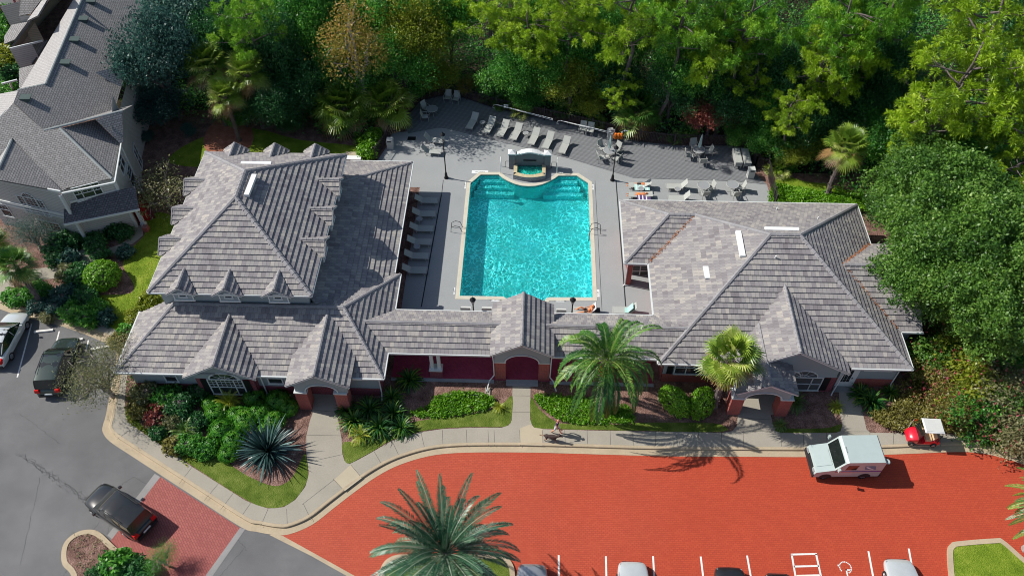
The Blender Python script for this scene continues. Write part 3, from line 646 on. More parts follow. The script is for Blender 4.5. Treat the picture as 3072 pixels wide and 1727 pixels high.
zt, zp = 6.1, 9.2; x0, x1, y0, y1 = -25.08, -14.37, 33.42, 47.25; pa, pb = (-19.95, 39.2, zp), (-19.95, 41.8, zp)
rf = MB(); c4 = [(x0, y0, zt), (x1, y0, zt), (x1, y1, zt), (x0, y1, zt)]
roof_face(rf, [c4[0], c4[1], pa]); roof_face(rf, [c4[1], c4[2], pb, pa]); roof_face(rf, [c4[2], c4[3], pb]); roof_face(rf, [c4[3], c4[0], pa, pb])
r2 = rf.build('roof', M['roof'], W, loc='world')
cp = Caps(); ridge(cp, c4[0], pa, .16); ridge(cp, c4[1], pa, .16); ridge(cp, c4[2], pb, .16); ridge(cp, c4[3], pb, .16); ridge(cp, pa, pb, .16); cp.build('ridge_cap', M['cap'], r2, None)
wl = MB()
for a, b in (((-24.65, 33.85), (-14.8, 33.85)), ((-14.8, 33.85), (-14.8, 46.85)), ((-14.8, 46.85), (-24.65, 46.85)), ((-24.65, 46.85), (-24.65, 33.85))): wallseg(wl, a, b, 2.0, 6.0)
wl.face([(-25.0, 33.5, 5.98), (-14.45, 33.5, 5.98), (-14.45, 47.15, 5.98), (-25.0, 47.15, 5.98)][::-1], 0)
ft = [(-26.5, 29.75), (-10.0, 29.75), (-10.0, 38.0), (-10.4, 38.0), (-10.4, 49.7), (-24.75, 49.7), (-24.75, 34.0), (-26.5, 34.0)]
for i in range(len(ft)): wallseg(wl, ft[i], ft[(i+1) % len(ft)], .05, 2.8, 1.02 if i not in (1, 3) else 2.4)
wl.face([(-26.9, 29.4, 2.76), (-9.6, 29.4, 2.76), (-9.6, 38.1, 2.76), (-26.9, 34.2, 2.76)][::-1], 0); wl.face([(-24.7, 37, 2.755), (-10.0, 37, 2.755), (-10.0, 50.1, 2.755), (-24.7, 50.1, 2.755)][::-1], 0)
wl.build('wall', [M['stucco'], M['brickdk']], W, loc='world')
gutter_(W, [(-27.06, 34.3, 2.85), (-27.06, 29.24, 2.85), (-22.5, 29.24, 2.85)]); gutter_(W, [(-17.7, 29.24, 2.85), (-15.7, 29.24, 2.85)]); gutter_(W, [(-11.5, 29.24, 2.85), (-9.47, 29.24, 2.85), (-9.47, 31.3, 2.85)]); gutter_(W, [(-9.45, 35.0, 2.85), (-9.45, 38.2, 2.85)]); gutter_(W, [(-9.9, 38.3, 2.85), (-9.9, 50.25, 2.85), (-15, 50.25, 2.85)])
gutter_(W, [(x0-.03, y0-.03, zt-.04), (x1+.03, y0-.03, zt-.04), (x1+.03, y1+.03, zt-.04), (x0-.03, y1+.03, zt-.04), (x0-.03, y0-.03, zt-.04)])
def dormer(cx, cy, n):
    rt_, pt = gable(W, (cx, cy), n, .95, 6.17, 6.87, .28, 1.35, -.1, g=.34, capr=.10, fasc=.09)
    rt_.name = 'dormer_roof'
    mb = MB(); hw = .62
    prof = [(-hw, 5.4), (hw, 5.4), (hw, 6.4), (0, 6.83), (-hw, 6.4)]
    mb.face([pt(a, .06, z) for a, z in prof][::1 if n[1] < 0 or n[0] else 1])
    for i in range(5):
        a, b = prof[i], prof[(i+1) % 5]; mb.face([pt(a[0], .06, a[1]), pt(b[0], .06, b[1]), pt(b[0], -1.0, b[1]), pt(a[0], -1.0, a[1])])
    mb.beam(pt(-hw-.08, .08, 5.4), pt(hw+.08, .08, 5.4), .1, .12, 1)
    for s in (-1, 1): mb.beam(pt(s*hw, .06, 5.45), pt(s*hw, .06, 6.35), .07, .07, 1)
    mb.build('dormer_wall', [M['stucco'], M['trim']], rt_)
    c = pt(0, .07, 5.98); wd = window(rt_, c, n, .5, .46, 2, 1, fw_=.07, depth=.05); wd.location = (0, 0, 0)
for u, v in ((531, 863), (671, 865), (822, 867)): dormer(G(u, v, 6.87).x, 33.46, (0, -1))
for u, v in ((1025, 539), (1002, 626), (978, 719)): dormer(-14.4, G(u, v, 6.87).y, (1, 0))
for u, v in ((698, 444), (820, 444), (943, 442)): dormer(G(u, v, 6.87).x, 47.2, (0, 1))
for u, v in ((582, 539), (549, 624), (506, 715)): dormer(-25.03, G(u, v, 6.87).y, (-1, 0))
def onz(px, f, z=6.0):
    "photo pixel onto a sloping surface z = f(x, y)"
    for _ in range(14): q = G(px[0], px[1], z); z = .5*z+.5*f(q.x, q.y)
    return G(px[0], px[1], z)
fE = lambda x, y: 6.1+(-14.37-x)*.556; fN = lambda x, y: 6.1+(47.25-y)*.569
skyvent(W, onz((766, 532), fE)+Vector((0, 0, .2)), onz((742, 594), fE)+Vector((0, 0, .2)), .34, 'ridge_vent', .22); skyvent(W, onz((724, 494), fN)+Vector((0, 0, .14)), onz((815, 494), fN)+Vector((0, 0, .14)), .3, 'ridge_vent', .1)
# front gables
g1, pt = gable(W, (-20.05, 29.3), (0, -1), 2.36, 3.03, 4.46, .42, 3.7, .3)
arch_panel(W, pt, -.05, 2.0, 2.3, 3.1, 4.34, 1.0, 2.3, .62, .12); 
wl = MB(); wallseg(wl, (-22.0, 29.4), (-18.15, 29.4), .1, 2.35, 2.3); wallseg(wl, (-18.15, 29.4), (-18.15, 29.8), .1, 2.6, 2.3); wallseg(wl, (-22.0, 29.8), (-22.0, 29.4), .1, 2.6, 2.3); wl.build('gable_wall', [M['stucco'], M['brickdk']], W, loc='world')
window(W, (-20.08, 29.36, 1.35), (0, -1), 2.3, 1.75, 8, 3, .95, mull=(.25, .75))
for s in (-1, 1): sh = MB(); sh.box(-20.08+s*1.42-.2, -20.08+s*1.42+.2, 29.31, 29.37, .5, 2.2); sh.build('shutter', M['dkmetal'], W, loc='world')
window(W, (-16.9, 29.74, 1.95), (0, -1), .95, 1.25, 3, 2)
window(W, (-23.9, 29.74, 1.9), (0, -1), .8, 1.3, 2, 2)
g2, pt = gable(W, (-13.5, 29.3), (0, -1), 2.03, 3.4, 4.62, 1.1, 4.1, 1.3)
arch_panel(W, pt, .72, 1.72, 2.2, 3.42, 4.5, 1.05, 2.2, .82, .5); sb_ = MB(); sb_.box(-15.2, -14.95, 29.0, 30.4, 2.2, 3.4); sb_.box(-12.15, -11.9, 29.0, 30.4, 2.2, 3.4); sb_.build('porch_side', M['stucco'], W, loc='world')
pier(W, -15.30, -14.50, 28.5, 29.3, 2.1); pier(W, -12.72, -11.9, 28.5, 29.3, 2.1)
spout(W, [(-17.75, 29.25, 2.8), (-17.75, 29.6, 2.3), (-17.75, 29.6, .4), (-17.7, 29.2, .2)]); spout(W, [(-9.55, 29.3, 2.8), (-9.95, 29.65, 2.3), (-9.95, 29.65, .6), (-9.9, 29.2, .3)])
fl_ = MB(); fl_.box(-15.2, -12.0, 28.6, 30.3, .1, .152); fl_.build('porch_floor', M['walk'], W, loc='world')
# ---------------- covered walkway between the wings
B = thing('breezeway', 'covered walkway with a tiled roof and central arched gable joining the two clubhouse wings', 'breezeway', (-.6, 33, 0))
rf = MB(); zr = 3.88; ya, yb, yc = 31.35, 33.12, 34.9
roof_face(rf, [(-11.2, ya, ZE), (10.5, ya, ZE), (10.5, yb, zr), (-11.2, yb, zr)]); roof_face(rf, [(10.5, yc, ZE), (-11.2, yc, ZE), (-11.2, yb, zr), (10.5, yb, zr)], vo=40)
r3 = rf.build('roof', M['roof'], B, loc='world')
cp = Caps(); ridge(cp, (-11.2, yb, zr), (10.5, yb, zr), .12); cp.build('ridge_cap', M['cap'], r3, None)
gutter_(B, [(-9.4, ya-.05, 2.84), (-2.7, ya-.05, 2.84)]); gutter_(B, [(1.4, ya-.05, 2.84), (8.4, ya-.05, 2.84)]); gutter_(B, [(-9.4, yc+.05, 2.84), (-2.7, yc+.05, 2.84)]); gutter_(B, [(1.5, yc+.05, 2.84), (8.3, yc+.05, 2.84)])
g3, pt = gable(B, (-.60, ya), (0, -1), 2.05, 3.6, 4.83, .55, 3.75, 3.75)
arch_panel(B, pt, .15, 1.82, 2.25, 3.6, 4.68, 1.12, 2.25, .85, .4); arch_panel(B, pt, -3.1, 1.82, 2.25, 3.6, 4.68, 1.12, 2.25, .85, .3); sb_ = MB(); [sb_.box(-.6+q*1.76-.08, -.6+q*1.76+.08, 31.5, 34.6, 2.3, 3.7) for q in (-1, 1)]; sb_.build('gable_side', M['stucco'], B, loc='world')
so = MB(); so.face([(-9.5, ya, 2.75), (8.4, ya, 2.75), (8.4, yc, 2.75), (-9.5, yc, 2.75)][::-1]); so.build('soffit', M['trim'], B, loc='world')
for xx in (-2.42, .52):
    for yy in (31.25, 34.7): pier(B, xx, xx+.72, yy, yy+.68, 2.15)
for xx in (-6.45, 5.0):
    for yy in (31.45, 34.45):
        pier(B, xx-.42, xx+.42, yy-.2, yy+.35, .95, 'brickdk', 'brick_pedestal')
        for s in (-.24, .24):
            mb = MB(); mb.box(xx+s-.11, xx+s+.11, yy-.04, yy+.18, .95, 2.75); mb.box(xx+s-.15, xx+s+.15, yy-.08, yy+.22, 1.03, 1.13); mb.box(xx+s-.15, xx+s+.15, yy-.08, yy+.22, 2.6, 2.74); mb.build('column', M['trim'], B, loc='world')
pf = MB(); pf.box(-9.55, 8.3, 31.2, 34.9, .1, .175); pf.build('floor', M['porchfloor'], B, loc='world')
st = MB(); st.box(-9.55, -2.5, 30.95, 31.2, .1, .19); st.box(1.3, 8.35, 30.95, 31.2, .1, .19); st.box(-1.68, .5, 31.0, 31.25, .1, .188); st.box(-1.68, .5, 30.75, 31.0, .1, .16); st.build('step', mat('grey_step', (.30, .31, .32), .9), B, loc='world')
spout(B, [(-2.55, 31.3, 2.8), (-2.5, 31.2, 2.3), (-2.48, 31.15, .8), (-2.8, 30.85, .55), (-2.95, 30.2, .25)]); spout(B, [(1.35, 31.3, 2.8), (1.33, 31.2, 2.3), (1.3, 31.15, .7), (1.55, 30.95, .5), (1.75, 30.3, .25)])
# ---------------- east clubhouse
Eb = thing('clubhouse', 'clubhouse wing right of the pool, broad hipped roof with brown leaves in its valleys', 'clubhouse', (16.5, 38.5, 0))
rf = MB(); R1, R2, zz = (16.0, 39.0, 6.85), (18.0, 39.0, 6.85), 4.63
NWp, VP_ = (11.77, 43.0, zz), (9.85, 43.0, zz)
roof_face(rf, [(8.37, 31.0, ZE), (24.7, 31.0, ZE), R2, R1]); roof_face(rf, [(24.7, 31.0, ZE), (24.7, 46.2, ZE), R2], vo=30)
roof_face(rf, [(6.65, 46.2, ZE), (24.7, 46.2, ZE), R2, R1, NWp, VP_], vo=60); roof_face(rf, [(8.37, 31.0, ZE), (8.37, 39.76, ZE), NWp, R1], vo=90)
roof_face(rf, [(6.65, 39.76, ZE), (8.37, 39.76, ZE), NWp, VP_]); roof_face(rf, [(6.65, 39.76, ZE), (6.65, 46.2, ZE), VP_], vo=20)
roof_face(rf, [(20.6, 34.07, ZE), (26.25, 34.07, ZE), (26.25, 38.05, 5.02), (20.6, 38.05, 5.02)]); roof_face(rf, [(26.25, 42.05, ZE), (20.6, 42.05, ZE), (20.6, 38.05, 5.02), (26.25, 38.05, 5.02)], vo=50)
r4 = rf.build('roof', M['roof'], Eb, loc='world')
cp = Caps()
for a, b in (((8.37, 31.0, ZE), R1), ((24.7, 31.0, ZE), R2), ((24.7, 46.2, ZE), R2), (NWp, R1), (R1, R2), (NWp, VP_), ((6.65, 39.76, ZE), VP_), ((6.65, 46.2, ZE), VP_), ((21.3, 38.05, 5.02), (26.25, 38.05, 5.02))): ridge(cp, a, b, .15)
cp.build('ridge_cap', M['cap'], r4, None)
gutter_(Eb, [(6.6, 46.25, 2.84), (6.6, 39.7, 2.84), (8.3, 39.7, 2.84), (8.3, 35.0, 2.84)]); gutter_(Eb, [(8.3, 31.2, 2.84), (8.3, 30.94, 2.84), (13.1, 30.94, 2.84)]); gutter_(Eb, [(20.8, 30.94, 2.84), (24.76, 30.94, 2.84), (24.76, 34.0, 2.84), (26.3, 34.0, 2.84)]); gutter_(Eb, [(24.76, 42.1, 2.84), (24.76, 46.26, 2.84), (6.7, 46.26, 2.84)])
wl = MB(); ft = [(8.85, 31.45), (24.25, 31.45), (24.25, 34.5), (25.85, 34.5), (25.85, 41.6), (24.25, 41.6), (24.25, 45.75), (7.1, 45.75), (7.1, 41.2), (8.85, 41.2)]
for i in range(len(ft)): wallseg(wl, ft[i], ft[(i+1) % len(ft)], .05, 2.78, (2.3 if i in (7, 8, 9) else 1.04))
wl.face([(8.45, 31.05, 2.765), (24.6, 31.05, 2.765), (24.6, 46.1, 2.765), (8.45, 46.1, 2.765)][::-1]); wl.face([(6.75, 39.85, 2.76), (8.5, 39.85, 2.76), (8.5, 46.1, 2.76), (6.75, 46.1, 2.76)][::-1])
wl.face([(25.85, 34.5, 2.75), (25.85, 41.6, 2.75), (25.85, 38.05, 4.7)])
wl.build('wall', [M['stucco'], M['brick']], Eb, loc='world')
# white glazed door and pier of the west alcove
pier(Eb, 6.95, 7.3, 40.0, 40.6, 2.7)
dr = MB(); dr.box(7.4, 8.8, 41.12, 41.19, .15, 2.4); dr.box(7.5, 8.7, 41.05, 41.12, .15, 2.3, 1)
for xx in (7.45, 8.05, 8.7): dr.box(xx-.03, xx+.05, 40.99, 41.05, .15, 2.3)
for zz_ in (.6, 1.2, 1.75, 2.3): dr.box(7.45, 8.75, 41.0, 41.045, zz_-.03, zz_+.03)
dr.build('door', [M['trim'], M['shade']], Eb, loc='world'); spout(Eb, [(6.85, 39.75, 2.8), (6.9, 39.95, 2.4), (6.9, 39.95, .3), (6.75, 39.8, .2)])
# south side: big front gable, arched porch gable, windows and door
g4, pt = gable(Eb, (16.8, 31.0), (0, -1), 3.7, 3.03, 5.25, .6, 4.9, .5)
arch_panel(Eb, pt, .1, 3.3, 1.82, 3.1, 5.1, .95, 1.82, .72, .12)
wl = MB(); wallseg(wl, (13.6, 30.95), (20.2, 30.95), .1, 1.9, 1.8); wallseg(wl, (20.2, 30.95), (20.2, 31.5), .1, 2.8, 1.8); wallseg(wl, (13.6, 31.5), (13.6, 30.95), .1, 2.8, 1.8); wl.build('gable_wall', [M['stucco'], M['brickdk']], Eb, loc='world')
window(Eb, (17.95, 30.91, 1.05), (0, -1), 2.7, 1.5, 1, 1, .95, True, mull=(.28, .75))
sh = MB(); sh.box(19.38, 19.8, 30.86, 30.92, .35, 1.75); sh.build('shutter', M['dkmetal'], Eb, loc='world')
window(Eb, (10.95, 31.44, 1.85), (0, -1), 2.7, 1.5, 9, 3, mull=(.28, .78))
sh = MB(); sh.box(9.1, 9.5, 31.39, 31.45, 1.1, 2.6); sh.build('shutter', M['dkmetal'], Eb, loc='world')
g5, pt = gable(Eb, (14.95, 31.0), (0, -1), 1.92, 3.12, 4.12, 2.35, 2.4, -.1)
arch_panel(Eb, pt, 2.08, 1.7, 2.1, 3.12, 4.0, 1.15, 2.1, .72, .5); sb_ = MB(); sb_.box(13.25, 13.45, 29.3, 31.0, 2.1, 3.15); sb_.box(16.45, 16.65, 29.3, 31.0, 2.1, 3.15); sb_.build('porch_side', M['stucco'], Eb, loc='world')
pier(Eb, 13.0, 13.8, 28.9, 29.7, 2.05); pier(Eb, 16.1, 16.9, 28.9, 29.7, 2.05)
spout(Eb, [(13.1, 31.0, 2.75), (13.1, 31.2, 2.5), (13.05, 29.1, 2.5), (13.05, 28.9, 2.1)])
fl_ = MB(); fl_.box(13.2, 17.0, 29.0, 31.0, .1, .152); fl_.build('porch_floor', M['walk'], Eb, loc='world')
dr = MB(); dr.box(20.55, 21.75, 31.36, 31.44, .12, 2.5)
for i in range(3):
    for j in range(5): dr.box(20.72+i*.22, 20.9+i*.22, 31.33, 31.37, .75+j*.32, 1.02+j*.32, 1)
dr.box(21.44, 21.47, 31.3, 31.36, 1.1, 1.25, 1); dr.build('door', [M['trim'], M['glass']], Eb, loc='world')
window(Eb, (22.9, 31.44, 2.25), (0, -1), 1.7, .42, 6, 1, mull=(.33, .66))
spout(Eb, [(20.55, 30.65, 2.7), (20.4, 30.8, 2.4), (20.35, 30.85, .3), (20.2, 30.6, .15)]); spout(Eb, [(24.3, 31.0, 2.75), (24.25, 31.35, 2.4), (24.25, 31.38, .5), (24.1, 31.0, .25)])
stp = MB(); stp.box(20.45, 21.85, 30.9, 31.4, .1, .2); stp.build('step', M['band'], Eb, loc='world')
# roof fittings
fW = lambda x, y: ZE+(x-8.37)*.524; fN2 = lambda x, y: ZE+(46.2-y)*.556; fS = lambda x, y: ZE+(y-31)*.5
skyvent(Eb, onz((2213, 698), fW, 5)+Vector((0, 0, .14)), onz((2227, 774), fW, 5)+Vector((0, 0, .14)), .36, 'ridge_vent', .2); skyvent(Eb, onz((2293, 690), fN2, 5)+Vector((0, 0, .12)), onz((2395, 692), fN2, 5)+Vector((0, 0, .12)), .3, 'ridge_vent', .14)
skyvent(Eb, onz((2117, 802), fW, 5)+Vector((0, 0, .1)), onz((2124, 838), fW, 5)+Vector((0, 0, .1)), .42, 'skylight', .1)
for q, f_ in (((2325, 776), fS), ((2329, 631), fN2), ((2452, 660), fN2)): b = onz(q, f_, 5); pv = MB(); pv.tube([b, b+Vector((0, 0, .3))], .05, 6); pv.build('vent_pipe', M['white'], Eb, loc='world')
# dead leaves lying in the valleys
def leaf_line(a, b, n, wd, seed):
    random.seed(seed); m = MB()
    for _ in range(n):
        p = Vector(a).lerp(Vector(b), random.random())+Vector((random.gauss(0, wd), random.gauss(0, wd), .07+random.random()*.04)); s = random.uniform(.02, .045); an = random.random()*6.3
        m.face([p+Vector((cos(an+k*pi/2)*s, sin(an+k*pi/2)*s, random.uniform(-.01, .02))) for k in range(4)])
    return m
m_ = MB()
for a, b, n, s in (((24.6, 42.0, 2.9), (21.3, 38.1, 4.95), 500, 1), ((21.3, 38.0, 4.95), (24.6, 34.2, 2.9), 330, 2), ((8.4, 39.8, 2.95), (11.7, 42.9, 4.6), 260, 3)):
    mm = leaf_line(a, b, n, .07, s); m_.raw(mm.v, mm.f)
M['deadleaf'] = mat('dead_leaves', (.34, .12, .04), .9, .6, 3, 30)
tag(m_.build('dead_leaves', M['deadleaf']), kind='stuff')
# ================================================================ neighbouring townhouse, top left
def ray(px): return Vector((0, 0, CH)), (_fw + _r2*((px[0]-1536)/CF) - _u2*((px[1]-863.5)/CF))
def onplane(px, a, n): o, d = ray(px); return o+d*((a-o).dot(n)/d.dot(n))
def pface(mb, anchors, poly, m=0, k=.42, vo=0, th=.12):
    "polygon given in photo pixels lying on the plane through three anchors (u, v, z)"
    A = [G(u*k, v*k, z) for u, v, z in anchors]; n = (A[1]-A[0]).cross(A[2]-A[0]).normalized()
    if n.z < 0: n = -n
    pts = [onplane((u*k, v*k), A[0], n) for u, v in poly]
    h = Vector((0, 0, 1)).cross(n).normalized(); s = n.cross(h)
    ar = sum((pts[i-1]-pts[0]).cross(pts[i]-pts[0]).dot(n) for i in range(len(pts)))
    if ar < 0: pts = pts[::-1]
    vs2 = [(p.dot(h), p.dot(s)) for p in pts]; ov, fs = fill([vs2]); lk = {i: min(range(len(vs2)), key=lambda j: (vs2[j][0]-ov[i].x)**2+(vs2[j][1]-ov[i].y)**2) for i in range(len(ov))}
    for f in fs:
        q = [pts[lk[i]] for i in f]
        if (q[1]-q[0]).cross(q[2]-q[0]).dot(n) < 0: q = q[::-1]
        mb.face(q, m, [(p.dot(h)/.3+40, p.dot(s)/.3+vo) for p in q])
    for i in range(len(pts)): a, b = pts[i-1], pts[i]; mb.face([a, b, b-n*th, a-n*th], m, [(0, 0)]*4)
    mb.face([p-n*th for p in pts[::-1]] if len(pts) < 5 else [pts[0]-n*th, pts[2]-n*th, pts[1]-n*th], m, None)
    return pts
K1 = 1/2.414
H1 = thing('townhouse', 'grey two-storey townhouse with shingled roofs and a dark porch roof', 'house', (-37, 52, 0))
rf = MB()
pface(rf, [(590, 0, 8), (330, 610, 8), (820, 800, 5.4)], [(640, -120), (590, 0), (330, 610), (130, 655), (100, 740), (320, 945), (600, 878), (830, 805), (940, 400), (1030, 100), (1090, -120)], k=K1)
pface(rf, [(590, 0, 8), (330, 610, 8), (150, 640, 5.4)], [(600, -120), (645, -120), (590, 0), (330, 610), (150, 640), (530, 0)], 1, k=K1)
pface(rf, [(130, 655, 8), (0, 860, 8), (0, 680, 5.8)], [(0, 860), (-60, 950), (-60, 690), (0, 680), (130, 655), (100, 740)], 1, k=K1)
pface(rf, [(435, 930, 7.4), (485, 1360, 5.4), (805, 1290, 5.4)], [(-60, 950), (0, 860), (100, 740), (320, 945), (435, 930), (808, 1292), (485, 1362), (445, 1385), (90, 1000), (-10, 1190), (-80, 1300)], k=K1, vo=100)
pface(rf, [(435, 930, 7.4), (805, 1290, 5.4), (865, 1040, 5.4)], [(435, 930), (690, 865), (868, 1040), (812, 1292)], k=K1, vo=200)
pface(rf, [(690, 865, 7.4), (930, 795, 7.4), (880, 1035, 5.7)], [(690, 865), (885, 803), (893, 1030), (868, 1038)], k=K1, vo=300)
pface(rf, [(90, 1000, 7.3), (0, 1200, 7.3), (450, 1385, 5.4)], [(90, 1000), (452, 1388), (-10, 1302), (-120, 1275), (-20, 1240), (0, 1200)], k=K1, vo=400)
pface(rf, [(90, 1000, 7.3), (0, 1200, 7.3), (-60, 1080, 5.6)], [(90, 1000), (0, 1200), (-100, 1380), (-160, 1150)], 1, k=K1, vo=450)
pface(rf, [(690, 525, 6.7), (850, 480, 6.7), (845, 625, 5.5)], [(690, 525), (880, 475), (880, 640), (840, 620)], 1, k=K1, vo=500)
A0, A1 = G(320*K1, 945*K1, 7.35), G(885*K1, 803*K1, 7.35); rf.face([A0, A1, A1+Vector((-.9, 3.2, -1.9)), A0+Vector((-.9, 3.2, -1.9))][::-1], 0, [(0, 0), (15, 0), (15, 9), (0, 9)])
hr = rf.build('roof', [M['shingle'], shingle_mat('pale_shingles', (.42, .40, .39), (.52, .50, .48))], H1, loc='world')
cp = Caps()
def pcap(a, b, r=.1): ridge(cp, G(a[0]*K1, a[1]*K1, a[2]), G(b[0]*K1, b[1]*K1, b[2]), r, .3)
pcap((640, -120, 8.02), (590, 0, 8.02)); pcap((590, 0, 8.02), (330, 610, 8.02)); pcap((330, 610, 8.02), (130, 655, 8.02)); pcap((100, 740, 7.95), (0, 860, 8.02)); pcap((320, 945, 7.4), (885, 803, 7.4)); pcap((435, 930, 7.42), (808, 1290, 5.45)); pcap((90, 1000, 7.3), (-10, 1222, 7.3))
cp.build('ridge_cap', mat('shingle_cap', (.33, .35, .34),   .9), hr, None)
for u, v in ((655, 15), (600, 145), (535, 295), (468, 460), (180, 715)):
    m = MB(); n_ = (G(330*K1, 610*K1, 8)-G(590*K1, 0, 8)).cross(G(820*K1, 800*K1, 5.4)-G(590*K1, 0, 8)).normalized(); n_ = n_ if n_.z > 0 else -n_
    c = onplane((u*K1, v*K1), G(590*K1, 0, 8), n_); d = (G(330*K1, 610*K1, 8)-G(590*K1, 0, 8)).normalized(); e = n_.cross(d)
    if e.z > 0: e = -e
    q = [c-d*.32-e*.35, c+d*.32-e*.35, c+d*.32+e*.35, c-d*.32+e*.35]; t = [q[0]+n_*.06, q[1]+n_*.06, q[2]+n_*.38, q[3]+n_*.38]
    m.raw(q+t, [(4, 5, 6, 7), (0, 1, 5, 4), (1, 2, 6, 5), (2, 3, 7, 6), (3, 0, 4, 7)]); m.build('roof_vent', mat('vent_green_grey', (.07, .10, .09), .6) if 'rv' not in M else M['rv'], hr); M['rv'] = bpy.data.materials['vent_green_grey']
m = MB(); m.beam(G(320*K1, 1030*K1, 6.9), G(405*K1, 985*K1, 7.05), .28, .3); m.build('roof_vent', M['rv'], hr)
H1['kids'] = 0
def vplane(a, b): a = Vector((*a, 0)); b = Vector((*b, 0)); d = (b-a).normalized(); return a, Vector((d.y, -d.x, 0))
wl = MB(); cR, cL = (-31.8, 45.05), (-35.0, 43.6)
wallseg(wl, cL, cR, 0, 5.35); wallseg(wl, cR, (-32.75, 49.1), 0, 5.35); wallseg(wl, (-32.75, 49.1), (-34.1, 53.2), 0, 6.8); wallseg(wl, (-34.1, 53.2), (-36.9, 69), 0, 5.3)
wallseg(wl, (-35.05, 43.15), cL, 0, 5.35); wallseg(wl, (-43.6, 56), (-43, 50), 0, 5.3)
gp, gn = vplane((-41.5, 44.75), (-35.05, 43.15))
tp = [onplane(p, gp, gn) for p in ((184, 574), (0, 539.5), (-90, 522))]
wl.face([(-35.05, 43.15, 0), (-35.05, 43.15, tp[0].z), tuple(tp[1]), tuple(tp[2]), (tp[2].x, tp[2].y, 0)][::-1]); bz = onplane((150, 645), gp, gn)
M['siding'] = brick_mat('lap_siding', (.46, .45, .43), (.50, .49, .47), (.30, .29, .28), 9, .18, .02, var=.1)
wl.build('wall', M['siding'], H1, loc='world')
tr = MB(); d = Vector((-35.05+41.5, 43.15-44.75, 0)).normalized()
for z, hh_ in ((3.1, .25), (2.75, .1)): tr.beam(Vector((-41.5, 44.75, z))+gn*.05, Vector((-35.0, 43.13, z))+gn*.05, .08, hh_)
for a, b in ((tp[0]+gn*.06, tp[1]+gn*.06), (tp[1]+gn*.06, tp[2]+gn*.06)): tr.beam(a, b, .1, .22)
for x, y in ((-35.05, 43.1), cR, (-32.75, 49.1)): tr.box(x-.09, x+.09, y-.09, y+.09, .1, 5.3)
tr.beam((*cL, 4.15), (*cR, 4.15), .12, .16); tr.beam((-35.0, 43.25, 5.36), (-31.45, 44.55, 5.36), .12, .12); tr.beam((-31.45, 44.55, 5.36), (-32.4, 48.9, 5.5), .1, .12)
tr.build('trim', M['trim'], H1, loc='world')
def vwin(px, a, b, w_, h, **k): o, n = vplane(a, b); c = onplane(px, o, n); window(H1, c, n, w_, h, **k)
vwin((102, 617), (-41.5, 44.75), (-35.05, 43.15), 2.3, 1.7, cols=7, rows=3, mull=(.25, .75), arch=.6); vwin((160, 690), (-41.5, 44.75), (-35.05, 43.15), 1.9, 1.9, cols=6, rows=3, mull=(.5,)); vwin((16, 628), (-41.5, 44.75), (-35.05, 43.15), .9, 1.5, cols=3, rows=2)
vwin((264, 575), cL, cR, 1.9, 1.35, cols=6, rows=2, mull=(.28, .72))
vwin((362, 486), cR, (-32.75, 49.1), 1.5, 1.5, cols=2, rows=2, mull=(.5,)); vwin((392, 528), cR, (-32.75, 49.1), 1.3, 1.6, cols=2, rows=2); vwin((413, 470), (-32.75, 49.1), (-34.1, 53.2), 1.3, 2.0, cols=2, rows=2, mull=(.5,)); vwin((413, 118), (-34.1, 53.2), (-36.9, 69), 1.5, 1.5, cols=2, rows=2, mull=(.5,))
rf = MB(); pface(rf, [(192, 673, 3), (416, 628, 3), (206, 606, 4.1)], [(206, 606), (352, 573), (372, 566), (405, 560), (418, 628), (192, 673), (191, 627), (207, 624)], k=1)
pr = rf.build('porch_roof', shingle_mat('dark_shingles', (.10, .10, .115), (.17, .165, .18)), H1, loc='world')
g_ = MB(); g_.beam(G(192, 674, 2.95), G(419, 628, 2.95), .14, .16); g_.build('gutter', M['trim'], pr)['x'] = 0
for u, v in ((245, 711), (302, 700), (366, 684), (433, 676)):
    b = G(u, v, .12); m = MB(); m.box(b.x-.13, b.x+.13, b.y-.13, b.y+.13, .4, 2.9); m.box(b.x-.18, b.x+.18, b.y-.18, b.y+.18, .1, .45); m.box(b.x-.17, b.x+.17, b.y-.17, b.y+.17, 2.7, 2.88); m.build('column', M['trim'], H1, loc='world')
def lattice(a, b, z0, z1, s=.16):
    a = Vector(a); b = Vector(b); L = (b-a).length; t = (b-a)/L; m = MB(); Z = Vector((0, 0, 1)); h = z1-z0
    x = -h
    while x < L:
        for sg in (0, 1):
            x0, x1 = max(x, 0), min(x+h, L)
            if x1 > x0: za, zb = (x0-x, x1-x) if sg == 0 else (h-(x0-x), h-(x1-x)); m.beam(a+t*x0+Z*(z0+za), a+t*x1+Z*(z0+zb), .012, .035, up=(t.y, -t.x, 0))
        x += s
    for q in (z0, z1): m.beam(a+Z*q, b+Z*q, .05, .06)
    for q in (a, b): m.beam(q+Z*z0, q+Z*z1, .05, .06)
    m.build('lattice_panel', M['trim'], H1, loc='world')
p1, p2, p3, p4 = [G(u, v, 0)+Vector((0, .15, 0)) for u, v in ((306, 700), (323, 696), (362, 686), (384, 680))]
lattice(p1, p2, .2, 2.4); lattice(p2, p3, .2, 2.4); lattice(p3, p4, .2, 2.4)
bw = MB(); a, b = Vector((-35.0, 44.6, 0)), Vector((-30.6, 46.0, 0)); wallseg(bw, a[:2], b[:2], .1, 2.9); bw.build('wall', mat('porch_back_wall', (.12, .02, .03), .8), H1, loc='world')
for t0 in (.08, .72):
    d = MB(); q = a.lerp(b, t0); q2 = a.lerp(b, t0+.2); d.beam(q+Vector((0, -.06, 1.15)), q2+Vector((0, -.06, 1.15)), .06, 2.1); d.build('door', mat('red_door', (.30, .02, .02), .5) if 'rd' not in M else M['rd'], H1, loc='world'); M['rd'] = bpy.data.materials['red_door']
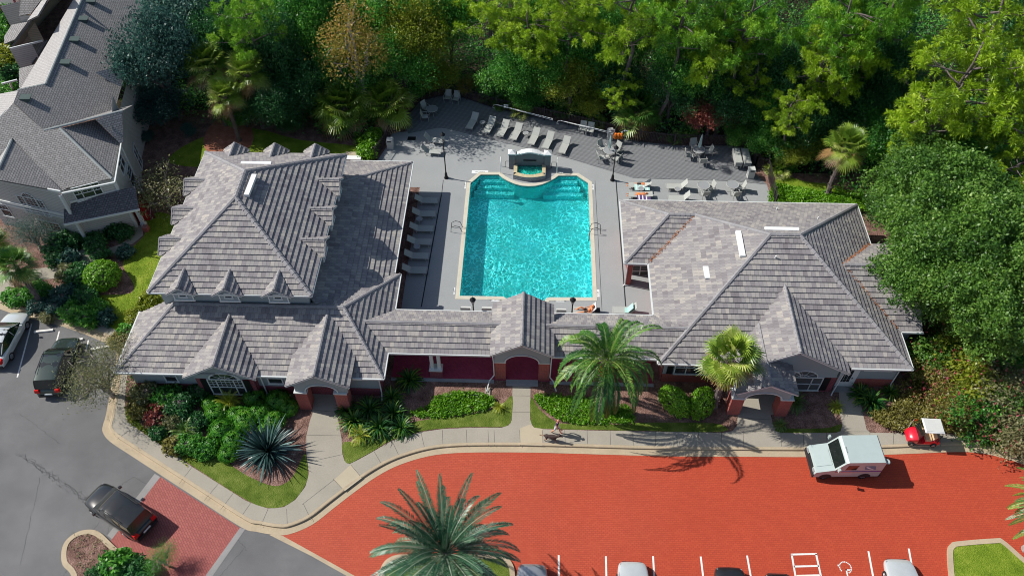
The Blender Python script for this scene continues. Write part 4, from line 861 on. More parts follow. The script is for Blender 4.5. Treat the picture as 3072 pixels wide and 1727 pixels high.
bp = MB(); c = G(441, 692, .1); bp.box(c.x-.2, c.x+.2, c.y-.2, c.y+.2, .1, .6); bp.build('brick_pier', M['brick'], H1, loc='world')
H2 = thing('townhouse', 'pale shingled townhouse roofs cut by the top left corner, behind the nearest house', 'house', (-46, 62, 0))
rf = MB()
for an, po, mi in (([(147, 0, 7), (92, 62, 7), (29, 145, 5.4)], [(160, -40), (147, 0), (118, 45), (92, 62), (29, 145), (128, 122), (218, 5), (240, -40)], 0), ([(141, 0, 7), (84, 60, 7), (127, 0, 5.8)], [(160, -40), (141, 0), (113, 47), (81, 63), (127, 0), (140, -40)], 1),
                   ([(62, 0, 6), (57, 48, 5), (123, 0, 6)], [(50, -40), (62, 0), (57, 48), (92, 42), (123, 0), (135, -40)], 0), ([(35, 75, 4), (83, 66, 4.5), (13, 132, 3.5)], [(35, 75), (83, 66), (44, 119), (13, 132), (12, 110)], 0),
                   ([(95, 132, 4), (143, 121, 5), (95, 193, 3.6)], [(95, 132), (143, 121), (95, 193)], 0), ([(57, 206, 4), (108, 193, 4.6), (60, 263, 3.4)], [(57, 206), (108, 193), (64, 266), (57, 263)], 0)):
    pface(rf, an, po, mi, k=1)
rf.build('roof', [M['shingle'], bpy.data.materials['pale_shingles']], H2, loc='world')
wl = MB()
for a, b, z0, z1 in (((29, 148, 5.3), (96, 133, 5.3), 0, 5.3), ((0, 20, 5), (58, 5, 5), 0, 5), ((57, 50, 4.9), (92, 43, 5), 0, 4.9)):
    A_, B2 = G(*a), G(*b); wallseg(wl, A_[:2], B2[:2], z0, z1)
wl.build('wall', M['siding'], H2, loc='world')
tr = MB(); tr.beam(G(29, 147, 5.4), G(128, 123, 5.4), .1, .16); tr.beam(G(5, 252, 3), G(52, 240, 3), .14, .14); tr.beam(G(28, 245, 2.9), G(42, 278, .2), .14, .14); tr.beam(G(42, 0, 4.5), G(56, 48, .3), .2, .2, 1); tr.beam(G(-5, 10, 4.5), G(12, 42, .3), .2, .2, 1); tr.build('trim', [M['trim'], M['brickdk']], H2, loc='world')
# strip of pale pavement and low white wall behind the west wing
m = MB(); a = G(1040, 480, .2); m.box(a.x-.3, a.x+1.35, a.y-.5, a.y+.0, .1, .7); tag(m.build('low_wall', M['white']), 'low white wall at the north east corner of the left clubhouse wing', 'wall')
sheet('path', P([(1038, 456), (1082, 456), (1084, 478), (1038, 478)]), .156, M['walk_new'])
# ================================================================ pool features
FT = thing('pool_fountain', 'raised spa basin with grey back wall, white arched cap and two capped pillars', 'fountain', (*G(1586, 520)[:2], 0))
xl, xr = G(1527, 512).x, G(1651, 514).x; yb = G(1590, 512).y; xm = (xl+xr)/2
M['fgrey'] = mat('fountain_grey', (.18, .185, .195), .8, .05); M['mosaic'] = brick_mat('pool_mosaic', (.14, .15, .17), (.22, .23, .25), (.33, .33, .34), .15, .15, .012)
for x0 in (xl, xr-.52): m = MB(); m.box(x0, x0+.52, yb, yb+.5, .1, 1.75); m.build('pillar', M['fgrey'], FT, loc='world'); m = MB(); m.box(x0-.07, x0+.59, yb-.07, yb+.57, 1.75, 1.83); m.raw([(x0-.07, yb-.07, 1.83), (x0+.59, yb-.07, 1.83), (x0+.59, yb+.57, 1.83), (x0-.07, yb+.57, 1.83), (x0+.26, yb+.25, 2.05)], [(0, 1, 4), (1, 2, 4), (2, 3, 4), (3, 0, 4)]); m.build('pillar_cap', M['white'], FT, loc='world')
hw = xm-xl-.5; prof = [(-hw, .1), (-hw, 1.55)]+[(-hw*.62+hw*1.24*k/8, 1.68+.22*sin(pi*(k+.6)/9.2)) for k in range(9)]+[(hw, 1.55), (hw, .1)]
m = MB(); ov, fs = fill([prof]); m.raw([(xm+v.x, yb+.12, v.y) for v in ov], fs); m.raw([(xm+v.x, yb+.42, v.y) for v in ov], [f[::-1] for f in fs])
for i in range(1, len(prof)-2): a, b = prof[i], prof[i+1]; m.beam((xm+a[0], yb+.27, a[1]+.04), (xm+b[0], yb+.27, b[1]+.04), .5 if 2 <= i < 10 else .34, .12, 1)
m.box(xm-.55, xm+.55, yb+.02, yb+.12, 1.05, 1.10, 2); m.build('back_wall', [M['fgrey'], M['white'], M['dkmetal']], FT, loc='world')
s0, s1 = xl+.42, xr-.42; m = MB(); yf = yb-1.25
front = [(s0+(s1-s0)*k/10, yf-.30*sin(pi*k/10)) for k in range(11)]
for i in range(10): a, b = front[i], front[i+1]; m.face([(*a, .05), (*b, .05), (*b, .62), (*a, .62)], 0)
for x in (s0, s1): m.box(x-.02, x+.02, yf, yb+.1, .05, .62, 0)
inn = [(s0+.3+(s1-s0-.6)*k/10, yf+.34-.28*sin(pi*k/10)) for k in range(11)]
for i in range(10): a, b, c, d = front[i], front[i+1], inn[i+1], inn[i]; m.face([(*a, .62), (*b, .62), (*c, .62), (*d, .62)], 1); m.face([(*d, .62), (*c, .62), (*c, .3), (*d, .3)][::-1], 0)
for xa, xb in ((s0, s0+.3), (s1-.3, s1)): m.box(xa, xb, yf+.3, yb+.1, .55, .63, 1)
m.build('basin', [M['mosaic'], mat('spa_coping', (.50, .42, .26), .8, .2, 3, 12)], FT, loc='world')
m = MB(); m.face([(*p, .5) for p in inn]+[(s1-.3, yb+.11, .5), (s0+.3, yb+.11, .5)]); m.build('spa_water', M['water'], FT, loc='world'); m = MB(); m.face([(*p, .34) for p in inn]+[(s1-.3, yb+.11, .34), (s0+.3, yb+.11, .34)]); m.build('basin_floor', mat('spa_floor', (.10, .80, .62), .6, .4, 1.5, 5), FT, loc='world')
# splash where the spa spills
def railing(name, label, pts_list, r=.022, grp=None, m_='dkmetal', cat='handrail'):
    m = MB()
    for p in pts_list: m.tube(p, r, 6)
    o = m.build(name, M[m_], smooth=True); return tag(o, label, cat, grp)
def arc_rail(b, h, w_, dx, dy): return [b+Vector((0, 0, 0)), b+Vector((0, 0, h*.8)), b+Vector((dx*w_*.2, dy*w_*.2, h)), b+Vector((dx*w_*.8, dy*w_*.8, h)), b+Vector((dx*w_, dy*w_, h*.8)), b+Vector((dx*w_, dy*w_, -.4))]
for u, v, lb in ((1516, 503, 'dark metal hoop handrail left of the pool fountain'), (1654, 506, 'dark metal hoop handrail right of the pool fountain')):
    b = G(u, v, .1); railing('handrail', lb, [[b, b+Vector((0, 0, .6)), b+Vector((.06, 0, .72)), b+Vector((.36, 0, .72)), b+Vector((.42, 0, .6)), b+Vector((.42, 0, 0))]], .02, 'handrails round the pool')
for u, v, lb in ((1502, 532, 'white entry rail rising from the left pool steps'), (1670, 532, 'white entry rail rising from the right pool steps')):
    b = G(u, v, -.3); m = MB(); m.tube([b, b+Vector((0, .02, 1.5)), b+Vector((0, .5, 1.75)), b+Vector((0, .9, 1.5)), b+Vector((0, .9, .4))], .03, 6); tag(m.build('handrail', M['white'], smooth=True), lb, 'handrail', 'handrails round the pool')
for x0, sx, v0, side in ((1384, -1, 693, 'left'), (1771, 1, 698, 'right')):
    b = G(x0, v0, 0); t = thing('pool_ladder', 'dark metal pool ladder on the %s edge of the pool' % side, 'ladder', (b.x, b.y, 0), 0, 'pool ladders'); yy = 0
    for q in (-.28, .28):
        m = MB(); m.tube([(-sx*.1, q, -.7), (-sx*.08, q, .25), (sx*.08, q, .75), (sx*.45, q, .85), (sx*.75, q, .65), (sx*.8, q, .16)], .024, 6); m.build('rail', M['dkmetal'], t, smooth=True)
    for z in (-.5, -.2): m = MB(); m.beam((-sx*.1, -.28, z), (-sx*.1, .28, z), .1, .03); m.build('tread', M['white'], t)
# ================================================================ lamps
def lamp_post(px, h, label):
    b = G(*px, .15); t = thing('street_lamp', label, 'lamp post', (b.x, b.y, .15), 0, 'lamp posts round the pool'); m = MB()
    m.lathe([(.19, 0), (.19, .08), (.13, .14), (.11, .5), (.07, .6), (.05, .75), (.045, h-.5), (.07, h-.45), (.05, h-.38)], n=10); m.build('post', M['dkmetal'], t, smooth=True)
    m = MB(); m.lathe([(.06, h-.38), (.12, h-.28), (.17, h-.02), (.15, h+.02)], n=8); m.build('lamp_shade', mat('lamp_glass', (.35, .35, .34), .3) if 'lg' not in M else M['lg'], t); M['lg'] = bpy.data.materials['lamp_glass']
    m = MB(); m.lathe([(.21, h+.0), (.22, h+.04), (.12, h+.16), (.03, h+.26), (.02, h+.34)], n=10); m.build('lamp_cap', M['dkmetal'], t)
    return t
lamp_post((1339, 534), 4.6, 'tall black lamp post left of the pool, near the two left loungers'); lamp_post((1837, 541), 3.5, 'tall black lamp post right of the pool, between deck table and sunbathers')
for (u, v), lb in (((1418, 897), 'black lamp post at the near edge of the pool, left of the central gable'), ((1719, 897), 'black lamp post at the near edge of the pool beside the reclining man')):
    q = G(u, v, 3.75); t = lamp_post((1000, 600), 3.5, lb); t.location = (q.x, q.y, .15)
# ================================================================ fence
def fence_run(px, z=.15, h=1.35, name='fence', label='', closed=False):
    pts = [G(u, v, z) for u, v in px]; t = thing(name, label, 'fence', tuple(pts[0])); rl = MB(); n_ = 0
    for a, b in zip(pts, pts[1:]):
        L = (b-a).length; d = (b-a)/L; k = max(1, round(L/2.4))
        for zz_ in (.2, h-.15): rl.beam(a+Vector((0, 0, zz_)), b+Vector((0, 0, zz_)), .04, .05)
        for i in range(int(L/.13)): p = a+d*(i*.13+.06); rl.beam(p+Vector((0, 0, .08)), p+Vector((0, 0, h-.02)), .028, .028)
        for i in range(k):
            p = a+d*(L*i/k); m = MB(); m.box(p.x-.045, p.x+.045, p.y-.045, p.y+.045, z-.02, z+h+.08); m.box(p.x-.06, p.x+.06, p.y-.06, p.y+.06, z+h+.08, z+h+.12); m.build('post', M['fence'], t, loc='world')
    p = pts[-1]; m = MB(); m.box(p.x-.045, p.x+.045, p.y-.045, p.y+.045, z-.02, z+h+.08); m.build('post', M['fence'], t, loc='world')
    rl.build('railing', M['fence'], t, loc='world'); return t
M['fence'] = mat('bronze_fence', (.045, .035, .042), .5, .1)
fence_run([(1262, 306), (1345, 287), (1400, 300), (1490, 330), (1706, 376), (1918, 427), (2021, 438), (2200, 440), (2250, 452), (2263, 506)], label='long dark metal picket fence behind the wooden pool deck')
fence_run([(1127, 480), (1160, 432), (1176, 400), (1213, 392), (1222, 352), (1262, 306)], label='dark metal picket fence at the left end of the pool deck by the fan palms')
fence_run([(2263, 506), (2299, 513), (2318, 600), (2322, 622)], label='dark metal picket fence at the right end of the pool deck')
# ================================================================ furniture
M['frame'] = mat('chair_frame', (.42, .42, .40), .5, .06); M['sling'] = mat('sling_fabric', (.40, .41, .38), .8, .08, 2, 40); M['towel'] = mat('white_towel', (.75, .74, .75), .9, .05)
M['slingw'] = mat('pale_sling', (.56, .56, .53), .8, .06)
def lounger(back=.62, name='sun_lounger'):
    "head end at +x; local z 0 = ground"
    t = thing(name, 'x', 'sun lounger'); m = MB(); hw = .31
    m.face([(-1.0, -hw, .33), (.22, -hw, .34), (.22, hw, .34), (-1.0, hw, .33)]); m.face([(-1.0, -hw, .31), (-1.0, hw, .31), (.22, hw, .32), (.22, -hw, .32)])
    m.build('seat', M['sling'], t); bx, bz = .22+.72*cos(back), .34+.72*sin(back); m = MB(); m.beam((.22, 0, .34), (bx, 0, bz), hw*2, .025); m.build('backrest', M['sling'], t)
    m = MB()
    for s in (-1, 1): m.tube([(-1.05, s*hw, .31), (-.9, s*hw, .33), (.35, s*hw, .33)], .022, 5)
    m.tube([(-1.05, -hw, .31), (-1.05, hw, .31)], .022, 5); m.build('frame', M['frame'], t)
    for s in (-1, 1):
        for x in (-.8, .3): m = MB(); m.tube([(x, s*hw, .32), (x-.07, s*(hw+.02), .0)], .02, 5); m.build('leg', M['frame'], t)
    m = MB(); m.tube([(.22, -hw, .33), (.22+.45*cos(back)+.1, -hw, .2), (bx*.8, -hw, bz*.8)], .012, 4); m.build('support', M['frame'], t)
    return t
def armchair(high=True, name='patio_chair'):
    t = thing(name, 'x', 'chair'); hw = .28
    m = MB(); m.beam((-.27, 0, .42), (.22, 0, .38), hw*2, .03); m.build('seat', M['sling'], t); m = MB(); m.beam((.22, 0, .40), (.42, 0, 1.02), hw*2, .03); m.build('backrest', M['sling'], t)
    for s in (-1, 1):
        m = MB(); m.tube([(.36, s*(hw+.03), .66), (-.22, s*(hw+.05), .64), (-.33, s*(hw+.04), .55)], .022, 5); m.build('armrest', M['frame'], t)
        m = MB(); m.tube([(-.33, s*(hw+.04), .55), (-.30, s*hw, 0)], .02, 5); m.build('leg', M['frame'], t); m = MB(); m.tube([(.36, s*(hw+.02), .66), (.38, s*hw, 0)], .02, 5); m.build('leg', M['frame'], t)
    return t
def round_table(r=.5, h=.7, name='patio_table', glass=True):
    t = thing(name, 'x', 'table'); m = MB(); ring = [(r*cos(2*pi*k/20), r*sin(2*pi*k/20), h) for k in range(21)]; m.tube(ring, .025, 5)
    for k in range(4): a = k*pi/4; m.tube([(r*cos(a), r*sin(a), h), (-r*cos(a), -r*sin(a), h)], .010, 4)
    m.build('table_top', M['frame'], t); m = MB(); m.face([(r*.97*cos(2*pi*k/20), r*.97*sin(2*pi*k/20), h+.008) for k in range(20)]); m.build('glass', mat('table_glass', (.30, .31, .32), .1, .05) if 'tg' not in M else M['tg'], t); M['tg'] = bpy.data.materials['table_glass']
    for k in range(3 if r < .35 else 4): a = k*2*pi/(3 if r < .35 else 4)+.4; m = MB(); m.tube([(r*.8*cos(a), r*.8*sin(a), h), (r*.3*cos(a), r*.3*sin(a), h*.5), (r*.9*cos(a), r*.9*sin(a), 0)], .016, 5); m.build('leg', M['frame'], t)
    return t
def umbrella():
    t = thing('patio_umbrella', 'x', 'umbrella'); m = MB(); m.lathe([(.26, 0), (.26, .05), (.06, .1), (.025, .12), (.02, 2.25)], n=10); m.build('pole', M['frame'], t)
    m = MB(); pts = []
    for k in range(12):
        for z, r in ((1.0, .13 if k % 2 else .06), (1.5, .12 if k % 2 else .07), (2.1, .07 if k % 2 else .05), (2.4, .01)): pts.append((r*cos(k*pi/6), r*sin(k*pi/6), z))
    for k in range(12):
        for j in range(3): a = k*4+j; b = ((k+1) % 12)*4+j; m.raw([pts[a], pts[b], pts[b+1], pts[a+1]], [(0, 1, 2, 3)])
    m.build('folded_canopy', mat('umbrella_cloth', (.42, .55, .52), .9, .1), t); return t
LP = {}
def place(kind, px, rz, label, group, z=.15, z0=None):
    p = G(px[0], px[1], (z0 if z0 is not None else z))
    if kind not in LP: LP[kind] = {'flat': lambda: lounger(.62), 'up': lambda: lounger(.95), 'chair': armchair, 'table': round_table, 'side': lambda: round_table(.24, .42, 'side_table'), 'umb': umbrella, 'low': lambda: lounger(.12)}[kind](); o = LP[kind]; o.location = (p.x, p.y, z); o.rotation_euler = (0, 0, rz); return tag(o, label, None, group)
    return copy_tree(LP[kind], (p.x, p.y, z), rz, label, group)
ords = ['leftmost', 'second from left', 'third from left', 'middle one', 'fifth from left', 'sixth from left', 'rightmost']
ra = radians(72)
for i, (x, y) in enumerate(((1415, 376), (1466, 388), (1507, 398), (1546, 408), (1599, 422), (1641, 434), (1690, 448))): place('flat', (x+4, y-3), ra, 'grey sun lounger on the wooden deck, %s of seven' % ords[i], 'row of loungers on the wooden deck', .178)
for i, (x, y) in enumerate(((1448, 378), (1577, 410))): place('side', (x, y), 0, 'small side table between the %s deck loungers' % ('first two', 'fourth and fifth')[i], 'side tables', .178)
o6 = ['topmost', 'second from the top', 'third from the top', 'fourth from the top', 'fifth from the top', 'bottommost']
for i, (x, y) in enumerate(((1282, 609), (1275, 649), (1268, 693), (1261, 733), (1253, 775), (1247, 818))): place('flat', (x-6, y), pi, 'sun lounger in the shade of the left clubhouse wing, %s' % o6[i], 'shaded loungers along the clubhouse wall')
place('side', (1259, 667), 0, 'side table between the second and third shaded loungers', 'side tables'); place('side', (1252, 750), 0, 'side table between the fourth and fifth shaded loungers', 'side tables')
place('up', (1298, 428), pi-.15, 'upper of two sun loungers beside the left lamp post', 'loungers by the left lamp post'); place('up', (1289, 461), pi-.08, 'lower of two sun loungers beside the left lamp post', 'loungers by the left lamp post'); place('side', (1296, 448), 0, 'side table between the two loungers by the left lamp post', 'side tables')
place('flat', (1922, 563), 0, 'sun lounger under the upper sunbathing person', 'loungers right of the pool'); place('low', (1922, 592), 0, 'sun lounger under the lower sunbathing person', 'loungers right of the pool')
place('up', (2035, 567), .0, 'empty sun lounger right of the sunbathers, upper one', 'loungers right of the pool'); place('up', (2042, 602), .0, 'empty sun lounger half hidden by the roof edge', 'loungers right of the pool'); place('side', (2031, 578), 0, 'side table between the two empty loungers right of the sunbathers', 'side tables'); place('side', (1922, 577), 0, 'side table between the two sunbathing people', 'side tables')
gc_ = 'patio chairs'
place('chair', (1344, 303), radians(80), 'left chair of the pair in the upper left deck corner', gc_, .178); place('chair', (1369, 307), radians(75), 'right chair of the pair in the upper left deck corner', gc_, .178)
place('chair', (1279, 335), radians(140), 'chair behind the small round table at the left end of the deck', gc_, .178); place('chair', (1277, 360), radians(180), 'chair in front of the small round table at the left end of the deck', gc_, .178); place('table', (1298, 345), 0, 'round glass table at the shaded left end of the wooden deck', 'patio tables', .178)
place('chair', (1748, 398), radians(80), 'left chair of the pair against the middle of the fence', gc_, .178); place('chair', (1770, 402), radians(78), 'right chair of the pair against the middle of the fence', gc_, .178)
place('table', (1826, 470), 0, 'round table with folded umbrella next to the right lamp post', 'patio tables', .178); place('umb', (1826, 470), 0, 'folded pale green umbrella beside the right lamp post', 'folded umbrellas', .178)
for (x, y, a, lb) in ((1806, 453, 130, 'back left chair at the table beside the right lamp post'), (1803, 482, 200, 'front left chair at the table beside the right lamp post'), (1847, 458, 45, 'back right chair at the table beside the right lamp post'), (1848, 486, -35, 'front right chair at the table beside the right lamp post')): place('chair', (x, y), radians(a), lb, gc_, .178)
place('table', (2093, 468), 0, 'round table with folded umbrella at the right end of the wooden deck', 'patio tables', .178); place('umb', (2093, 468), 0, 'folded pale green umbrella at the right end of the wooden deck', 'folded umbrellas', .178)
for (x, y, a, lb) in ((2080, 450, 100, 'tall-backed chair behind the table at the right end of the deck'), (2066, 476, 180, 'chair left of the table at the right end of the deck'), (2120, 466, 10, 'chair right of the table at the right end of the deck'), (2106, 494, -90, 'chair in front of the table at the right end of the deck')): place('chair', (x, y), radians(a), lb, gc_, .178)
place('table', (2107, 574), 0, 'round table on the concrete right of the empty loungers', 'patio tables'); place('chair', (2126, 574), radians(20), 'chair right of the round table on the concrete', gc_); place('chair', (2112, 592), radians(-80), 'chair in front of the round table on the concrete', gc_)
place('table', (2193, 572), 0, 'round table nearest the right fence', 'patio tables'); place('chair', (2217, 572), radians(0), 'chair right of the table nearest the right fence', gc_); place('chair', (2204, 593), radians(-80), 'chair in front of the table nearest the right fence', gc_)
# benches by the breezeway
for i, (x, y, lb) in enumerate(((1398, 936, 'leftmost pale bench behind the walkway roof'), (1461, 937, 'pale bench just left of the central gable'), (1683, 942, 'pale bench just right of the central gable'))):
    p = G(x, y, .15); t = thing('bench', lb, 'bench', (p.x, p.y, .15), 0, 'benches behind the walkway roof')
    for nm, a in (('seat', (-.36, .36, -.2, .2, .38, .43)), ('backrest', (-.36, .36, -.24, -.2, .45, .8)), ('leg', (-.34, -.30, -.2, .2, 0, .38)), ('leg', (.30, .34, -.2, .2, 0, .38))): m = MB(); m.box(*a); m.build(nm, M['slingw'], t)
# stacked loungers and bins
p = G(2222, 492, .17)
for k in range(2):
    for j in range(4):
        t = thing('stacked_lounger', 'x', 'sun lounger'); m = MB(); m.box(-.3, .3, -.95, .95, 0, .07); m.build('frame', M['frame'], t); m = MB(); m.box(-.26, .26, -.92, .92, .07, .085); m.build('seat', M['sling'], t)
        t.location = (p.x-.38+k*.74, p.y+.2, .55+j*.11); tag(t, '%s grey lounger of the %s stack at the right end of the deck' % (('bottom', 'second', 'third', 'top')[j], ('left', 'right')[k]), 'sun lounger', 'stacked loungers')
    for j in (0, 3):
        pass
    m = MB()
    for a in (-.25, .25):
        for b in (-.75, .75): m.box(a-.03, a+.03, b-.03, b+.03, 0, .38)
    m.box(-.28, .28, -.8, .8, .33, .38); t = m.build('stack_stand', M['frame']); t.location = (p.x-.38+k*.74, p.y+.2, .172); tag(t, 'low metal stand under the %s stack of loungers' % ('left', 'right')[k], 'stand')
def bin_(px, lb, z=.15, h=.95, w_=.55, m_='slingw', name='waste_bin'):
    p = G(*px, z); t = thing(name, lb, 'bin', (p.x, p.y, z)); m = MB(); m.box(-w_/2, w_/2, -w_/2, w_/2, 0, h*.8, 0, .01); m.build('body', M[m_], t); m = MB(); m.box(-w_/2-.03, w_/2+.03, -w_/2-.03, w_/2+.03, h*.8, h, 0, .06); m.box(-w_*.3, w_*.3, -w_/2-.035, -w_/2-.02, h*.84, h*.95, 1); m.build('lid', [M[m_], M['dkmetal']], t); return t
bin_((1172, 442), 'square grey bin at the gate left of the pool deck'); bin_((2250, 530), 'square grey bin by the right end of the wooden deck', .178); bin_((1829, 415), 'square grey bin at the fence next to the life ring', .178, 1.0, .5)
# life ring on its board, orange vests, rescue poles on the fence
p = G(1873, 418, .18); t = thing('life_ring', 'white life ring hanging on the fence beside orange life vests', 'life ring', (p.x, p.y, .9)); m = MB()
m.tube([(.3*cos(k*pi/10), -.08, .3*sin(k*pi/10)) for k in range(21)], .07, 8); m.build('ring', M['white'], t, smooth=True)
for k in range(4): a = k*pi/2+.6; m = MB(); m.tube([(.3*cos(a-.12), -.08, .3*sin(a-.12)), (.3*cos(a+.12), -.08, .3*sin(a+.12))], .078, 8); m.build('band', M['dkmetal'], t)
M['orange'] = mat('orange_vest', (.85, .22, .03), .8, .2)
for i in range(3):
    p = G(1846+i*9, 408, .9); t = thing('life_vest', 'orange life vest on the fence, %s of three' % ('left', 'middle', 'right')[i], 'life vest', (p.x, p.y, .9), 0, 'orange life vests'); m = MB(); m.lathe([(.10, -.28), (.16, -.2), (.17, .1), (.10, .28), (.04, .3)], n=8); m.build('body', M['orange'], t); m = MB(); m.lathe([(.175, -.05), (.175, .0)], n=8); m.build('strap', M['dkmetal'], t)
for a, b, lb in (((1490, 340), (1657, 382), 'long silver rescue pole on the fence above the loungers'), ((1681, 388), (1838, 424), 'long silver rescue pole with a hook on the fence left of the life ring')):
    A = G(a[0], a[1]-28, .15+1.0); Bp = G(b[0], b[1]-28, 1.15)
    A = G(*a, .15)+Vector((0, -.12, 1.05)); Bp = G(*b, .15)+Vector((0, -.12, 1.05)); m = MB(); m.tube([A, Bp], .03, 6); m.tube([A, A+Vector((-.25, 0, -.05)), A+Vector((-.35, 0, -.3)), A+Vector((-.15, 0, -.4))], .018, 5); m.tube([A+Vector((.5, -.05, -.12)), Bp+Vector((0, -.05, -.12))], .022, 5); tag(m.build('rescue_pole', M['white']), lb, 'pole', 'rescue poles on the fence')
for px, lb in (((1518, 318), 'small white sign on the fence above the loungers'), ((1838, 392), 'small white sign on the fence left of the life ring')):
    p = G(*px, 1.2); m = MB(); m.box(p.x-.2, p.x+.2, p.y-.02, p.y, 1.0, 1.35); m.box(p.x-.14, p.x+.14, p.y-.024, p.y-.02, 1.2, 1.24, 1); m.box(p.x-.14, p.x+.14, p.y-.024, p.y-.02, 1.1, 1.14, 1); tag(m.build('sign', [M['white'], M['dkmetal']]), lb, 'sign')
p = G(1235, 416, .152); m = MB(); m.box(p.x-.42, p.x+.42, p.y-.3, p.y+.3, .15, .17); m.box(p.x-.37, p.x+.37, p.y-.25, p.y+.25, .165, .175, 1); tag(m.build('ground_grate', [M['frame'], M['dkmetal']]), 'dark rectangular grate in the pool deck by the left fence', 'grate')
p = G(622, 1345, .14); m = MB(); m.lathe([(.07, 0), (.07, .45), (.09, .46), (.09, .56), (.03, .62)], n=10); tag(m.build('marker_post', mat('red_marker', (.75, .03, .02), .5)), 'small bright red marker post in the left front bed', 'marker')
for i, (u, v) in enumerate(((1409, 1198), )):
    p = G(u, v, .13); m = MB(); m.tube([p, p+Vector((0, 0, .75))], .03, 6); m.tube([p+Vector((0, 0, .55)), p+Vector((.6, .05, .5)), p+Vector((.62, .05, 0))], .02, 5); tag(m.build('garden_pipe', M['dkmetal']), 'dark bent standpipe behind the left groundcover bed', 'pipe')
for i, (u, v, lb) in enumerate(((1463, 1174, 'pale downspout splash block left of the centre path'), (1981, 1192, 'pale downspout splash block in front of the right windows'))):
    p = G(u, v, .14); m = MB(); m.box(p.x-.18, p.x+.18, p.y-.35, p.y+.3, .12, .17); m.box(p.x-.18, p.x-.12, p.y-.35, p.y+.3, .17, .22); m.box(p.x+.12, p.x+.18, p.y-.35, p.y+.3, .17, .22); tag(m.build('splash_block', M['walk']), lb, 'splash block')
p = G(609, 1475, .15); m = MB(); m.lathe([(.11, 0), (.11, .012)], n=10); tag(m.build('utility_cover', M['dkmetal']), 'small dark utility cover in the diagonal pavement', 'cover')
p = G(270, 700, .15); t = thing('porch_chair', 'pale chair on the townhouse porch', 'chair', (p.x-.1, p.y+.5, .15), radians(70));
for nm, a in (('seat', (-.25, .25, -.25, .25, .38, .44)), ('backrest', (.2, .26, -.25, .25, .44, .95)), ('leg', (-.25, -.2, -.25, .25, 0, .4)), ('leg', (.2, .25, -.25, .25, 0, .4))): m = MB(); m.box(*a); m.build(nm, M['slingw'], t)
# ================================================================ vehicles
def carpaint(name, col, rough=.25, metal=.3): 
    m, nt, p = newmat(name); p.inputs['Base Color'].default_value = (*col, 1); p.inputs['Roughness'].default_value = rough; p.inputs['Metallic'].default_value = metal; p.inputs['Coat Weight'].default_value = .6; p.inputs['Coat Roughness'].default_value = .04
    c = mixrgb(nt, ramp(nt, noise(nt, wpos(nt), 3, 4), [(.4, 0.0), (.7, .18)]), col, tuple(min(1, x*.7+.03) for x in col)); nt.links.new(c, p.inputs['Base Color']); return m
M['carglass'] = carpaint('car_glass', (.012, .016, .016), .06, 0); M['tyre'] = mat('tyre_rubber', (.02, .02, .02), .9); M['rim'] = mat('wheel_rim', (.45, .45, .46), .35, .1, metal=.8); M['redlamp'] = mat('tail_lamp', (.65, .01, .01), .2); M['headlamp'] = mat('head_lamp', (.30, .31, .32), .12); M['blackplastic'] = mat('black_plastic', (.025, .025, .027), .6)
def wheel(par, x, y, r=.34, wd=.23):
    t = MB(); s = 1 if y > 0 else -1; n = 18
    prof = [(r*.6, -wd/2), (r*.93, -wd/2), (r, -wd*.3), (r, wd*.3), (r*.93, wd/2), (r*.6, wd/2)]; vs = []; fs = []
    for rr, yy in prof: vs += [(rr*cos(2*pi*k/n), yy, rr*sin(2*pi*k/n)) for k in range(n)]
    for i in range(len(prof)-1):
        for k in range(n): fs.append((i*n+k, i*n+(k+1) % n, (i+1)*n+(k+1) % n, (i+1)*n+k))
    t.raw(vs, fs); o = t.build('wheel', M['tyre'], par, smooth=True); o.location = (x, y, r)
    m = MB(); m.raw([(r*.6*cos(2*pi*k/n), s*wd*.45, r*.6*sin(2*pi*k/n)) for k in range(n)]+[(0, s*wd*.3, 0)], [((k, (k+1) % n, n) if s < 0 else ((k+1) % n, k, n)) for k in range(n)])
    for k in range(5): a = k*2*pi/5; m.beam((0, s*wd*.46, 0), (r*.58*cos(a), s*wd*.48, r*.58*sin(a)), .05, .04)
    m.build('rim', M['rim'], o)
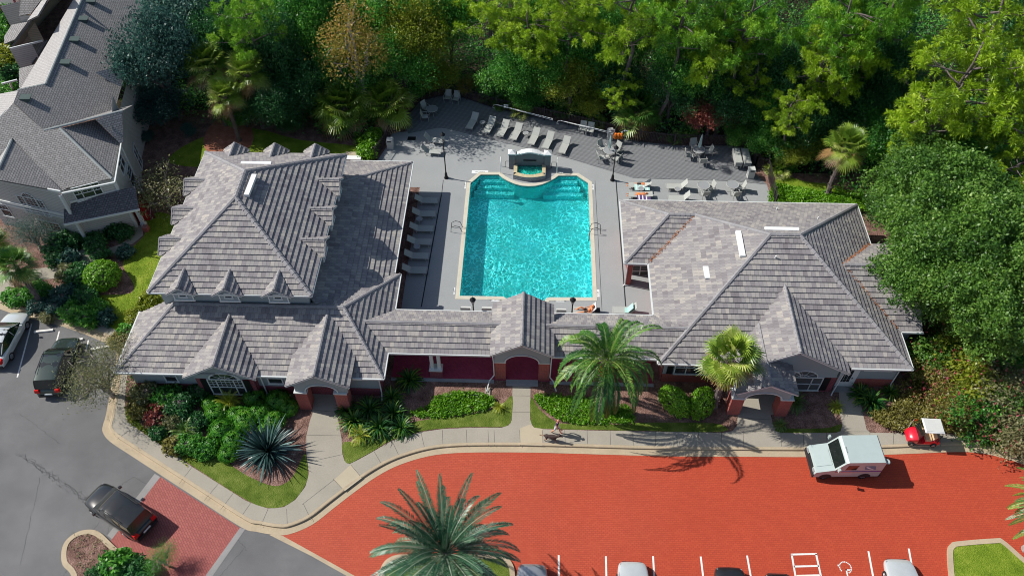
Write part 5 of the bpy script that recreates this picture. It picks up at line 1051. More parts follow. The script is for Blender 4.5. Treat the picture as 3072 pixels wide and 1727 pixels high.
def car(name, label, L, W, H, paint, kind='suv', loc=(0, 0, 0), rz=0, group=None, cat='car', rails=True):
    "front at +x. body lofted from cross sections, cabin set on top"
    t = thing(name, label, cat, loc, rz, group); hl = L/2; wb = L*.29
    belt = H*.60 if kind == 'suv' else H*.64; hood = H*.56 if kind == 'suv' else H*.55
    # stations: x, half width, z of shoulder, z of top centre
    st = [(-hl, W*.40, H*.38, H*.42), (-hl+.06, W*.46, H*.46, H*.52), (-hl+.25, W*.49, belt*.97, belt+.02), (-hl*.5, W*.5, belt, belt+.03), (0, W*.5, belt, belt+.03), (hl*.36, W*.5, belt*.98, belt+.03), (hl*.55, W*.49, hood*.96, hood+.06), (hl*.8, W*.47, hood*.86, hood-.02), (hl-.12, W*.42, H*.40, H*.45), (hl, W*.34, H*.33, H*.36)]
    if kind == 'sedan': st[1] = (-hl+.06, W*.45, H*.5, H*.56); st[2] = (-hl+.3, W*.48, belt*.93, belt+.0); 
    m = MB(); ring = []; n = 12
    for x, hw, zs, zt in st:
        zb = .26; ring.append([(x, -hw*.9, zb), (x, -hw, zb+.12), (x, -hw*1.0, (zb+zs)*.5), (x, -hw*.985, zs-.06), (x, -hw*.90, zs+.01), (x, -hw*.5, zt-.01), (x, 0, zt), (x, hw*.5, zt-.01), (x, hw*.90, zs+.01), (x, hw*.985, zs-.06), (x, hw, (zb+zs)*.5), (x, hw, zb+.12), (x, hw*.9, zb)])
    vs = [p for r in ring for p in r]; k = 13; fs = []
    for i in range(len(ring)-1):
        for j in range(k-1): fs.append((i*k+j, (i+1)*k+j, (i+1)*k+j+1, i*k+j+1)[::-1])
        fs.append((i*k+k-1, (i+1)*k+k-1, (i+1)*k, i*k)[::-1])
    fs.append(tuple(range(k))[::-1]); fs.append(tuple((len(ring)-1)*k+j for j in range(k))); m.raw(vs, fs); b = m.build('body', paint, t); smooth_angle(b, 180); b.modifiers.new('round', 'SUBSURF').levels = 2; b.modifiers[0].render_levels = 2
    # cabin
    if kind == 'suv': cs = [(-hl+.12, W*.41, belt, 0), (-hl+.42, W*.39, H-.10, 1), (-hl*.3, W*.40, H, 1), (hl*.05, W*.40, H-.01, 1), (hl*.18, W*.385, H-.09, 1), (hl*.50, W*.42, belt+.02, 0)]
    else: cs = [(-hl*.78, W*.38, belt, 0), (-hl*.42, W*.34, H-.09, 1), (-hl*.15, W*.35, H, 1), (hl*.03, W*.35, H-.015, 1), (hl*.12, W*.34, H-.08, 1), (hl*.48, W*.41, belt, 0)]
    m = MB(); low = W*.46; pr = []
    for x, hw, z, top in cs: pr.append([(x, -low if top else -hw, belt-.02), (x, -hw, z), (x, -hw*.55, z+(.03 if top else 0)), (x, hw*.55, z+(.03 if top else 0)), (x, hw, z), (x, low if top else hw, belt-.02)])
    vs = [p for r in pr for p in r]; fs = []
    for i in range(len(pr)-1):
        for j in range(5): fs.append(((i*6+j, (i+1)*6+j, (i+1)*6+j+1, i*6+j+1)[::-1]))
    m.raw(vs, fs); g = m.build('windows', M['carglass'], t); smooth_angle(g, 30)
    m = MB(); roof = cs[1:5]; vs = []
    for x, hw, z, top in roof: vs += [(x, -hw-.01, z-.03), (x, -hw, z+.012), (x, -hw*.55, z+.045), (x, hw*.55, z+.045), (x, hw, z+.012), (x, hw+.01, z-.03)]
    fs = [((i*6+j, (i+1)*6+j, (i+1)*6+j+1, i*6+j+1)[::-1]) for i in range(3) for j in range(5)]; m.raw(vs, fs)
    for s in (-1, 1):
        for (x0, w0, z0), (x1, w1, z1) in (((cs[0][0], cs[0][1], cs[0][2]), (cs[1][0], cs[1][1], cs[1][2])), ((cs[5][0], cs[5][1], cs[5][2]), (cs[4][0], cs[4][1], cs[4][2]))): m.beam((x0, s*w0, z0), (x1, s*w1, z1+.01), .07, .06)
        for q in (-.02,)+((-.55,) if kind == 'suv' else ()): m.beam((hl*q, s*low, belt), (hl*q, s*W*.40*(1 if kind == 'suv' else .88), H-.02), .07, .05)
    r = m.build('roof', paint, t); smooth_angle(r, 180); r.modifiers.new('round', 'SUBSURF').render_levels = 2
    if rails and kind == 'suv':
        for s in (-1, 1): m = MB(); m.tube([(-hl*.62, s*W*.36, H+.03), (-hl*.6, s*W*.36, H+.08), (hl*.05, s*W*.36, H+.09), (hl*.08, s*W*.36, H+.03)], .018, 5); m.build('roof_rail', M['blackplastic'], t)
    for x in (-wb, wb):
        for s in (-1, 1): wheel(t, x, s*(W/2-.12), .36 if kind == 'suv' else .32)
    for s in (-1, 1):
        m = MB(); m.box(-.22, 0, -.10, .10, -.05, .04, 0, .03); o = m.build('headlight', M['headlamp'], t); o.location = (hl-.16, s*W*.33, H*.40); o.rotation_euler = (0, 0, -s*.35)
        m = MB(); m.box(-.06, .34, -.17, .17, -.12, .13, 0, .04); o = m.build('tail_light', M['redlamp'], t); o.location = (-hl+.04, s*W*.36, belt*.86)
        m = MB(); m.box(-.07, .08, -.1, .1, -.06, .07, 0, .02); o = m.build('wing_mirror', paint, t); o.location = (hl*.33, s*(W*.5+.08), belt+.08)
    m = MB(); m.box(-hl-.03, -hl+.08, -W*.40, W*.40, .28, .5); o = m.build('bumper', M['blackplastic'], t); m = MB(); m.box(hl-.16, hl+.02, -W*.3, W*.3, .28, .46); m.build('bumper', M['blackplastic'], t)
    m = MB(); m.box(-hl-.045, -hl-.02, -.26, .26, .55, .68); m.build('licence_plate', M['white'], t)
    return t
PB, PG, PS, PW, PK = carpaint('paint_black', (.012, .013, .014), .18, 0), carpaint('paint_dark_green', (.035, .055, .048), .2), carpaint('paint_silver', (.42, .43, .44), .25, .6), carpaint('paint_pale_silver', (.62, .65, .64), .2, .3), carpaint('paint_flat_black', (.015, .015, .018), .5)
def aim(front, rear, zr=.6):
    a = G(*front, zr); b = G(*rear, zr); c = (a+b)/2; return (c.x, c.y, .0), atan2(a.y-b.y, a.x-b.x), (a-b).length
l, r, d = aim((282, 1478), (435, 1582)); print('driving suv len', d)
car('parked_car', 'x', 4.7, 1.86, 1.68, PB, 'suv', l, r); tag([o for o in bpy.data.objects if o.get('label') == 'x' and o.name.startswith('parked_car')][0], 'black SUV driving off the brick apron with red tail lights')
for o in bpy.data.objects:
    if o.name == 'parked_car': o.name = 'moving_car'
l, r, d = aim((203, 1028), (152, 1165)); print('green suv', d)
car('parked_car', 'dark green SUV parked by the leafless tree at the left', 4.7, 1.85, 1.72, PG, 'suv', l, r, 'cars parked at the left')
l, r, d = aim((52, 945), (-22, 1085)); print('silver', d)
car('parked_car', 'silver car cut by the left edge of the car park', 4.7, 1.85, 1.5, PW, 'sedan', l, r, 'cars parked at the left')
gb = 'cars parked along the bottom edge'
for u, v, pt_, kd, H_, lb in ((1597, 1690, PS, 'suv', 1.75, 'silver SUV bonnet at the bottom edge beside the palm island'), (1897, 1686, PW, 'sedan', 1.45, 'pale silver car second from the palm island at the bottom edge'), (2188, 1700, PK, 'suv', 1.75, 'black SUV at the bottom edge left of the hatched bay'), (2694, 1678, PW, 'sedan', 1.42, 'pale silver car at the bottom edge right of the wheelchair symbol'), (2335, 1722, PB, 'sedan', 1.42, 'black car barely showing at the bottom edge by the hatched bay')):
    f = G(u, v, .8 if kd == 'suv' else .6); car('parked_car', lb, 4.7, 1.85, H_, pt_, kd, (f.x, f.y-2.35+.1, 0), pi/2, gb)
# mail truck
Tt = thing('mail_truck', 'white boxy postal delivery truck standing on the brick road by the kerb', 'truck', (19.62, 25.42, 0), radians(182.5)); Tt.scale = (.92, .97, 1); WHT = carpaint('truck_white', (.42, .49, .47), .35, 0)
hw = .98; m = MB()
prof = [(-2.2, .45), (-2.2, 2.12), (-2.1, 2.2), (.28, 2.2), (.42, 2.1), (.95, 1.28), (2.12, 1.02), (2.2, .85), (2.2, .45)]
vs = [(x, -hw, z) for x, z in prof]+[(x, hw, z) for x, z in prof]; n = len(prof); fs = [(i, (i+1) % n, n+(i+1) % n, n+i)[::-1] for i in range(n)]; ov, tr_ = fill([prof])
m.raw(vs, fs); m.raw([(v.x, -hw, v.y) for v in ov], tr_); m.raw([(v.x, hw, v.y) for v in ov], [f[::-1] for f in tr_]); m.build('body', WHT, Tt)
m = MB(); m.face([(.46, -hw*.88, 2.03), (.46, hw*.88, 2.03), (.93, hw*.88, 1.33), (.93, -hw*.88, 1.33)][::-1]); 
for v in m.v: pass
m.v = [(x+.03, y, z+.015) for x, y, z in m.v]; m.build('windscreen', M['carglass'], Tt)
m = MB(); m.beam((1.02, 0, 1.275), (2.02, 0, 1.06), 1.15, .03); m.build('bonnet_panel', WHT, Tt); m = MB(); m.box(2.16, 2.28, -hw, hw, .42, .72); m.build('bumper', M['blackplastic'], Tt); m = MB(); m.box(-2.3, -2.16, -hw, hw, .42, .6); m.build('bumper', M['blackplastic'], Tt)
m = MB(); m.box(2.17, 2.22, -.5, .5, .72, .95); m.build('grille', M['blackplastic'], Tt)
for s in (-1, 1):
    for x in (-1.25, 1.38): wheel(Tt, x, s*.82, .34, .2); 
    for x in (-1.25, 1.38): m = MB(); m.face([(x+.45*cos(k*pi/8), s*(hw+.004), .36+.45*sin(k*pi/8)) for k in range(9)]); m.build('wheel_arch', M['blackplastic'], Tt)
    m = MB(); m.face([(.30, s*(hw+.006), 1.3), (-.42, s*(hw+.006), 1.3), (-.5, s*(hw+.006), 1.85), (.22, s*(hw+.006), 1.85)]); m.build('side_window', M['carglass'], Tt)
    for z, mm in ((1.13, 'blu'), (1.07, 'rd2')):
        if mm not in M: M[mm] = mat('stripe_'+mm, (.03, .06, .35) if mm == 'blu' else (.6, .03, .04), .4)
        m = MB(); m.box(-2.19, .9, s*hw-.006, s*hw+.008, z-.02, z+.025); m.build('stripe', M[mm], Tt)
    m = MB(); y = s*(hw+.008); m.face([(-1.0, y, 1.32), (-1.75, y, 1.32), (-1.6, y, 1.78), (-.9, y, 1.78)]); pn = m.build('emblem', mat('emblem_blue_grey', (.16, .22, .30), .5) if 'emb' not in M else M['emb'], Tt); M['emb'] = bpy.data.materials['emblem_blue_grey']
    m = MB(); y = s*(hw+.012); m.face([(-.98, y, 1.72), (-1.62, y, 1.36), (-1.3, y, 1.42), (-1.05, y, 1.58)]); m.face([(-.95, y, 1.74), (-1.25, y, 1.74), (-1.05, y, 1.62)]); m.build('emblem_wing', M['white'], pn)
    m = MB(); m.box(-.06, .06, -.09, .09, -.15, .15); o = m.build('wing_mirror', WHT, Tt); o.location = (.85, s*(hw+.22), 1.65); m = MB(); m.tube([(.75, s*hw, 1.4), (.85, s*(hw+.22), 1.6)], .015, 5); m.build('mirror_arm', M['blackplastic'], Tt)
    m = MB(); m.box(2.18, 2.24, -.12, .12, -.09, .09); o = m.build('headlight', M['headlamp'], Tt); o.location = (0, s*.72, .84)
m = MB(); m.lathe([(.17, 0), (.19, .02), (.15, .05)], n=12); o = m.build('rear_mirror', WHT, Tt); o.location = (-2.38, .75, 1.9); m = MB(); m.tube([(-2.2, .75, 2.1), (-2.38, .75, 1.95)], .015, 5); m.build('mirror_arm', M['blackplastic'], Tt)
letters('7209158', (.22, .05, 2.203), .13, pi/2, M['dkmetal'], Tt, 'roof_number')
for s in (-.45, .35): m = MB(); m.beam((.97, s, 1.33), (.72, s+.35, 1.72), .02, .02); m.build('wiper', M['blackplastic'], Tt)
# golf cart
p = G(2775, 1330, .15); GCt = thing('golf_cart', 'red golf cart with a white roof parked on the pavement', 'golf cart', (p.x-.28, p.y+.3, .145), radians(178)); GCt.scale = (.86, .9, .95); RED = carpaint('cart_red', (.62, .01, .03), .25, .1)
m = MB(); sec = [(1.18, .34, .38, .5), (1.1, .46, .35, .66), (.8, .54, .34, .82), (.52, .56, .34, .9), (.46, .56, .34, .86)]; vs = []
for x, hw_, z0, z1 in sec: vs += [(x, -hw_, z0), (x, -hw_, z1-.1), (x, -hw_*.6, z1), (x, hw_*.6, z1), (x, hw_, z1-.1), (x, hw_, z0)]
fs = [(i*6+j, i*6+j+1, (i+1)*6+j+1, (i+1)*6+j) for i in range(4) for j in range(5)]+[(0, 1, 2, 3, 4, 5)[::-1], tuple(24+j for j in range(6))]; m.raw(vs, [f[::-1] for f in fs]); smooth_angle(m.build('front_cowl', RED, GCt), 40)
m = MB(); m.box(-1.1, .5, -.56, .56, .28, .36); m.box(-1.15, -.05, -.56, .56, .36, .62, 0, .03); m.build('body', RED, GCt); m = MB(); m.box(-.55, -.05, -.52, .52, .62, .76, 0, .03); m.build('seat', mat('cream_seat', (.62, .45, .28), .6), GCt)
m = MB(); m.beam((-.62, 0, .75), (-.75, 0, 1.15), 1.0, .09); m.build('backrest', bpy.data.materials['cream_seat'], GCt); m = MB(); m.box(-.98, .42, -.6, .6, 1.80, 1.86, 0, .05); m.box(-.9, .34, -.5, .5, 1.86, 1.89, 1); m.build('roof', [M['white'], M['slingw']], GCt)
for x0, x1 in ((.5, .38), (-.95, -.92)):
    for s in (-1, 1): m = MB(); m.tube([(x0, s*.54, .5), (x1, s*.54, 1.8)], .02, 6); m.build('roof_post', M['blackplastic'], GCt)
m = MB(); m.face([(.5, -.5, .9), (.5, .5, .9), (.4, .5, 1.45), (.4, -.5, 1.45)]); m.build('windscreen', M['carglass'], GCt); m = MB(); m.tube([(.2+.03*sin(k*pi/6), -.25+.17*cos(k*pi/6), .95+.12*sin(k*pi/6)) for k in range(13)], .018, 5); m.tube([(.2, -.25, .95), (.42, -.25, .7)], .02, 5); m.build('steering_wheel', M['blackplastic'], GCt)
for x in (-.78, .82):
    for s in (-1, 1): wheel(GCt, x, s*.5, .23, .2)
m = MB(); m.tube([(.95, -.5, .5), (.95, -.5, 1.75)], .012, 5); pole_ = m.build('flag_pole', M['white'], GCt); m = MB(); m.face([(.95, -.5, 1.75), (.95, -.5, 1.5), (.65, -.52, 1.55), (.65, -.5, 1.8)]); m.build('flag', M['orange'], pole_)
# ================================================================ people and a dog
M['skin'] = mat('skin', (.55, .27, .16), .55, .06); M['skint'] = mat('tanned_skin', (.62, .22, .09), .5, .08); M['hair'] = mat('red_brown_hair', (.25, .07, .02), .7, .2, 8, 40); M['hairb'] = mat('brown_hair', (.12, .05, .02), .7, .2, 8, 40); M['black'] = mat('black_cloth', (.02, .02, .022), .8); M['whitecloth'] = mat('white_cloth', (.72, .70, .72), .85); M['purple'] = mat('dark_purple_cloth', (.10, .06, .16), .85); M['shoe'] = mat('orange_shoe', (.6, .16, .06), .7); M['eye'] = mat('eye_dark', (.02, .015, .01), .3)
def skin_mesh(name, pts, edges, m, parent, sub=2, root=0, fn=None):
    me = bpy.data.meshes.new(name); me.from_pydata([p[:3] for p in pts], edges, []); o = bpy.data.objects.new(name, me); COL.objects.link(o); md_ = o.modifiers.new('s', 'SKIN'); md_.use_smooth_shade = True
    for i, p in enumerate(pts): r = p[3]; me.skin_vertices[0].data[i].radius = (r, r) if not isinstance(r, tuple) else r; me.skin_vertices[0].data[i].use_root = (i == root)
    s = o.modifiers.new('d', 'SUBSURF'); s.levels = sub; s.render_levels = sub
    me2 = bpy.data.meshes.new_from_object(o.evaluated_get(bpy.context.evaluated_depsgraph_get())); bpy.data.objects.remove(o); me2.name = name
    me2.materials.clear()
    for x in (m if isinstance(m, (list, tuple)) else [m]): me2.materials.append(x)
    for f in me2.polygons:
        f.use_smooth = True
        if fn: f.material_index = fn(f.center)
    o = bpy.data.objects.new(name, me2); COL.objects.link(o); o.parent = parent; return o
def person(label, J, skin='skin', mats=None, fn=None, hair=None, hairpts=None, loc=(0, 0, 0), rz=0, face=(1, 0, 0), top=(0, 0, 1)):
    "J: joint dict in local metres"
    t = thing('person', label, 'person', loc, rz); V_ = lambda k: Vector(J[k]); pts = []; ed = []; idx = {}
    def add(k, p, r, par=None): idx[k] = len(pts); pts.append((*p, r)); (ed.append((idx[par], idx[k])) if par else None)
    add('pel', V_('pel'), (.155, .115)); add('waist', V_('pel').lerp(V_('chest'), .5), (.135, .10), 'pel'); add('chest', V_('chest'), (.165, .115), 'waist'); add('nb', V_('chest').lerp(V_('neck'), .75), .085, 'chest'); add('neck', V_('neck'), .055, 'nb'); add('h0', V_('neck').lerp(V_('head'), .45), .075, 'neck'); add('h1', V_('head'), .098, 'h0'); hd = (V_('head')-V_('neck')).normalized(); add('h2', V_('head')+hd*.085, .075, 'h1')
    for s in 'lr':
        add('hip'+s, V_('hip'+s), .10, 'pel'); add('th'+s, V_('hip'+s).lerp(V_('kn'+s), .5), .080, 'hip'+s); add('kn'+s, V_('kn'+s), .058, 'th'+s); add('cf'+s, V_('kn'+s).lerp(V_('an'+s), .35), .060, 'kn'+s); add('an'+s, V_('an'+s), .038, 'cf'+s); add('to'+s, V_('to'+s), .036, 'an'+s)
        add('sh'+s, V_('sh'+s), .062, 'nb'); add('ua'+s, V_('sh'+s).lerp(V_('el'+s), .5), .048, 'sh'+s); add('el'+s, V_('el'+s), .040, 'ua'+s); add('wr'+s, V_('wr'+s), .027, 'el'+s)
        wr = V_('wr'+s); hdv = (wr-V_('el'+s)).normalized(); sd = hdv.orthogonal().normalized(); add('pa'+s, wr+hdv*.07, (.038, .018), 'wr'+s)
        for k in range(4): o_ = sd*(.027-.018*k); ln = (.065, .075, .07, .055)[k]; add('f%d%s' % (k, s), wr+hdv*.105+o_, .0095, 'pa'+s); add('g%d%s' % (k, s), wr+hdv*(.105+ln)+o_*1.1+hdv.cross(sd)*.02, .0075, 'f%d%s' % (k, s))
        add('t0'+s, wr+hdv*.06+sd*.045, .010, 'pa'+s); add('t1'+s, wr+hdv*.095+sd*.06, .008, 't0'+s)
    b = skin_mesh('body', pts, ed, mats or [M[skin]], t, 2, 0, fn)
    F = Vector(face).normalized(); U = (hd-F*hd.dot(F)).normalized(); Rr = F.cross(U); H_ = V_('head')
    for s in (-1, 1): m = MB(); c = H_+F*.092+Rr*s*.034+U*.01; m.raw([c+Vector((a*.011, b_*.011, c_*.011)) for a, b_, c_ in ((1, 0, 0), (-1, 0, 0), (0, 1, 0), (0, -1, 0), (0, 0, 1), (0, 0, -1))], [(0, 2, 4), (2, 1, 4), (1, 3, 4), (3, 0, 4), (2, 0, 5), (1, 2, 5), (3, 1, 5), (0, 3, 5)]); m.build('eye', M['eye'], t); m = MB(); c = H_+Rr*s*.10; m.beam(c-U*.03, c+U*.03, .02, .03); m.build('ear', M[skin], t)
    m = MB(); c = H_+F*.10-U*.01; m.raw([c+U*.03, c-U*.02+Rr*.015, c-U*.02-Rr*.015, c-U*.015+F*.025], [(0, 1, 3), (0, 3, 2), (1, 2, 3)]); m.build('nose', M[skin], t); m = MB(); c = H_+F*.095-U*.05; m.beam(c-Rr*.022, c+Rr*.022, .008, .01); m.build('mouth', mat('lips', (.4, .1, .08), .5) if 'lips' not in M else M['lips'], t); M['lips'] = bpy.data.materials['lips']
    if hair: hp = hairpts or [(*(H_+U*.03-F*.03), .112), (*(H_-U*.05-F*.06), .08), (*(H_-U*.14-F*.06), .05)]; skin_mesh('hair', hp, [(i, i+1) for i in range(len(hp)-1)], M[hair], t, 2)
    return t
# dog walker, facing +x in local, striding towards the camera right
q = G(1668, 1298, .15)
J = dict(pel=(0, 0, .92), chest=(.05, 0, 1.28), neck=(.06, 0, 1.47), head=(.09, 0, 1.60), hipl=(0, .09, .88), hipr=(0, -.09, .88), knl=(.16, .10, .50), knr=(-.08, -.09, .49), anl=(.26, .10, .09), anr=(-.30, -.09, .15), tol=(.42, .11, .04), tor=(-.20, -.09, .04), shl=(.04, .19, 1.40), shr=(.05, -.19, 1.40), ell=(-.10, .25, 1.14), elr=(.12, -.25, 1.14), wrl=(-.02, .24, .92), wrr=(.34, -.22, 1.02))
fnw = lambda c: 1 if (c.z > 1.05 and c.z < 1.45 and abs(c.y) < .24) else (2 if .52 < c.z <= 1.05 and abs(c.y) < .2 and c.x < .25 else (3 if c.z < .12 else 0))
person('person walking a dog on the pavement, red-brown hair, dark top and white shorts', J, 'skin', [M['skin'], M['purple'], M['whitecloth'], M['shoe']], fnw, 'hair', None, (q.x, q.y, .145), radians(-20))
# dog
q2 = G(1653, 1320, .15); Dg = thing('dog', 'dark brown dog on a lead beside the walking person', 'dog', (q2.x, q2.y, .145), radians(-8))
dp = [(-.33, 0, .50, (.10, .11)), (-.1, 0, .50, (.11, .12)), (.15, 0, .50, (.13, .15)), (.32, 0, .56, (.10, .11)), (.45, 0, .66, .075), (.55, 0, .72, .085), (.64, 0, .70, .055), (.76, 0, .66, .035), (-.46, 0, .52, .05), (-.62, 0, .46, .035), (-.78, 0, .50, .025)]
de = [(0, 1), (1, 2), (2, 3), (3, 4), (4, 5), (5, 6), (6, 7), (0, 8), (8, 9), (9, 10)]
for s in (-1, 1):
    i = len(dp); dp += [(-.30, s*.10, .42, .085), (-.22+.04*s, s*.11, .30, .055), (-.36+.06*s, s*.11, .17, .030), (-.30+.06*s, s*.11, .03, .026), (-.24+.06*s, s*.11, .02, .024)]; de += [(0, i), (i, i+1), (i+1, i+2), (i+2, i+3), (i+3, i+4)]
    i = len(dp); dp += [(.24, s*.10, .40, .065), (.22-.08*s, s*.10, .24, .035), (.24-.12*s, s*.10, .04, .026), (.29-.12*s, s*.10, .02, .024)]; de += [(2, i), (i, i+1), (i+1, i+2), (i+2, i+3)]
    i = len(dp); dp += [(.52, s*.06, .80, .03), (.49, s*.085, .87, .014)]; de += [(5, i), (i, i+1)]
skin_mesh('body', dp, de, [mat('dog_dark_fur', (.055, .035, .03), .8, .3, 5, 30), mat('dog_tan_fur', (.25, .15, .10), .8, .3, 5, 30)], Dg, 2, 1, lambda c: 1 if c.z < .3 or (c.x < -.5) else 0)
m = MB(); a = Vector((.42, 0, .68)); hnd = Dg.matrix_world
pa_ = Vector((q2.x+.42, q2.y-.05, .83)); pb_ = Vector((q.x+.36, q.y-.33, 1.12)); m.tube([pa_, pa_.lerp(pb_, .5)-Vector((0, 0, .12)), pb_], .01, 5); tag(m.build('dog_lead', mat('pink_lead', (.6, .15, .18), .7)), 'thin pink lead between the walking person and the dog', 'lead')
m = MB(); m.lathe([(.075, -.02), (.075, .02)], n=10); o = m.build('collar', M['redlamp'], Dg); o.location = (.40, 0, .63); o.rotation_euler = (0, radians(50), 0)
# sunbathers lying face down, feet left (-x), head right
def prone(px, label, mats, fn, hair, z=.46):
    q = G(px[0], px[1], z); J = dict(pel=(0, 0, .10), chest=(.36, 0, .13), neck=(.54, 0, .17), head=(.70, .02, .20), hipl=(-.06, .09, .09), hipr=(-.06, -.09, .09), knl=(-.46, .11, .06), knr=(-.46, -.13, .06), anl=(-.86, .10, .07), anr=(-.86, -.15, .07), tol=(-1.0, .11, .03), tor=(-1.0, -.16, .03), shl=(.46, .19, .13), shr=(.46, -.19, .13), ell=(.66, .34, .07), elr=(.66, -.34, .06), wrl=(.86, .20, .06), wrr=(.86, -.18, .06))
    return person(label, J, 'skint', mats, fn, hair, None, (q.x, q.y, z-.11), 0, face=(.25, .9, -.3))
prone((1915, 553), 'person in black shorts lying face down on the upper lounger', [M['skint'], M['black']], lambda c: 1 if -.12 < c.x < .22 and abs(c.y) < .22 else 0, 'hair')
prone((1915, 583), 'person lying face down on a purple towel on the lower lounger', [M['skint'], M['orange']], lambda c: 1 if -.10 < c.x < .10 and abs(c.y) < .2 else 0, 'hairb')
def towel(px, z, dx, dy, m_, lb, rz=0): q = G(px[0], px[1], z); m = MB(); m.box(-dx, dx, -dy, dy, 0, .02); [m.box(-dx+.1+k*.3, -dx+.2+k*.3, -dy+.02, dy-.02, .02, .024, 1) for k in range(int(dx*2/.3))]; o = m.build('towel', [M[m_], M['whitecloth']]); o.location = (q.x, q.y, z); o.rotation_euler = (0, 0, rz); tag(o, lb, 'towel')
M['mint'] = mat('mint_towel', (.38, .62, .56), .9, .08)
towel((1926, 562), .50, .62, .36, 'mint', 'pale mint towel hanging over the upper sunbather lounger'); towel((1932, 594), .50, .55, .34, 'purple', 'purple and white towel under the lower sunbather')
place('up', (1760, 937), 0, 'lounger under the reclining man behind the walkway roof', 'loungers behind the walkway roof'); q = G(1757, 932, .5)
J = dict(pel=(.12, 0, .10), chest=(.36, 0, .38), neck=(.46, 0, .54), head=(.50, 0, .70), hipl=(.06, .10, .10), hipr=(.06, -.10, .10), knl=(-.36, .14, .34), knr=(-.40, -.16, .10), anl=(-.72, .12, .05), anr=(-.82, -.20, .05), tol=(-.84, .14, .12), tor=(-.95, -.22, .12), shl=(.42, .20, .48), shr=(.42, -.20, .48), ell=(.34, .30, .26), elr=(.34, -.30, .24), wrl=(.10, .22, .26), wrr=(.08, -.20, .24))
person('tanned man reclining on a lounger with a white towel behind the walkway roof', J, 'skint', [M['skint'], M['black']], lambda c: 1 if -.12 < c.x < .2 and c.z < .26 and abs(c.y) < .24 else 0, 'hairb', None, (q.x, q.y, .40), 0, face=(-1, 0, .2))
m = MB(); m.beam((q.x+.42, q.y, .62), (q.x+.72, q.y, 1.12), .56, .03); tag(m.build('towel', M['whitecloth']), 'white towel over the back of the reclining man lounger', 'towel')
place('up', (1880, 938), 0, 'lounger with a pale towel near the right lamp shadow behind the walkway', 'loungers behind the walkway roof'); q = G(1888, 925, .7); m = MB(); m.beam((q.x-.1, q.y, .5), (q.x+.25, q.y, 1.05), .5, .04); m.box(q.x-.3, q.x-.05, q.y-.25, q.y+.2, .48, .53); tag(m.build('towel', M['mint']), 'pale mint towel on the lounger left of the right clubhouse wall', 'towel')
m = MB(); p = G(1733, 938, .15); m.box(p.x+1.0, p.x+1.6, p.y-.2, p.y+.2, .15, .55); tag(m.build('cool_box', M['blackplastic']), 'dark box right of the reclining man', 'box')
# ================================================================ vegetation
RNG = np.random.default_rng(7)
def nrm(a): return a/np.maximum(np.linalg.norm(a, axis=-1, keepdims=True), 1e-9)
def qmesh(name, Q, rnd, mats, parent=None, mi=None, smooth=False):
    "Q: (N,4,3) quads, rnd: (N,) value per leaf"
    N = len(Q); me = bpy.data.meshes.new(name); me.vertices.add(N*4); me.vertices.foreach_set('co', Q.reshape(-1).astype(np.float32))
    me.loops.add(N*4); me.loops.foreach_set('vertex_index', np.arange(N*4, dtype=np.int32)); me.polygons.add(N)
    me.polygons.foreach_set('loop_start', np.arange(0, N*4, 4, dtype=np.int32)); me.polygons.foreach_set('loop_total', np.full(N, 4, dtype=np.int32))
    for x in (mats if isinstance(mats, (list, tuple)) else [mats]): me.materials.append(x)
    if mi is not None: me.polygons.foreach_set('material_index', mi.astype(np.int32))
    at = me.attributes.new('rnd', 'FLOAT', 'FACE'); at.data.foreach_set('value', np.clip(rnd, 0, 1).astype(np.float32))
    me.update(calc_edges=True); o = bpy.data.objects.new(name, me); COL.objects.link(o)
    if parent is not None: o.parent = parent
    return o
def leaves(cen, per, spread, size, up=.5, asp=.55, rng=RNG, rbase=None, rj=.25, out=None, outw=.5):
    "clusters of diamond leaves round centres"
    K = len(cen); c = np.repeat(cen, per, 0)+rng.normal(size=(K*per, 3))*spread
    n = rng.normal(size=(K*per, 3)); n[:, 2] += up
    if out is not None: n += np.repeat(out, per, 0)*outw
    n = nrm(n); t = nrm(np.cross(n, rng.normal(size=n.shape))); b = np.cross(n, t)
    s = size*rng.uniform(.6, 1.35, (K*per, 1)); Q = np.stack([c-t*s, c-b*s*asp, c+t*s, c+b*s*asp], 1)
    r = rng.uniform(0, 1, K) if rbase is None else rbase
    return Q, np.repeat(r, per)*(1-rj)+rng.uniform(0, 1, K*per)*rj
def sphere(n, rng=RNG, zmin=-1.0):
    d = nrm(rng.normal(size=(n*3, 3))); d = d[d[:, 2] > zmin][:n]; return d
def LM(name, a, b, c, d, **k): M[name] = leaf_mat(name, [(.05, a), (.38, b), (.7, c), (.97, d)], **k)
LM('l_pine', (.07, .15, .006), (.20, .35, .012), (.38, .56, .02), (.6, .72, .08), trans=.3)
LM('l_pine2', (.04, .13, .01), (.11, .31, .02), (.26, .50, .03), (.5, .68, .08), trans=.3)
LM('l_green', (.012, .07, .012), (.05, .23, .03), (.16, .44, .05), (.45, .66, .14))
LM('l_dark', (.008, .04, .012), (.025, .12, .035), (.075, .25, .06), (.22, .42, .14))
LM('l_oak', (.012, .04, .034), (.035, .11, .09), (.10, .22, .17), (.32, .44, .36))
LM('l_live', (.02, .062, .014), (.075, .19, .028), (.18, .35, .05), (.38, .54, .13))
LM('l_autumn', (0.070, 0.098, 0.014), (0.224, 0.224, 0.028), (0.448, 0.322, 0.070), (0.644, 0.280, 0.112))
LM('l_yellow', (0.056, 0.112, 0.008), (0.196, 0.266, 0.017), (0.392, 0.420, 0.042), (0.588, 0.504, 0.126))
LM('l_pale', (0.054, 0.081, 0.027), (0.162, 0.189, 0.068), (0.338, 0.324, 0.162), (0.540, 0.405, 0.270))
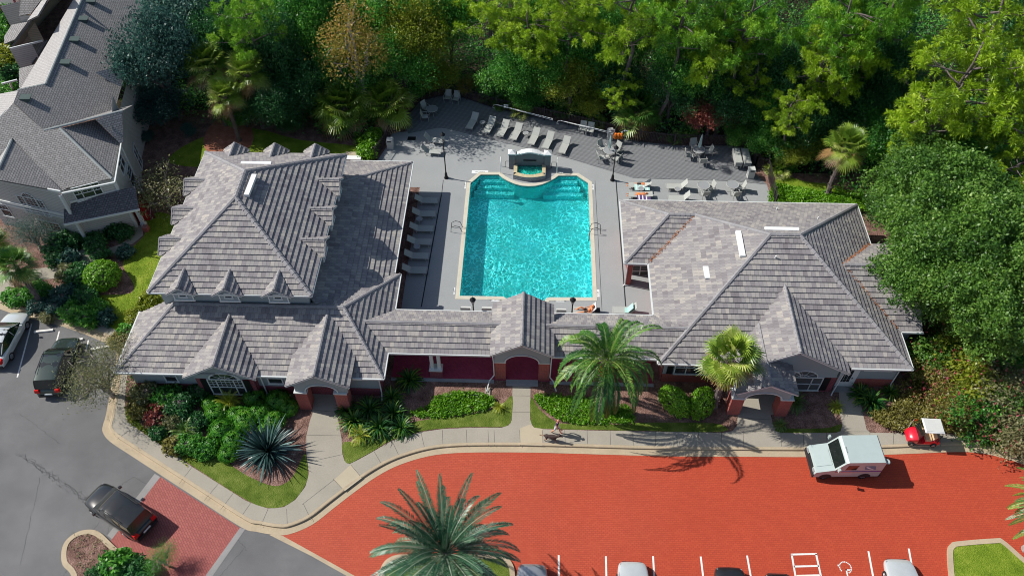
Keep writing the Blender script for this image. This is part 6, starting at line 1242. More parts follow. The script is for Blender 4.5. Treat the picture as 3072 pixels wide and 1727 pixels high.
LM('l_brown', (0.084, 0.070, 0.028), (0.210, 0.196, 0.042), (0.350, 0.322, 0.084), (0.476, 0.308, 0.140))
LM('l_shrub', (.015, .09, .01), (.055, .25, .02), (.15, .42, .035), (.38, .62, .10))
LM('l_bright', (0.042, 0.140, 0.006), (0.112, 0.308, 0.011), (0.252, 0.504, 0.028), (0.448, 0.672, 0.084))
LM('l_lily', (0.010, 0.052, 0.016), (0.026, 0.130, 0.026), (0.130, 0.286, 0.026), (0.546, 0.598, 0.104))
LM('l_agave', (0.013, 0.033, 0.031), (0.033, 0.077, 0.072), (0.088, 0.176, 0.165), (0.330, 0.462, 0.440), trans=.05, rough=.4)
LM('l_fan', (0.028, 0.084, 0.008), (0.098, 0.196, 0.017), (0.280, 0.392, 0.042), (0.700, 0.672, 0.252), trans=.2, rough=.4)
LM('l_date', (.010, .045, .012), (.03, .12, .018), (.11, .24, .03), (.42, .48, .14), trans=.15, rough=.4)
LM('l_date2', (.008, .035, .028), (.018, .085, .045), (.07, .17, .085), (.40, .44, .34), trans=.15, rough=.4)
LM('l_cycad', (0.070, 0.140, 0.006), (0.196, 0.280, 0.014), (0.364, 0.420, 0.028), (0.588, 0.560, 0.084), trans=.15, rough=.4)
LM('l_dead', (0.088, 0.055, 0.028), (0.220, 0.132, 0.055), (0.418, 0.242, 0.088), (0.550, 0.418, 0.220), trans=.05)
LM('l_red', (0.078, 0.013, 0.013), (0.208, 0.039, 0.039), (0.390, 0.117, 0.078), (0.520, 0.260, 0.130))
LM('l_flower', (0.400, 0.020, 0.060), (0.500, 0.050, 0.100), (0.600, 0.100, 0.150), (0.700, 0.200, 0.250))
M['bark'] = ground_mat('bark', [(.3, (.07, .055, .055)), (.5, (.15, .12, .115)), (.7, (.26, .22, .20))], 4, 20, .95, .8, .05)
M['palebark'] = ground_mat('pale_bark', [(.3, (.18, .14, .13)), (.5, (.34, .29, .27)), (.7, (.5, .45, .42))], 4, 20, .95, .6, .04)
M['orangefruit'] = mat('palm_boots_orange', (.55, .20, .05), .8, .5, 6, 25)
def limb(mb, p, q, r0, r1, sag=0.0, seed=0, n=5):
    random.seed(seed); p = Vector(p); q = Vector(q); L = (q-p).length
    pts = [p.lerp(q, i/n)+(Vector((random.uniform(-1, 1), random.uniform(-1, 1), random.uniform(-1, 1)))*L*.035 if 0 < i < n else Vector())+Vector((0, 0, sag*L*sin(pi*i/n))) for i in range(n+1)]
    mb.tube(pts, [r0+(r1-r0)*i/n for i in range(n+1)], 6); return pts
# ---- broadleaf tree prototypes; base at the origin
def broadleaf(seed, R=3.4, H=3.0, flat=.72, lobes=15, cl=34, per=17, leaf=.17, spread=.26, trunk=True, density=1.0, mat_='l_green', name='broadleaf_tree', bark='bark', branches=10, bare=0, lr=(.3, .48)):
    rng = np.random.default_rng(seed); t = thing(name, 'x', 'tree')
    dirs = sphere(lobes, rng, -.45); Lc = dirs*np.array([R*.62, R*.62, R*flat*.62])*rng.uniform(.55, 1.25, (lobes, 1)); Lc[:, 2] += H+R*flat*.35; Lr = R*rng.uniform(lr[0], lr[1], lobes)
    cen = []; out = []; rb = []
    for c, r in zip(Lc, Lr):
        d = sphere(cl, rng, -.55); p = c+d*np.array([r, r, r*.8])*rng.uniform(.72, 1.1, (cl, 1)); cen.append(p); out.append(d); rb.append(np.clip(rng.normal(.52, .17)+rng.normal(0, .19, len(p)), 0, 1))
    cen = np.concatenate(cen); out = np.concatenate(out); rb = np.concatenate(rb)
    Q, r = leaves(cen, per, spread, leaf, .7, rng=rng, rbase=rb, rj=.45, out=out)
    if trunk:
        mb = MB(); limb(mb, (0, 0, -.1), (rng.normal()*.2, rng.normal()*.2, H*.75), .07*R*.9, .05*R*.9, 0, seed)
        for k in range(branches):
            c = Lc[k % lobes]; limb(mb, (0, 0, H*(.45+.3*rng.random())), c*np.array([.95, .95, 1.0]), .035*R, .012*R, .05, seed+k)
        for k in range(bare): c = Lc[k % lobes]; d = sphere(1, rng)[0]; limb(mb, c*.9, c+d*R*.4, .012*R, .004*R, 0, seed+k+50, 3)
        mb.build('trunk', M[bark], t, smooth=True)
    qmesh('crown', Q, r, M[mat_], t); return t
def pine(seed, H=9.5, R=3.0, tuft=270, mat_='l_pine', blades=64):
    rng = np.random.default_rng(seed); t = thing('pine_tree', 'x', 'tree'); mb = MB(); lean = rng.normal(size=2)*.5
    top = np.array([lean[0], lean[1], H+1.6]); limb(mb, (0, 0, -.2), top, .20, .05, 0, seed, 8)
    cen = []; rb = []
    nb = 15
    for b in range(nb):
        z0 = H*(.60+.42*b/nb); a = b*2.4+rng.normal()*.3; L = R*(1.05-.5*abs(b/nb-.3))*rng.uniform(.7, 1.1); base = np.array([lean[0]*z0/H, lean[1]*z0/H, z0]); tip = base+np.array([cos(a)*L, sin(a)*L, rng.uniform(.1, .9)])
        limb(mb, base, tip, .06, .02, .03, seed+b, 4)
        k = max(4, int(tuft/nb/3)); br = rng.uniform(.25, .85)
        for j in range(3):
            s = (1.0, .78, .55)[j]*rng.uniform(.92, 1.05); pc = base+(tip-base)*s+np.array([*(rng.normal(size=2)*(.2 if j == 0 else .65)), .15]); limb(mb, base+(tip-base)*s*.8, pc, .025, .01, 0, seed+b*3+j, 2); b2 = br+rng.normal()*.12
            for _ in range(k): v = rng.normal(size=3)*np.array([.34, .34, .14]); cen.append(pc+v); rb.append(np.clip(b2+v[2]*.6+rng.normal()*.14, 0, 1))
        for _ in range(0):
            s = rng.uniform(.3, 1.08); p = base+(tip-base)*s+np.array([*(rng.normal(size=2)*.42), rng.normal()*.26+.15]); cen.append(p); rb.append(np.clip(br+rng.normal()*.22, 0, 1))
    for _ in range(8): cen.append(top+rng.normal(size=3)*np.array([.6, .6, .35])); rb.append(rng.uniform(.4, .9))
    mb.build('trunk', M['bark'], t, smooth=True); cen = np.array(cen); K = len(cen)
    d = nrm(rng.normal(size=(K*blades, 3))+np.array([0, 0, .55])); c = np.repeat(cen, blades, 0)+d*.06; L = rng.uniform(.20, .36, (K*blades, 1)); wv = nrm(np.cross(d, rng.normal(size=d.shape)))*.019
    mid = c+d*L*.6; tip = c+d*L+np.array([0, 0, -.04]); Q = np.stack([c-wv*.5, mid-wv, tip, mid+wv], 1)
    qmesh('crown', Q, np.repeat(np.array(rb), blades)*.7+rng.random(K*blades)*.3, M[mat_], t); return t
def strap_plant(name, n, L, wd, el0, el1, droop, mat_, seed=0, parent=None, z0=.05, seg=4, part='leaf_rosette', fold=.3, taper=.75, jitter=.25):
    "rosette of tapering blades that arch over"
    rng = np.random.default_rng(seed); Q = []; r = []
    for i in range(n):
        az = i*2.39996+rng.normal()*.1; f = i/n; el = el1+(el0-el1)*f+rng.normal()*.08; ln = L*rng.uniform(1-jitter, 1+jitter*.4); d = np.array([cos(az)*cos(el), sin(az)*cos(el), sin(el)]); sd = np.array([-sin(az), cos(az), 0])
        p = np.array([cos(az)*.05, sin(az)*.05, z0]); st = ln/seg; rr = rng.random(); pw = wd*.6; prev = p
        for k in range(seg):
            d2 = nrm(d+np.array([0, 0, -droop*(k+.5)/seg])); q = prev+d2*st; w1 = wd*(1-((k+1)/seg)**1.6*taper) if k < seg-1 else wd*.06
            Q.append([prev-sd*pw/2, prev+sd*pw/2, q+sd*w1/2, q-sd*w1/2]); r.append(rr*.8+.2*(k/seg)); prev = q; pw = w1; d = d2
    return qmesh(part, np.array(Q), np.array(r), M[mat_], parent)
def fan_palm(seed, H=4.5, nleaf=34, R=1.0, mat_='l_fan', skirt=8, name='fan_palm', trunk_r=.17):
    rng = np.random.default_rng(seed); t = thing(name, 'x', 'palm'); mb = MB()
    if H > .6:
        zs = np.linspace(-.1, H, 14); mb.tube([(0.02*sin(z*3+seed), .02*cos(z*2), z) for z in zs], [trunk_r*(1.15 if k == 0 else 1)*(1+.12*(k % 2)) for k in range(14)], 8)
        for k in range(int(H*9)): a = k*2.4; z = .4+k*(H-.4)/(H*9); mb.beam((trunk_r*.9*cos(a), trunk_r*.9*sin(a), z), (trunk_r*1.5*cos(a), trunk_r*1.5*sin(a), z+.16), .07, .04)
        mb.build('trunk', M['bark'], t)
    for part, cnt, e0, e1, mt in (('crown', nleaf, 1.45, -.45, mat_), ('dead_skirt', skirt, -.4, -1.25, 'l_dead')):
        Q = []; r = []; 
        for i in range(cnt):
            az = i*2.39996+rng.normal()*.15; el = e0+(e1-e0)*(i+.5)/max(cnt, 1)+rng.normal()*.1; d = np.array([cos(az)*cos(el), sin(az)*cos(el), sin(el)]); o = np.array([0, 0, H+.1])
            pl = R*rng.uniform(.75, 1.1); hub = o+d*pl+np.array([0, 0, -.10*pl*pl]); sd = nrm(np.array([-sin(az), cos(az), rng.normal()*.25])); up = np.cross(d, sd); bl = R*rng.uniform(.75, 1.0); rr = rng.random()
            Q.append([o-sd*.02, o+sd*.02, hub+sd*.015, hub-sd*.015]); r.append(rr*.5)
            ns = 24
            for k in range(ns):
                th = (k/(ns-1)-.5)*4.3; q = nrm(d*cos(th)+sd*sin(th)+up*.12*abs(sin(th))); ln = bl*(1-.22*abs(th)/2.15)*rng.uniform(.9, 1.05); m1 = hub+q*ln*.55; tip = hub+q*ln+np.array([0, 0, -.30*ln*(.5+rng.random()*.7)]); wv = nrm(np.cross(q, up+1e-3))*.036*R*bl
                Q.append([hub, m1-wv, m1+wv*.1, hub]); Q.append([hub, m1, m1+wv, hub+wv*.1]); Q.append([m1-wv, tip-wv*.15, tip+wv*.15, m1+wv]); r += [rr*.6+.15+.25*rng.random()]*3
        if cnt: qmesh(part, np.array(Q), np.array(r), M[mt], t)
    return t
def date_palm(seed, H, nf=64, R=4.0, mat_='l_date', name='date_palm', nl=34, trunk_r=.32, lw=.035, el0=1.5, el1=-.5, fruit=True, llen=.52, droop=1.0):
    rng = np.random.default_rng(seed); t = thing(name, 'x', 'palm'); mb = MB(); 
    if H > 1:
        mb.tube([(0, 0, z) for z in np.linspace(-.1, H-.2, 12)], [trunk_r*(1.25 if k == 0 else 1+.08*(k % 2)) for k in range(12)], 10)
        for k in range(int(H*14)): a = k*2.4; z = .3+k*(H-.6)/(H*14); mb.beam((trunk_r*.92*cos(a), trunk_r*.92*sin(a), z), (trunk_r*1.15*cos(a), trunk_r*1.15*sin(a), z+.12), .14, .06)
        mb.build('trunk', M['palebark'], t)
        if fruit: b = MB(); b.lathe([(.12, -1.0), (.42, -.75), (.5, -.3), (.34, .1), (.1, .25)], (0, 0, H-.75), 12); b.build('trunk_boots', M['orangefruit'], t, smooth=True)
    Q = []; r = []
    for i in range(nf):
        az = i*2.39996+rng.normal()*.12; f = (i+.5)/nf; el = el0+(el1-el0)*f**.85+rng.normal()*.07; L = R*rng.uniform(.88, 1.08)*(.72 if f < .12 else 1); S_ = 12
        d = np.array([cos(az)*cos(el), sin(az)*cos(el), sin(el)]); p = np.array([cos(az)*.12*R/4, sin(az)*.12*R/4, H]); pts = [p]; ds = [d]; g = droop*(.12+.22*rng.random()+.10*cos(el))
        tw = rng.normal()*.12; 
        for k in range(S_): d = nrm(d+np.array([0, 0, -g*(.25+k/S_)*.8])); p = p+d*L/S_; pts.append(p); ds.append(d)
        pts = np.array(pts); ds = np.array(ds); rr = rng.random(); sdh = nrm(np.array([-sin(az), cos(az), tw]))
        for k in range(S_): wv = sdh*(.035*(1-k/S_)+.008)*R/4; Q.append([pts[k]-wv, pts[k]+wv, pts[k+1]+wv*.8, pts[k+1]-wv*.8]); r.append(.75+rr*.2)
        s = np.linspace(.14, .99, nl); idx = s*S_; i0 = np.minimum(idx.astype(int), S_-1); fr_ = (idx-i0)[:, None]; P0 = pts[i0]*(1-fr_)+pts[i0+1]*fr_; D0 = ds[i0]
        ll = llen*R/4*np.clip(np.sin(np.pi*np.clip(s*.86+.14, 0, 1))**.55, .25, 1)[:, None]*rng.uniform(.85, 1.1, (nl, 1)); up = np.cross(D0, sdh); up = up*np.sign(up[:, 2:3]+1e-6)
        for sg in (-1, 1):
            dirn = nrm(sdh*sg*1.0+D0*(.55+s[:, None]*.7)+up*rng.uniform(.05, .5, (nl, 1))); tip = P0+dirn*ll+np.array([0, 0, -.16])*ll; wv = nrm(np.cross(dirn, up))*lw*R/4; mid = P0+dirn*ll*.5
            Q += list(np.stack([P0-wv*.5, mid-wv, tip, mid+wv], 1)); r += list(np.clip(rr*.55+.1+rng.random(nl)*.3, 0, 1))
    qmesh('crown', np.array(Q), np.array(r), M[mat_], t); return t
def shrub(seed, R=.8, flat=.8, n=230, per=9, leaf=.09, mat_='l_shrub', name='shrub', core=True, spread=.09, tight=False, parent=None, cat='shrub'):
    rng = np.random.default_rng(seed); t = thing(name, 'x', cat)
    d = sphere(n, rng, -.2); rad = R*(rng.uniform(.94, 1.02, (n, 1)) if tight else (1+.16*np.sin(d[:, :1]*5+seed)+.14*np.sin(d[:, 1:2]*6+seed*2))*rng.uniform(.7, 1.08, (n, 1))); c = d*rad*np.array([1, 1, flat])+np.array([0, 0, R*flat*.55])
    Q, r = leaves(c, per, spread, leaf, .6, rng=rng, rbase=np.clip(rng.normal(.5, .2, n), 0, 1), rj=.5, out=d, outw=1.6 if tight else .8); qmesh('foliage', Q, r, M[mat_], t)
    m = MB(); m.lathe([(R*.3, -.05), (R*.62, R*flat*.3), (R*.68, R*flat*.7), (R*.5, R*flat*1.15), (R*.1, R*flat*1.35)] if core else [(.04*R+.02, -.05), (.04*R+.02, R*flat*.5), (.02, R*flat*.9)], n=10); m.build('inner_branches' if core else 'stem', M['bark'], t, smooth=True); return t  # core: solid dark body added inside the foliage to block light
def setmat(o, name, part='crown'):
    for c in o.children:
        if c.name.split('.')[0] in (part, 'foliage'): c.material_slots[0].link = 'OBJECT'; c.material_slots[0].material = M[name]
HC = {'broadleaf_tree': 3.9, 'pine_tree': 8.2, 'live_oak': 4.6, 'cypress_tree': 7.6}
def inpoly(x, y, poly):
    k = np.zeros(len(x), bool); n = len(poly)
    for i in range(n):
        (x0, y0), (x1, y1) = poly[i-1][:2], poly[i][:2]; c = (y0 > y) != (y1 > y)
        with np.errstate(divide='ignore', invalid='ignore'): k ^= c & (x < x0+(y-y0)/(y1-y0+1e-12)*(x1-x0))
    return k
TP = 'trees of the wood behind the pool'; TPN = 'pines of the wood behind the pool'
FLOOR = P([(330, 345), (640, 400), (760, 380), (900, 400), (1080, 415), (1150, 395), (1205, 330), (1262, 285), (1345, 268), (1706, 355), (2020, 418), (2250, 430), (2290, 490), (2420, 530), (2640, 640), (2900, 700)], .2)+[(120, 60), (120, 199), (-60, 199)]
def put(proto, px, zc, label, cat='tree', group=None, mat_=None, s=1.0, rz=None, first=[set()], base=None, hc=None, lean=0, name=None):
    "place so that the crown, hc above its base, shows at this photo pixel"
    hp = HC.get(proto.name.split('.')[0]) if not isinstance(s, tuple) else None
    if hp and base is None:
        for _ in range(30):
            sz = min(max(zc/hp, .72*s), 1.7*s); p = G(px[0]*DK, px[1]*DK, hp*sz)
            if group not in (TP, TPN) or inpoly(np.array([p.x]), np.array([p.y]), FLOOR)[0]: break
            zc *= .92
            if zc < hp*.72*s: s *= .94
        s = (s, s, sz)
    else: p = G(px[0]*DK, px[1]*DK, zc) if base is None else G(base[0]*DK, base[1]*DK, .13)
    rz = RNG.uniform(0, 6.28) if rz is None else rz
    loc = (p.x, p.y, .12)
    if proto.name in first[0]: o = copy_tree(proto, loc, rz, label, group)
    else: first[0].add(proto.name); o = proto; o.location = loc; o.rotation_euler = (0, 0, rz); tag(o, label, cat, group)
    o['category'] = cat
    o.scale = (s, s, s) if not isinstance(s, tuple) else s
    if mat_: setmat(o, mat_)
    return o
BL = [broadleaf(11, cl=46, per=26, leaf=.088), broadleaf(12, lobes=18, cl=44, per=24, flat=.85, leaf=.088), broadleaf(13, cl=50, per=26, flat=.65, leaf=.08)]
LO = [broadleaf(14, R=4.3, H=3.4, cl=52, per=26, lobes=34, lr=(.16, .34), leaf=.085, spread=.17, mat_='l_live', name='live_oak'), broadleaf(15, R=4.3, H=3.4, cl=52, per=26, lobes=34, lr=(.16, .34), flat=.85, leaf=.085, spread=.17, mat_='l_live', name='live_oak')]
# broadleaf: x, y (2576 px wide view), crown centre height, scale, leaf colour, label
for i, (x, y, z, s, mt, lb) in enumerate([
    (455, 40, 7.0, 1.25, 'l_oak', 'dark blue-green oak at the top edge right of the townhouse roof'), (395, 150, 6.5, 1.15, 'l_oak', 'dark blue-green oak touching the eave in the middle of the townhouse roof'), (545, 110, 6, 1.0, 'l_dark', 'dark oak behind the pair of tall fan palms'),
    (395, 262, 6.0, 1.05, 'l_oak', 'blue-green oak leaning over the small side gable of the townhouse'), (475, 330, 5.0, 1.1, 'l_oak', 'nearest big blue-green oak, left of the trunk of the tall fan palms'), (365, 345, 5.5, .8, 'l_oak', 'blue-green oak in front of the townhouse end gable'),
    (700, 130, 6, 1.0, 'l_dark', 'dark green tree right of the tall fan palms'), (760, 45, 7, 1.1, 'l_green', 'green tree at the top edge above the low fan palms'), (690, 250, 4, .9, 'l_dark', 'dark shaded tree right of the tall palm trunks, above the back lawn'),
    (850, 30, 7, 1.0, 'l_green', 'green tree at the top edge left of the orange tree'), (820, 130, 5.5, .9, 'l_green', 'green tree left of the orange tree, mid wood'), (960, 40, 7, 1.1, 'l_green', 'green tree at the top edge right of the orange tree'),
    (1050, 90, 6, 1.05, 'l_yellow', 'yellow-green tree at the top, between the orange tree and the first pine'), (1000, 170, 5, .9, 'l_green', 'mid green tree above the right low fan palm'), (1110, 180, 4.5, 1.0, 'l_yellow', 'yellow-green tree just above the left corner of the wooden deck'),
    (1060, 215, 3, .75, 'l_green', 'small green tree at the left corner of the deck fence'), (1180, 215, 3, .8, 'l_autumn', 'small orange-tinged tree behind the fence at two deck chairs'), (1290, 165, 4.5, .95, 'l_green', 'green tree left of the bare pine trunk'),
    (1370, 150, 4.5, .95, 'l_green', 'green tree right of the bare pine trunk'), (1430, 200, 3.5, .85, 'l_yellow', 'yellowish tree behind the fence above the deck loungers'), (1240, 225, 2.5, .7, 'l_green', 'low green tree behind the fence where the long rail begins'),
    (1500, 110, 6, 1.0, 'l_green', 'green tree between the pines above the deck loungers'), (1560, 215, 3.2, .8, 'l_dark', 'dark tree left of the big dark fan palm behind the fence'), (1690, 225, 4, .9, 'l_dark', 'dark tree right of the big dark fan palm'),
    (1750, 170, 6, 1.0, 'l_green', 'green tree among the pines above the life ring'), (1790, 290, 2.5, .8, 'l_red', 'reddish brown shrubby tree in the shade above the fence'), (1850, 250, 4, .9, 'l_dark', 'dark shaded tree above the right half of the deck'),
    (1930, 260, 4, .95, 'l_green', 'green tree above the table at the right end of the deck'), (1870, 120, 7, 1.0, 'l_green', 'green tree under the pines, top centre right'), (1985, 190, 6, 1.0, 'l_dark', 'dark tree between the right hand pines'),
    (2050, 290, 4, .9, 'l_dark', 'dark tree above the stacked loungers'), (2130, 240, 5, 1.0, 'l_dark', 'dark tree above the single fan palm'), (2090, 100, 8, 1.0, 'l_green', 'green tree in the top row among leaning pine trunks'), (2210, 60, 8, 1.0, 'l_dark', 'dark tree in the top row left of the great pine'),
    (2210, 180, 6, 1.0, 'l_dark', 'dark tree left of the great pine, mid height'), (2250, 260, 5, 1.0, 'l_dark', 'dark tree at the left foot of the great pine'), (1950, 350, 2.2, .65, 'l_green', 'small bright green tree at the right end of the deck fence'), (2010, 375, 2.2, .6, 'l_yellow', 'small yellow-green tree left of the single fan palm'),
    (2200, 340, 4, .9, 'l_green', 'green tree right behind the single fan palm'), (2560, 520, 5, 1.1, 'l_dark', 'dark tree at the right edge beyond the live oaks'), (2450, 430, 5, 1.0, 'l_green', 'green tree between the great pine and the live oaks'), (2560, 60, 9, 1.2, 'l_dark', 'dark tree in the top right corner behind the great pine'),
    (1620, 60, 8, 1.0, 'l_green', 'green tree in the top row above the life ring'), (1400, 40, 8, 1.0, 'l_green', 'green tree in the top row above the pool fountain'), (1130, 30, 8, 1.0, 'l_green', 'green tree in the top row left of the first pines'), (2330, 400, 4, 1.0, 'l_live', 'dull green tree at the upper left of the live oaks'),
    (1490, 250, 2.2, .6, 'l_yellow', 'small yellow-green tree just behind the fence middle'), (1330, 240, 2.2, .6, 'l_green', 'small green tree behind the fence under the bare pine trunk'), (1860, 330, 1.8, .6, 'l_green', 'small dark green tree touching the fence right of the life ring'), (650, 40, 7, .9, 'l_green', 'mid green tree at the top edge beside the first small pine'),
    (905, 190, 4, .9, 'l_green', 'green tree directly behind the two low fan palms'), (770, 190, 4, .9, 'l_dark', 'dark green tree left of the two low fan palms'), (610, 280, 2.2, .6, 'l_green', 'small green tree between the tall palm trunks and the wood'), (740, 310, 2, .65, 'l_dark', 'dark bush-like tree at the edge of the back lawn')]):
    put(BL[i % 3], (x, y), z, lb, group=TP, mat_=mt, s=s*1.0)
for i, (x, y, z, s, lb) in enumerate([(2310, 475, 5.5, 1.35, 'live oak crown nearest the single fan palm'), (2400, 540, 6, 1.6, 'great live oak in the middle of the right hand oak group'), (2325, 600, 5.5, 1.3, 'live oak brushing the right eave of the right clubhouse wing'), (2500, 640, 6, 1.5, 'live oak at the right edge of the picture'), (2350, 700, 5.5, 1.45, 'live oak beside the small side wing of the right clubhouse'), (2470, 780, 5, 1.3, 'lowest live oak above the flowering bushes'), (2560, 760, 5, 1.2, 'live oak cut by the right edge above the flowering bushes')]):
    put(LO[i % 2], (x, y), z, lb, group='live oaks right of the clubhouse', s=s*.80)
BS = broadleaf(21, R=2.6, H=1.6, lobes=11, cl=20, per=10, leaf=.10, spread=.28, mat_='l_pale', name='flowering_tree', bark='palebark', bare=16)
put(BS, (400, 455), 3.4, 'sparse pale-leaved small tree by the townhouse corner', s=1.0); 
BT = broadleaf(22, R=3.0, H=1.6, lobes=18, cl=26, per=20, leaf=.05, spread=.36, mat_='l_pale', name='leafless_tree', bark='palebark', bare=60)
put(BT, (240, 930), 3.2, 'nearly leafless tree over the car park beside the dark green car', s=.95); put(BT, (345, 850), 3.0, 'nearly leafless tree at the left front corner of the clubhouse', s=.7); put(BT, (45, 540), 4.0, 'thin pale tree in front of the townhouse gable at the left edge', s=.7, mat_='l_oak')
BA = broadleaf(23, R=3.2, H=6.0, flat=1.1, lobes=18, cl=20, per=12, leaf=.11, spread=.3, mat_='l_autumn', name='cypress_tree', bark='palebark', bare=30); put(BA, (890, 110), 8.0, 'rusty orange cypress with a pale bare trunk behind the low fan palms', s=1.0)
PN = [pine(31), pine(32, R=3.4, mat_='l_pine2'), pine(33, H=8.5, R=2.8)]
for i, (x, y, z, s, mt, lb) in enumerate([
    (625, 60, 9.5, .9, 'l_pine2', 'small pine at the top edge right of the blue-green oaks'), (1235, 30, 12, 1.15, 'l_pine', 'pine at the top edge above the left corner of the deck'), (1325, 60, 11, 1.05, 'l_pine', 'pine whose long bare trunk stands above the pool fountain'), 
    (1440, 30, 12, 1.1, 'l_pine', 'pine at the top edge above the row of loungers'), (1590, 30, 13, 1.1, 'l_pine', 'pine at the top edge above the folded umbrella'), 
    (1560, 215, 6, .6, 'l_pine', 'low bright pine just above the big dark fan palm'), (1720, 25, 13, 1.1, 'l_pine2', 'pine at the top edge, third from the great pine cluster'), (1800, 110, 10, .9, 'l_pine', 'pine above the reddish brown shrubby tree'), (1870, 40, 13, 1.05, 'l_pine2', 'pine at the top edge above the right deck table'),
    (1895, 215, 7.5, .75, 'l_pine', 'low bright pine above the right deck table'), (2060, 175, 9, .85, 'l_pine', 'middle pine above the single fan palm'), (2130, 30, 13, 1.1, 'l_pine2', 'pine with a leaning trunk at the top edge'),
    (1990, 280, 6, .65, 'l_pine', 'low pine nearest the stacked loungers'), (2240, 20, 13, 1.0, 'l_pine2', 'pine in the top row just left of the great pine'), (2140, 130, 10, .8, 'l_pine', 'pine with a forked trunk left of the great pine'), (2475, 90, 13, 1.5, 'l_pine', 'great yellow-green pine, its upper crown in the top right'),
    (2420, 215, 11, 1.3, 'l_pine', 'great pine crown in the middle of the right pine cluster'), (2350, 290, 9, 1.0, 'l_pine', 'pine crown hanging over the left end of the live oaks'), (2540, 280, 10, 1.1, 'l_pine', 'pine crown at the right edge below the great pine'), (2545, 430, 7, .8, 'l_pine', 'small pine at the right edge above the live oaks')]):
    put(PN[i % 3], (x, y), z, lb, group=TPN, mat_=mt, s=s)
# fan palms
FP = fan_palm(41, 4.6); FL = fan_palm(42, 1.6, 40, 1.25, skirt=16); FS = fan_palm(43, .5, 22, .9, skirt=3, name='fan_palm')
gp_ = 'fan palms'
put(FP, (518, 165), 6.4, 'taller left fan palm of the pair behind the left clubhouse wing', 'palm', gp_, s=1.35); put(FP, (622, 185), 5.9, 'right fan palm of the pair behind the left clubhouse wing', 'palm', gp_, s=1.25); put(FP, (565, 240), 5.0, 'lower fan palm between the tall pair and the oaks', 'palm', gp_, s=1.05)
put(FL, (858, 255), 2.9, 'low broad fan palm with a dead orange skirt, left of two', 'palm', gp_, s=1.35); put(FL, (975, 250), 2.6, 'low broad fan palm beside the left end of the deck fence', 'palm', gp_, s=1.25); put(FL, (780, 225), 2.4, 'smaller fan palm left of the two low broad ones', 'palm', gp_, s=.85, mat_='l_date')
put(FP, (2118, 395), 4.4, 'single fan palm above the right clubhouse wing', 'palm', gp_, s=1.15)
put(FL, (1605, 265), 2.6, 'big dark fan palm behind the fence above the life ring', 'palm', gp_, s=1.15, mat_='l_date')
for x, y, s, mt, lb in ((1310, 262, .8, 'l_fan', 'small fan palm behind the fence under the bare pine trunk'), (1262, 245, .7, 'l_date', 'small dark fan palm behind the fence left of the bare trunk'), (1420, 262, .75, 'l_date', 'small fan palm behind the fence by the middle loungers'), (1500, 290, .7, 'l_fan', 'small fan palm leaning on the fence by the two chairs'), (1385, 225, .7, 'l_date', 'small dark fan palm in the wood above the middle loungers'),
                        (1230, 228, .7, 'l_date', 'small dark fan palm near the two chairs in the deck corner'), (1150, 195, .7, 'l_date', 'small dark fan palm above the left deck corner'), (1735, 310, .7, 'l_date', 'small dark fan palm behind the fence right of the life ring'), (1700, 330, .55, 'l_date', 'lowest small fan palm at the fence right of the life ring'), (1960, 410, .8, 'l_fan', 'bushy fan palm at the right end of the deck'), (1905, 350, .6, 'l_date', 'small fan palm at the far right fence corner'), (900, 330, .5, 'l_date', 'small fan palm in the shade below the low broad ones'), (1990, 345, .7, 'l_date', 'small shaded fan palm left of the single tall one')):
    put(FS, (x, y), 1.2, lb, 'palm', gp_, s=s, mat_=mt)
put(FP, (35, 585), 5.0, 'fan palm at the left edge before the townhouse, left of two', 'palm', gp_, s=1.0, base=(45, 722)); put(FP, (85, 580), 4.6, 'fan palm with a mossy trunk before the townhouse, right of two', 'palm', gp_, s=.95, base=(108, 768), mat_='l_date')
WP = fan_palm(44, 5.6, 27, 1.22, skirt=9, trunk_r=.22); put(WP, (1835, 890), 5.7, 'tall fan palm with a thick scarred trunk by the right porch', 'palm', gp_, base=(1796, 1022), s=1.0)
D1 = date_palm(51, 5.8, 40, 4.3, el0=1.45, el1=-.15, droop=1.6, nl=46, lw=.034, llen=.46); put(D1, (1530, 910), 6, 'date palm with orange trunk boots in front of the covered walkway', 'palm', 'date palms', base=(1510, 1030), s=1.0)
D2 = date_palm(52, 6.6, 88, 4.2, 'l_date2', nl=64, lw=.020, llen=.40, droop=.75, fruit=True); put(D2, (1120, 1390), 6.6, 'big dusty green date palm on the island at the bottom edge', 'palm', 'date palms', s=1.0)
put(D2, (2692, 1290), 5.0, 'date palm cut by the right edge of the picture', 'palm', 'date palms', s=.8, mat_='l_date')
D3 = date_palm(53, .35, 46, 1.15, 'l_cycad', 'cycad', 26, el1=-.2, fruit=False); gc = 'cycads in the front beds'
for x, y, s, mt, lb in ((577, 1010, 1.0, 'l_cycad', 'yellow-green cycad in front of the left clubhouse window'), (465, 1085, .95, 'l_date', 'green cycad in the left bed near the red hydrant marker'), (905, 1095, .8, 'l_cycad', 'small yellow cycad among the lily clumps'), (2105, 1020, .6, 'l_cycad', 'small yellow-green cycad left of the side path'), (2000, 1010, .9, 'l_date', 'dark cycad beside the right porch pier'), (1255, 1020, .5, 'l_cycad', 'small cycad left of the centre path'), (1965, 1065, .55, 'l_date', 'little dark cycad at the foot of the right porch pier'), (75, 690, .8, 'l_date', 'cycad under the left edge palms')):
    o = put(D3, (x, y), .5, lb, 'cycad', gc, s=s, mat_=mt)
# big agave
AG = thing('agave', 'x', 'agave'); strap_plant('agave', 190, 2.3, .15, 1.45, .12, .16, 'l_agave', 5, AG, .15, 4, jitter=.35); strap_plant('agave', 60, 1.7, .12, .3, -.1, .25, 'l_agave', 6, AG, .12, 3, part='lower_leaves'); put(AG, (674, 1136), .2, 'huge blue-grey spiky agave at the left end of the porch lawn', 'agave')
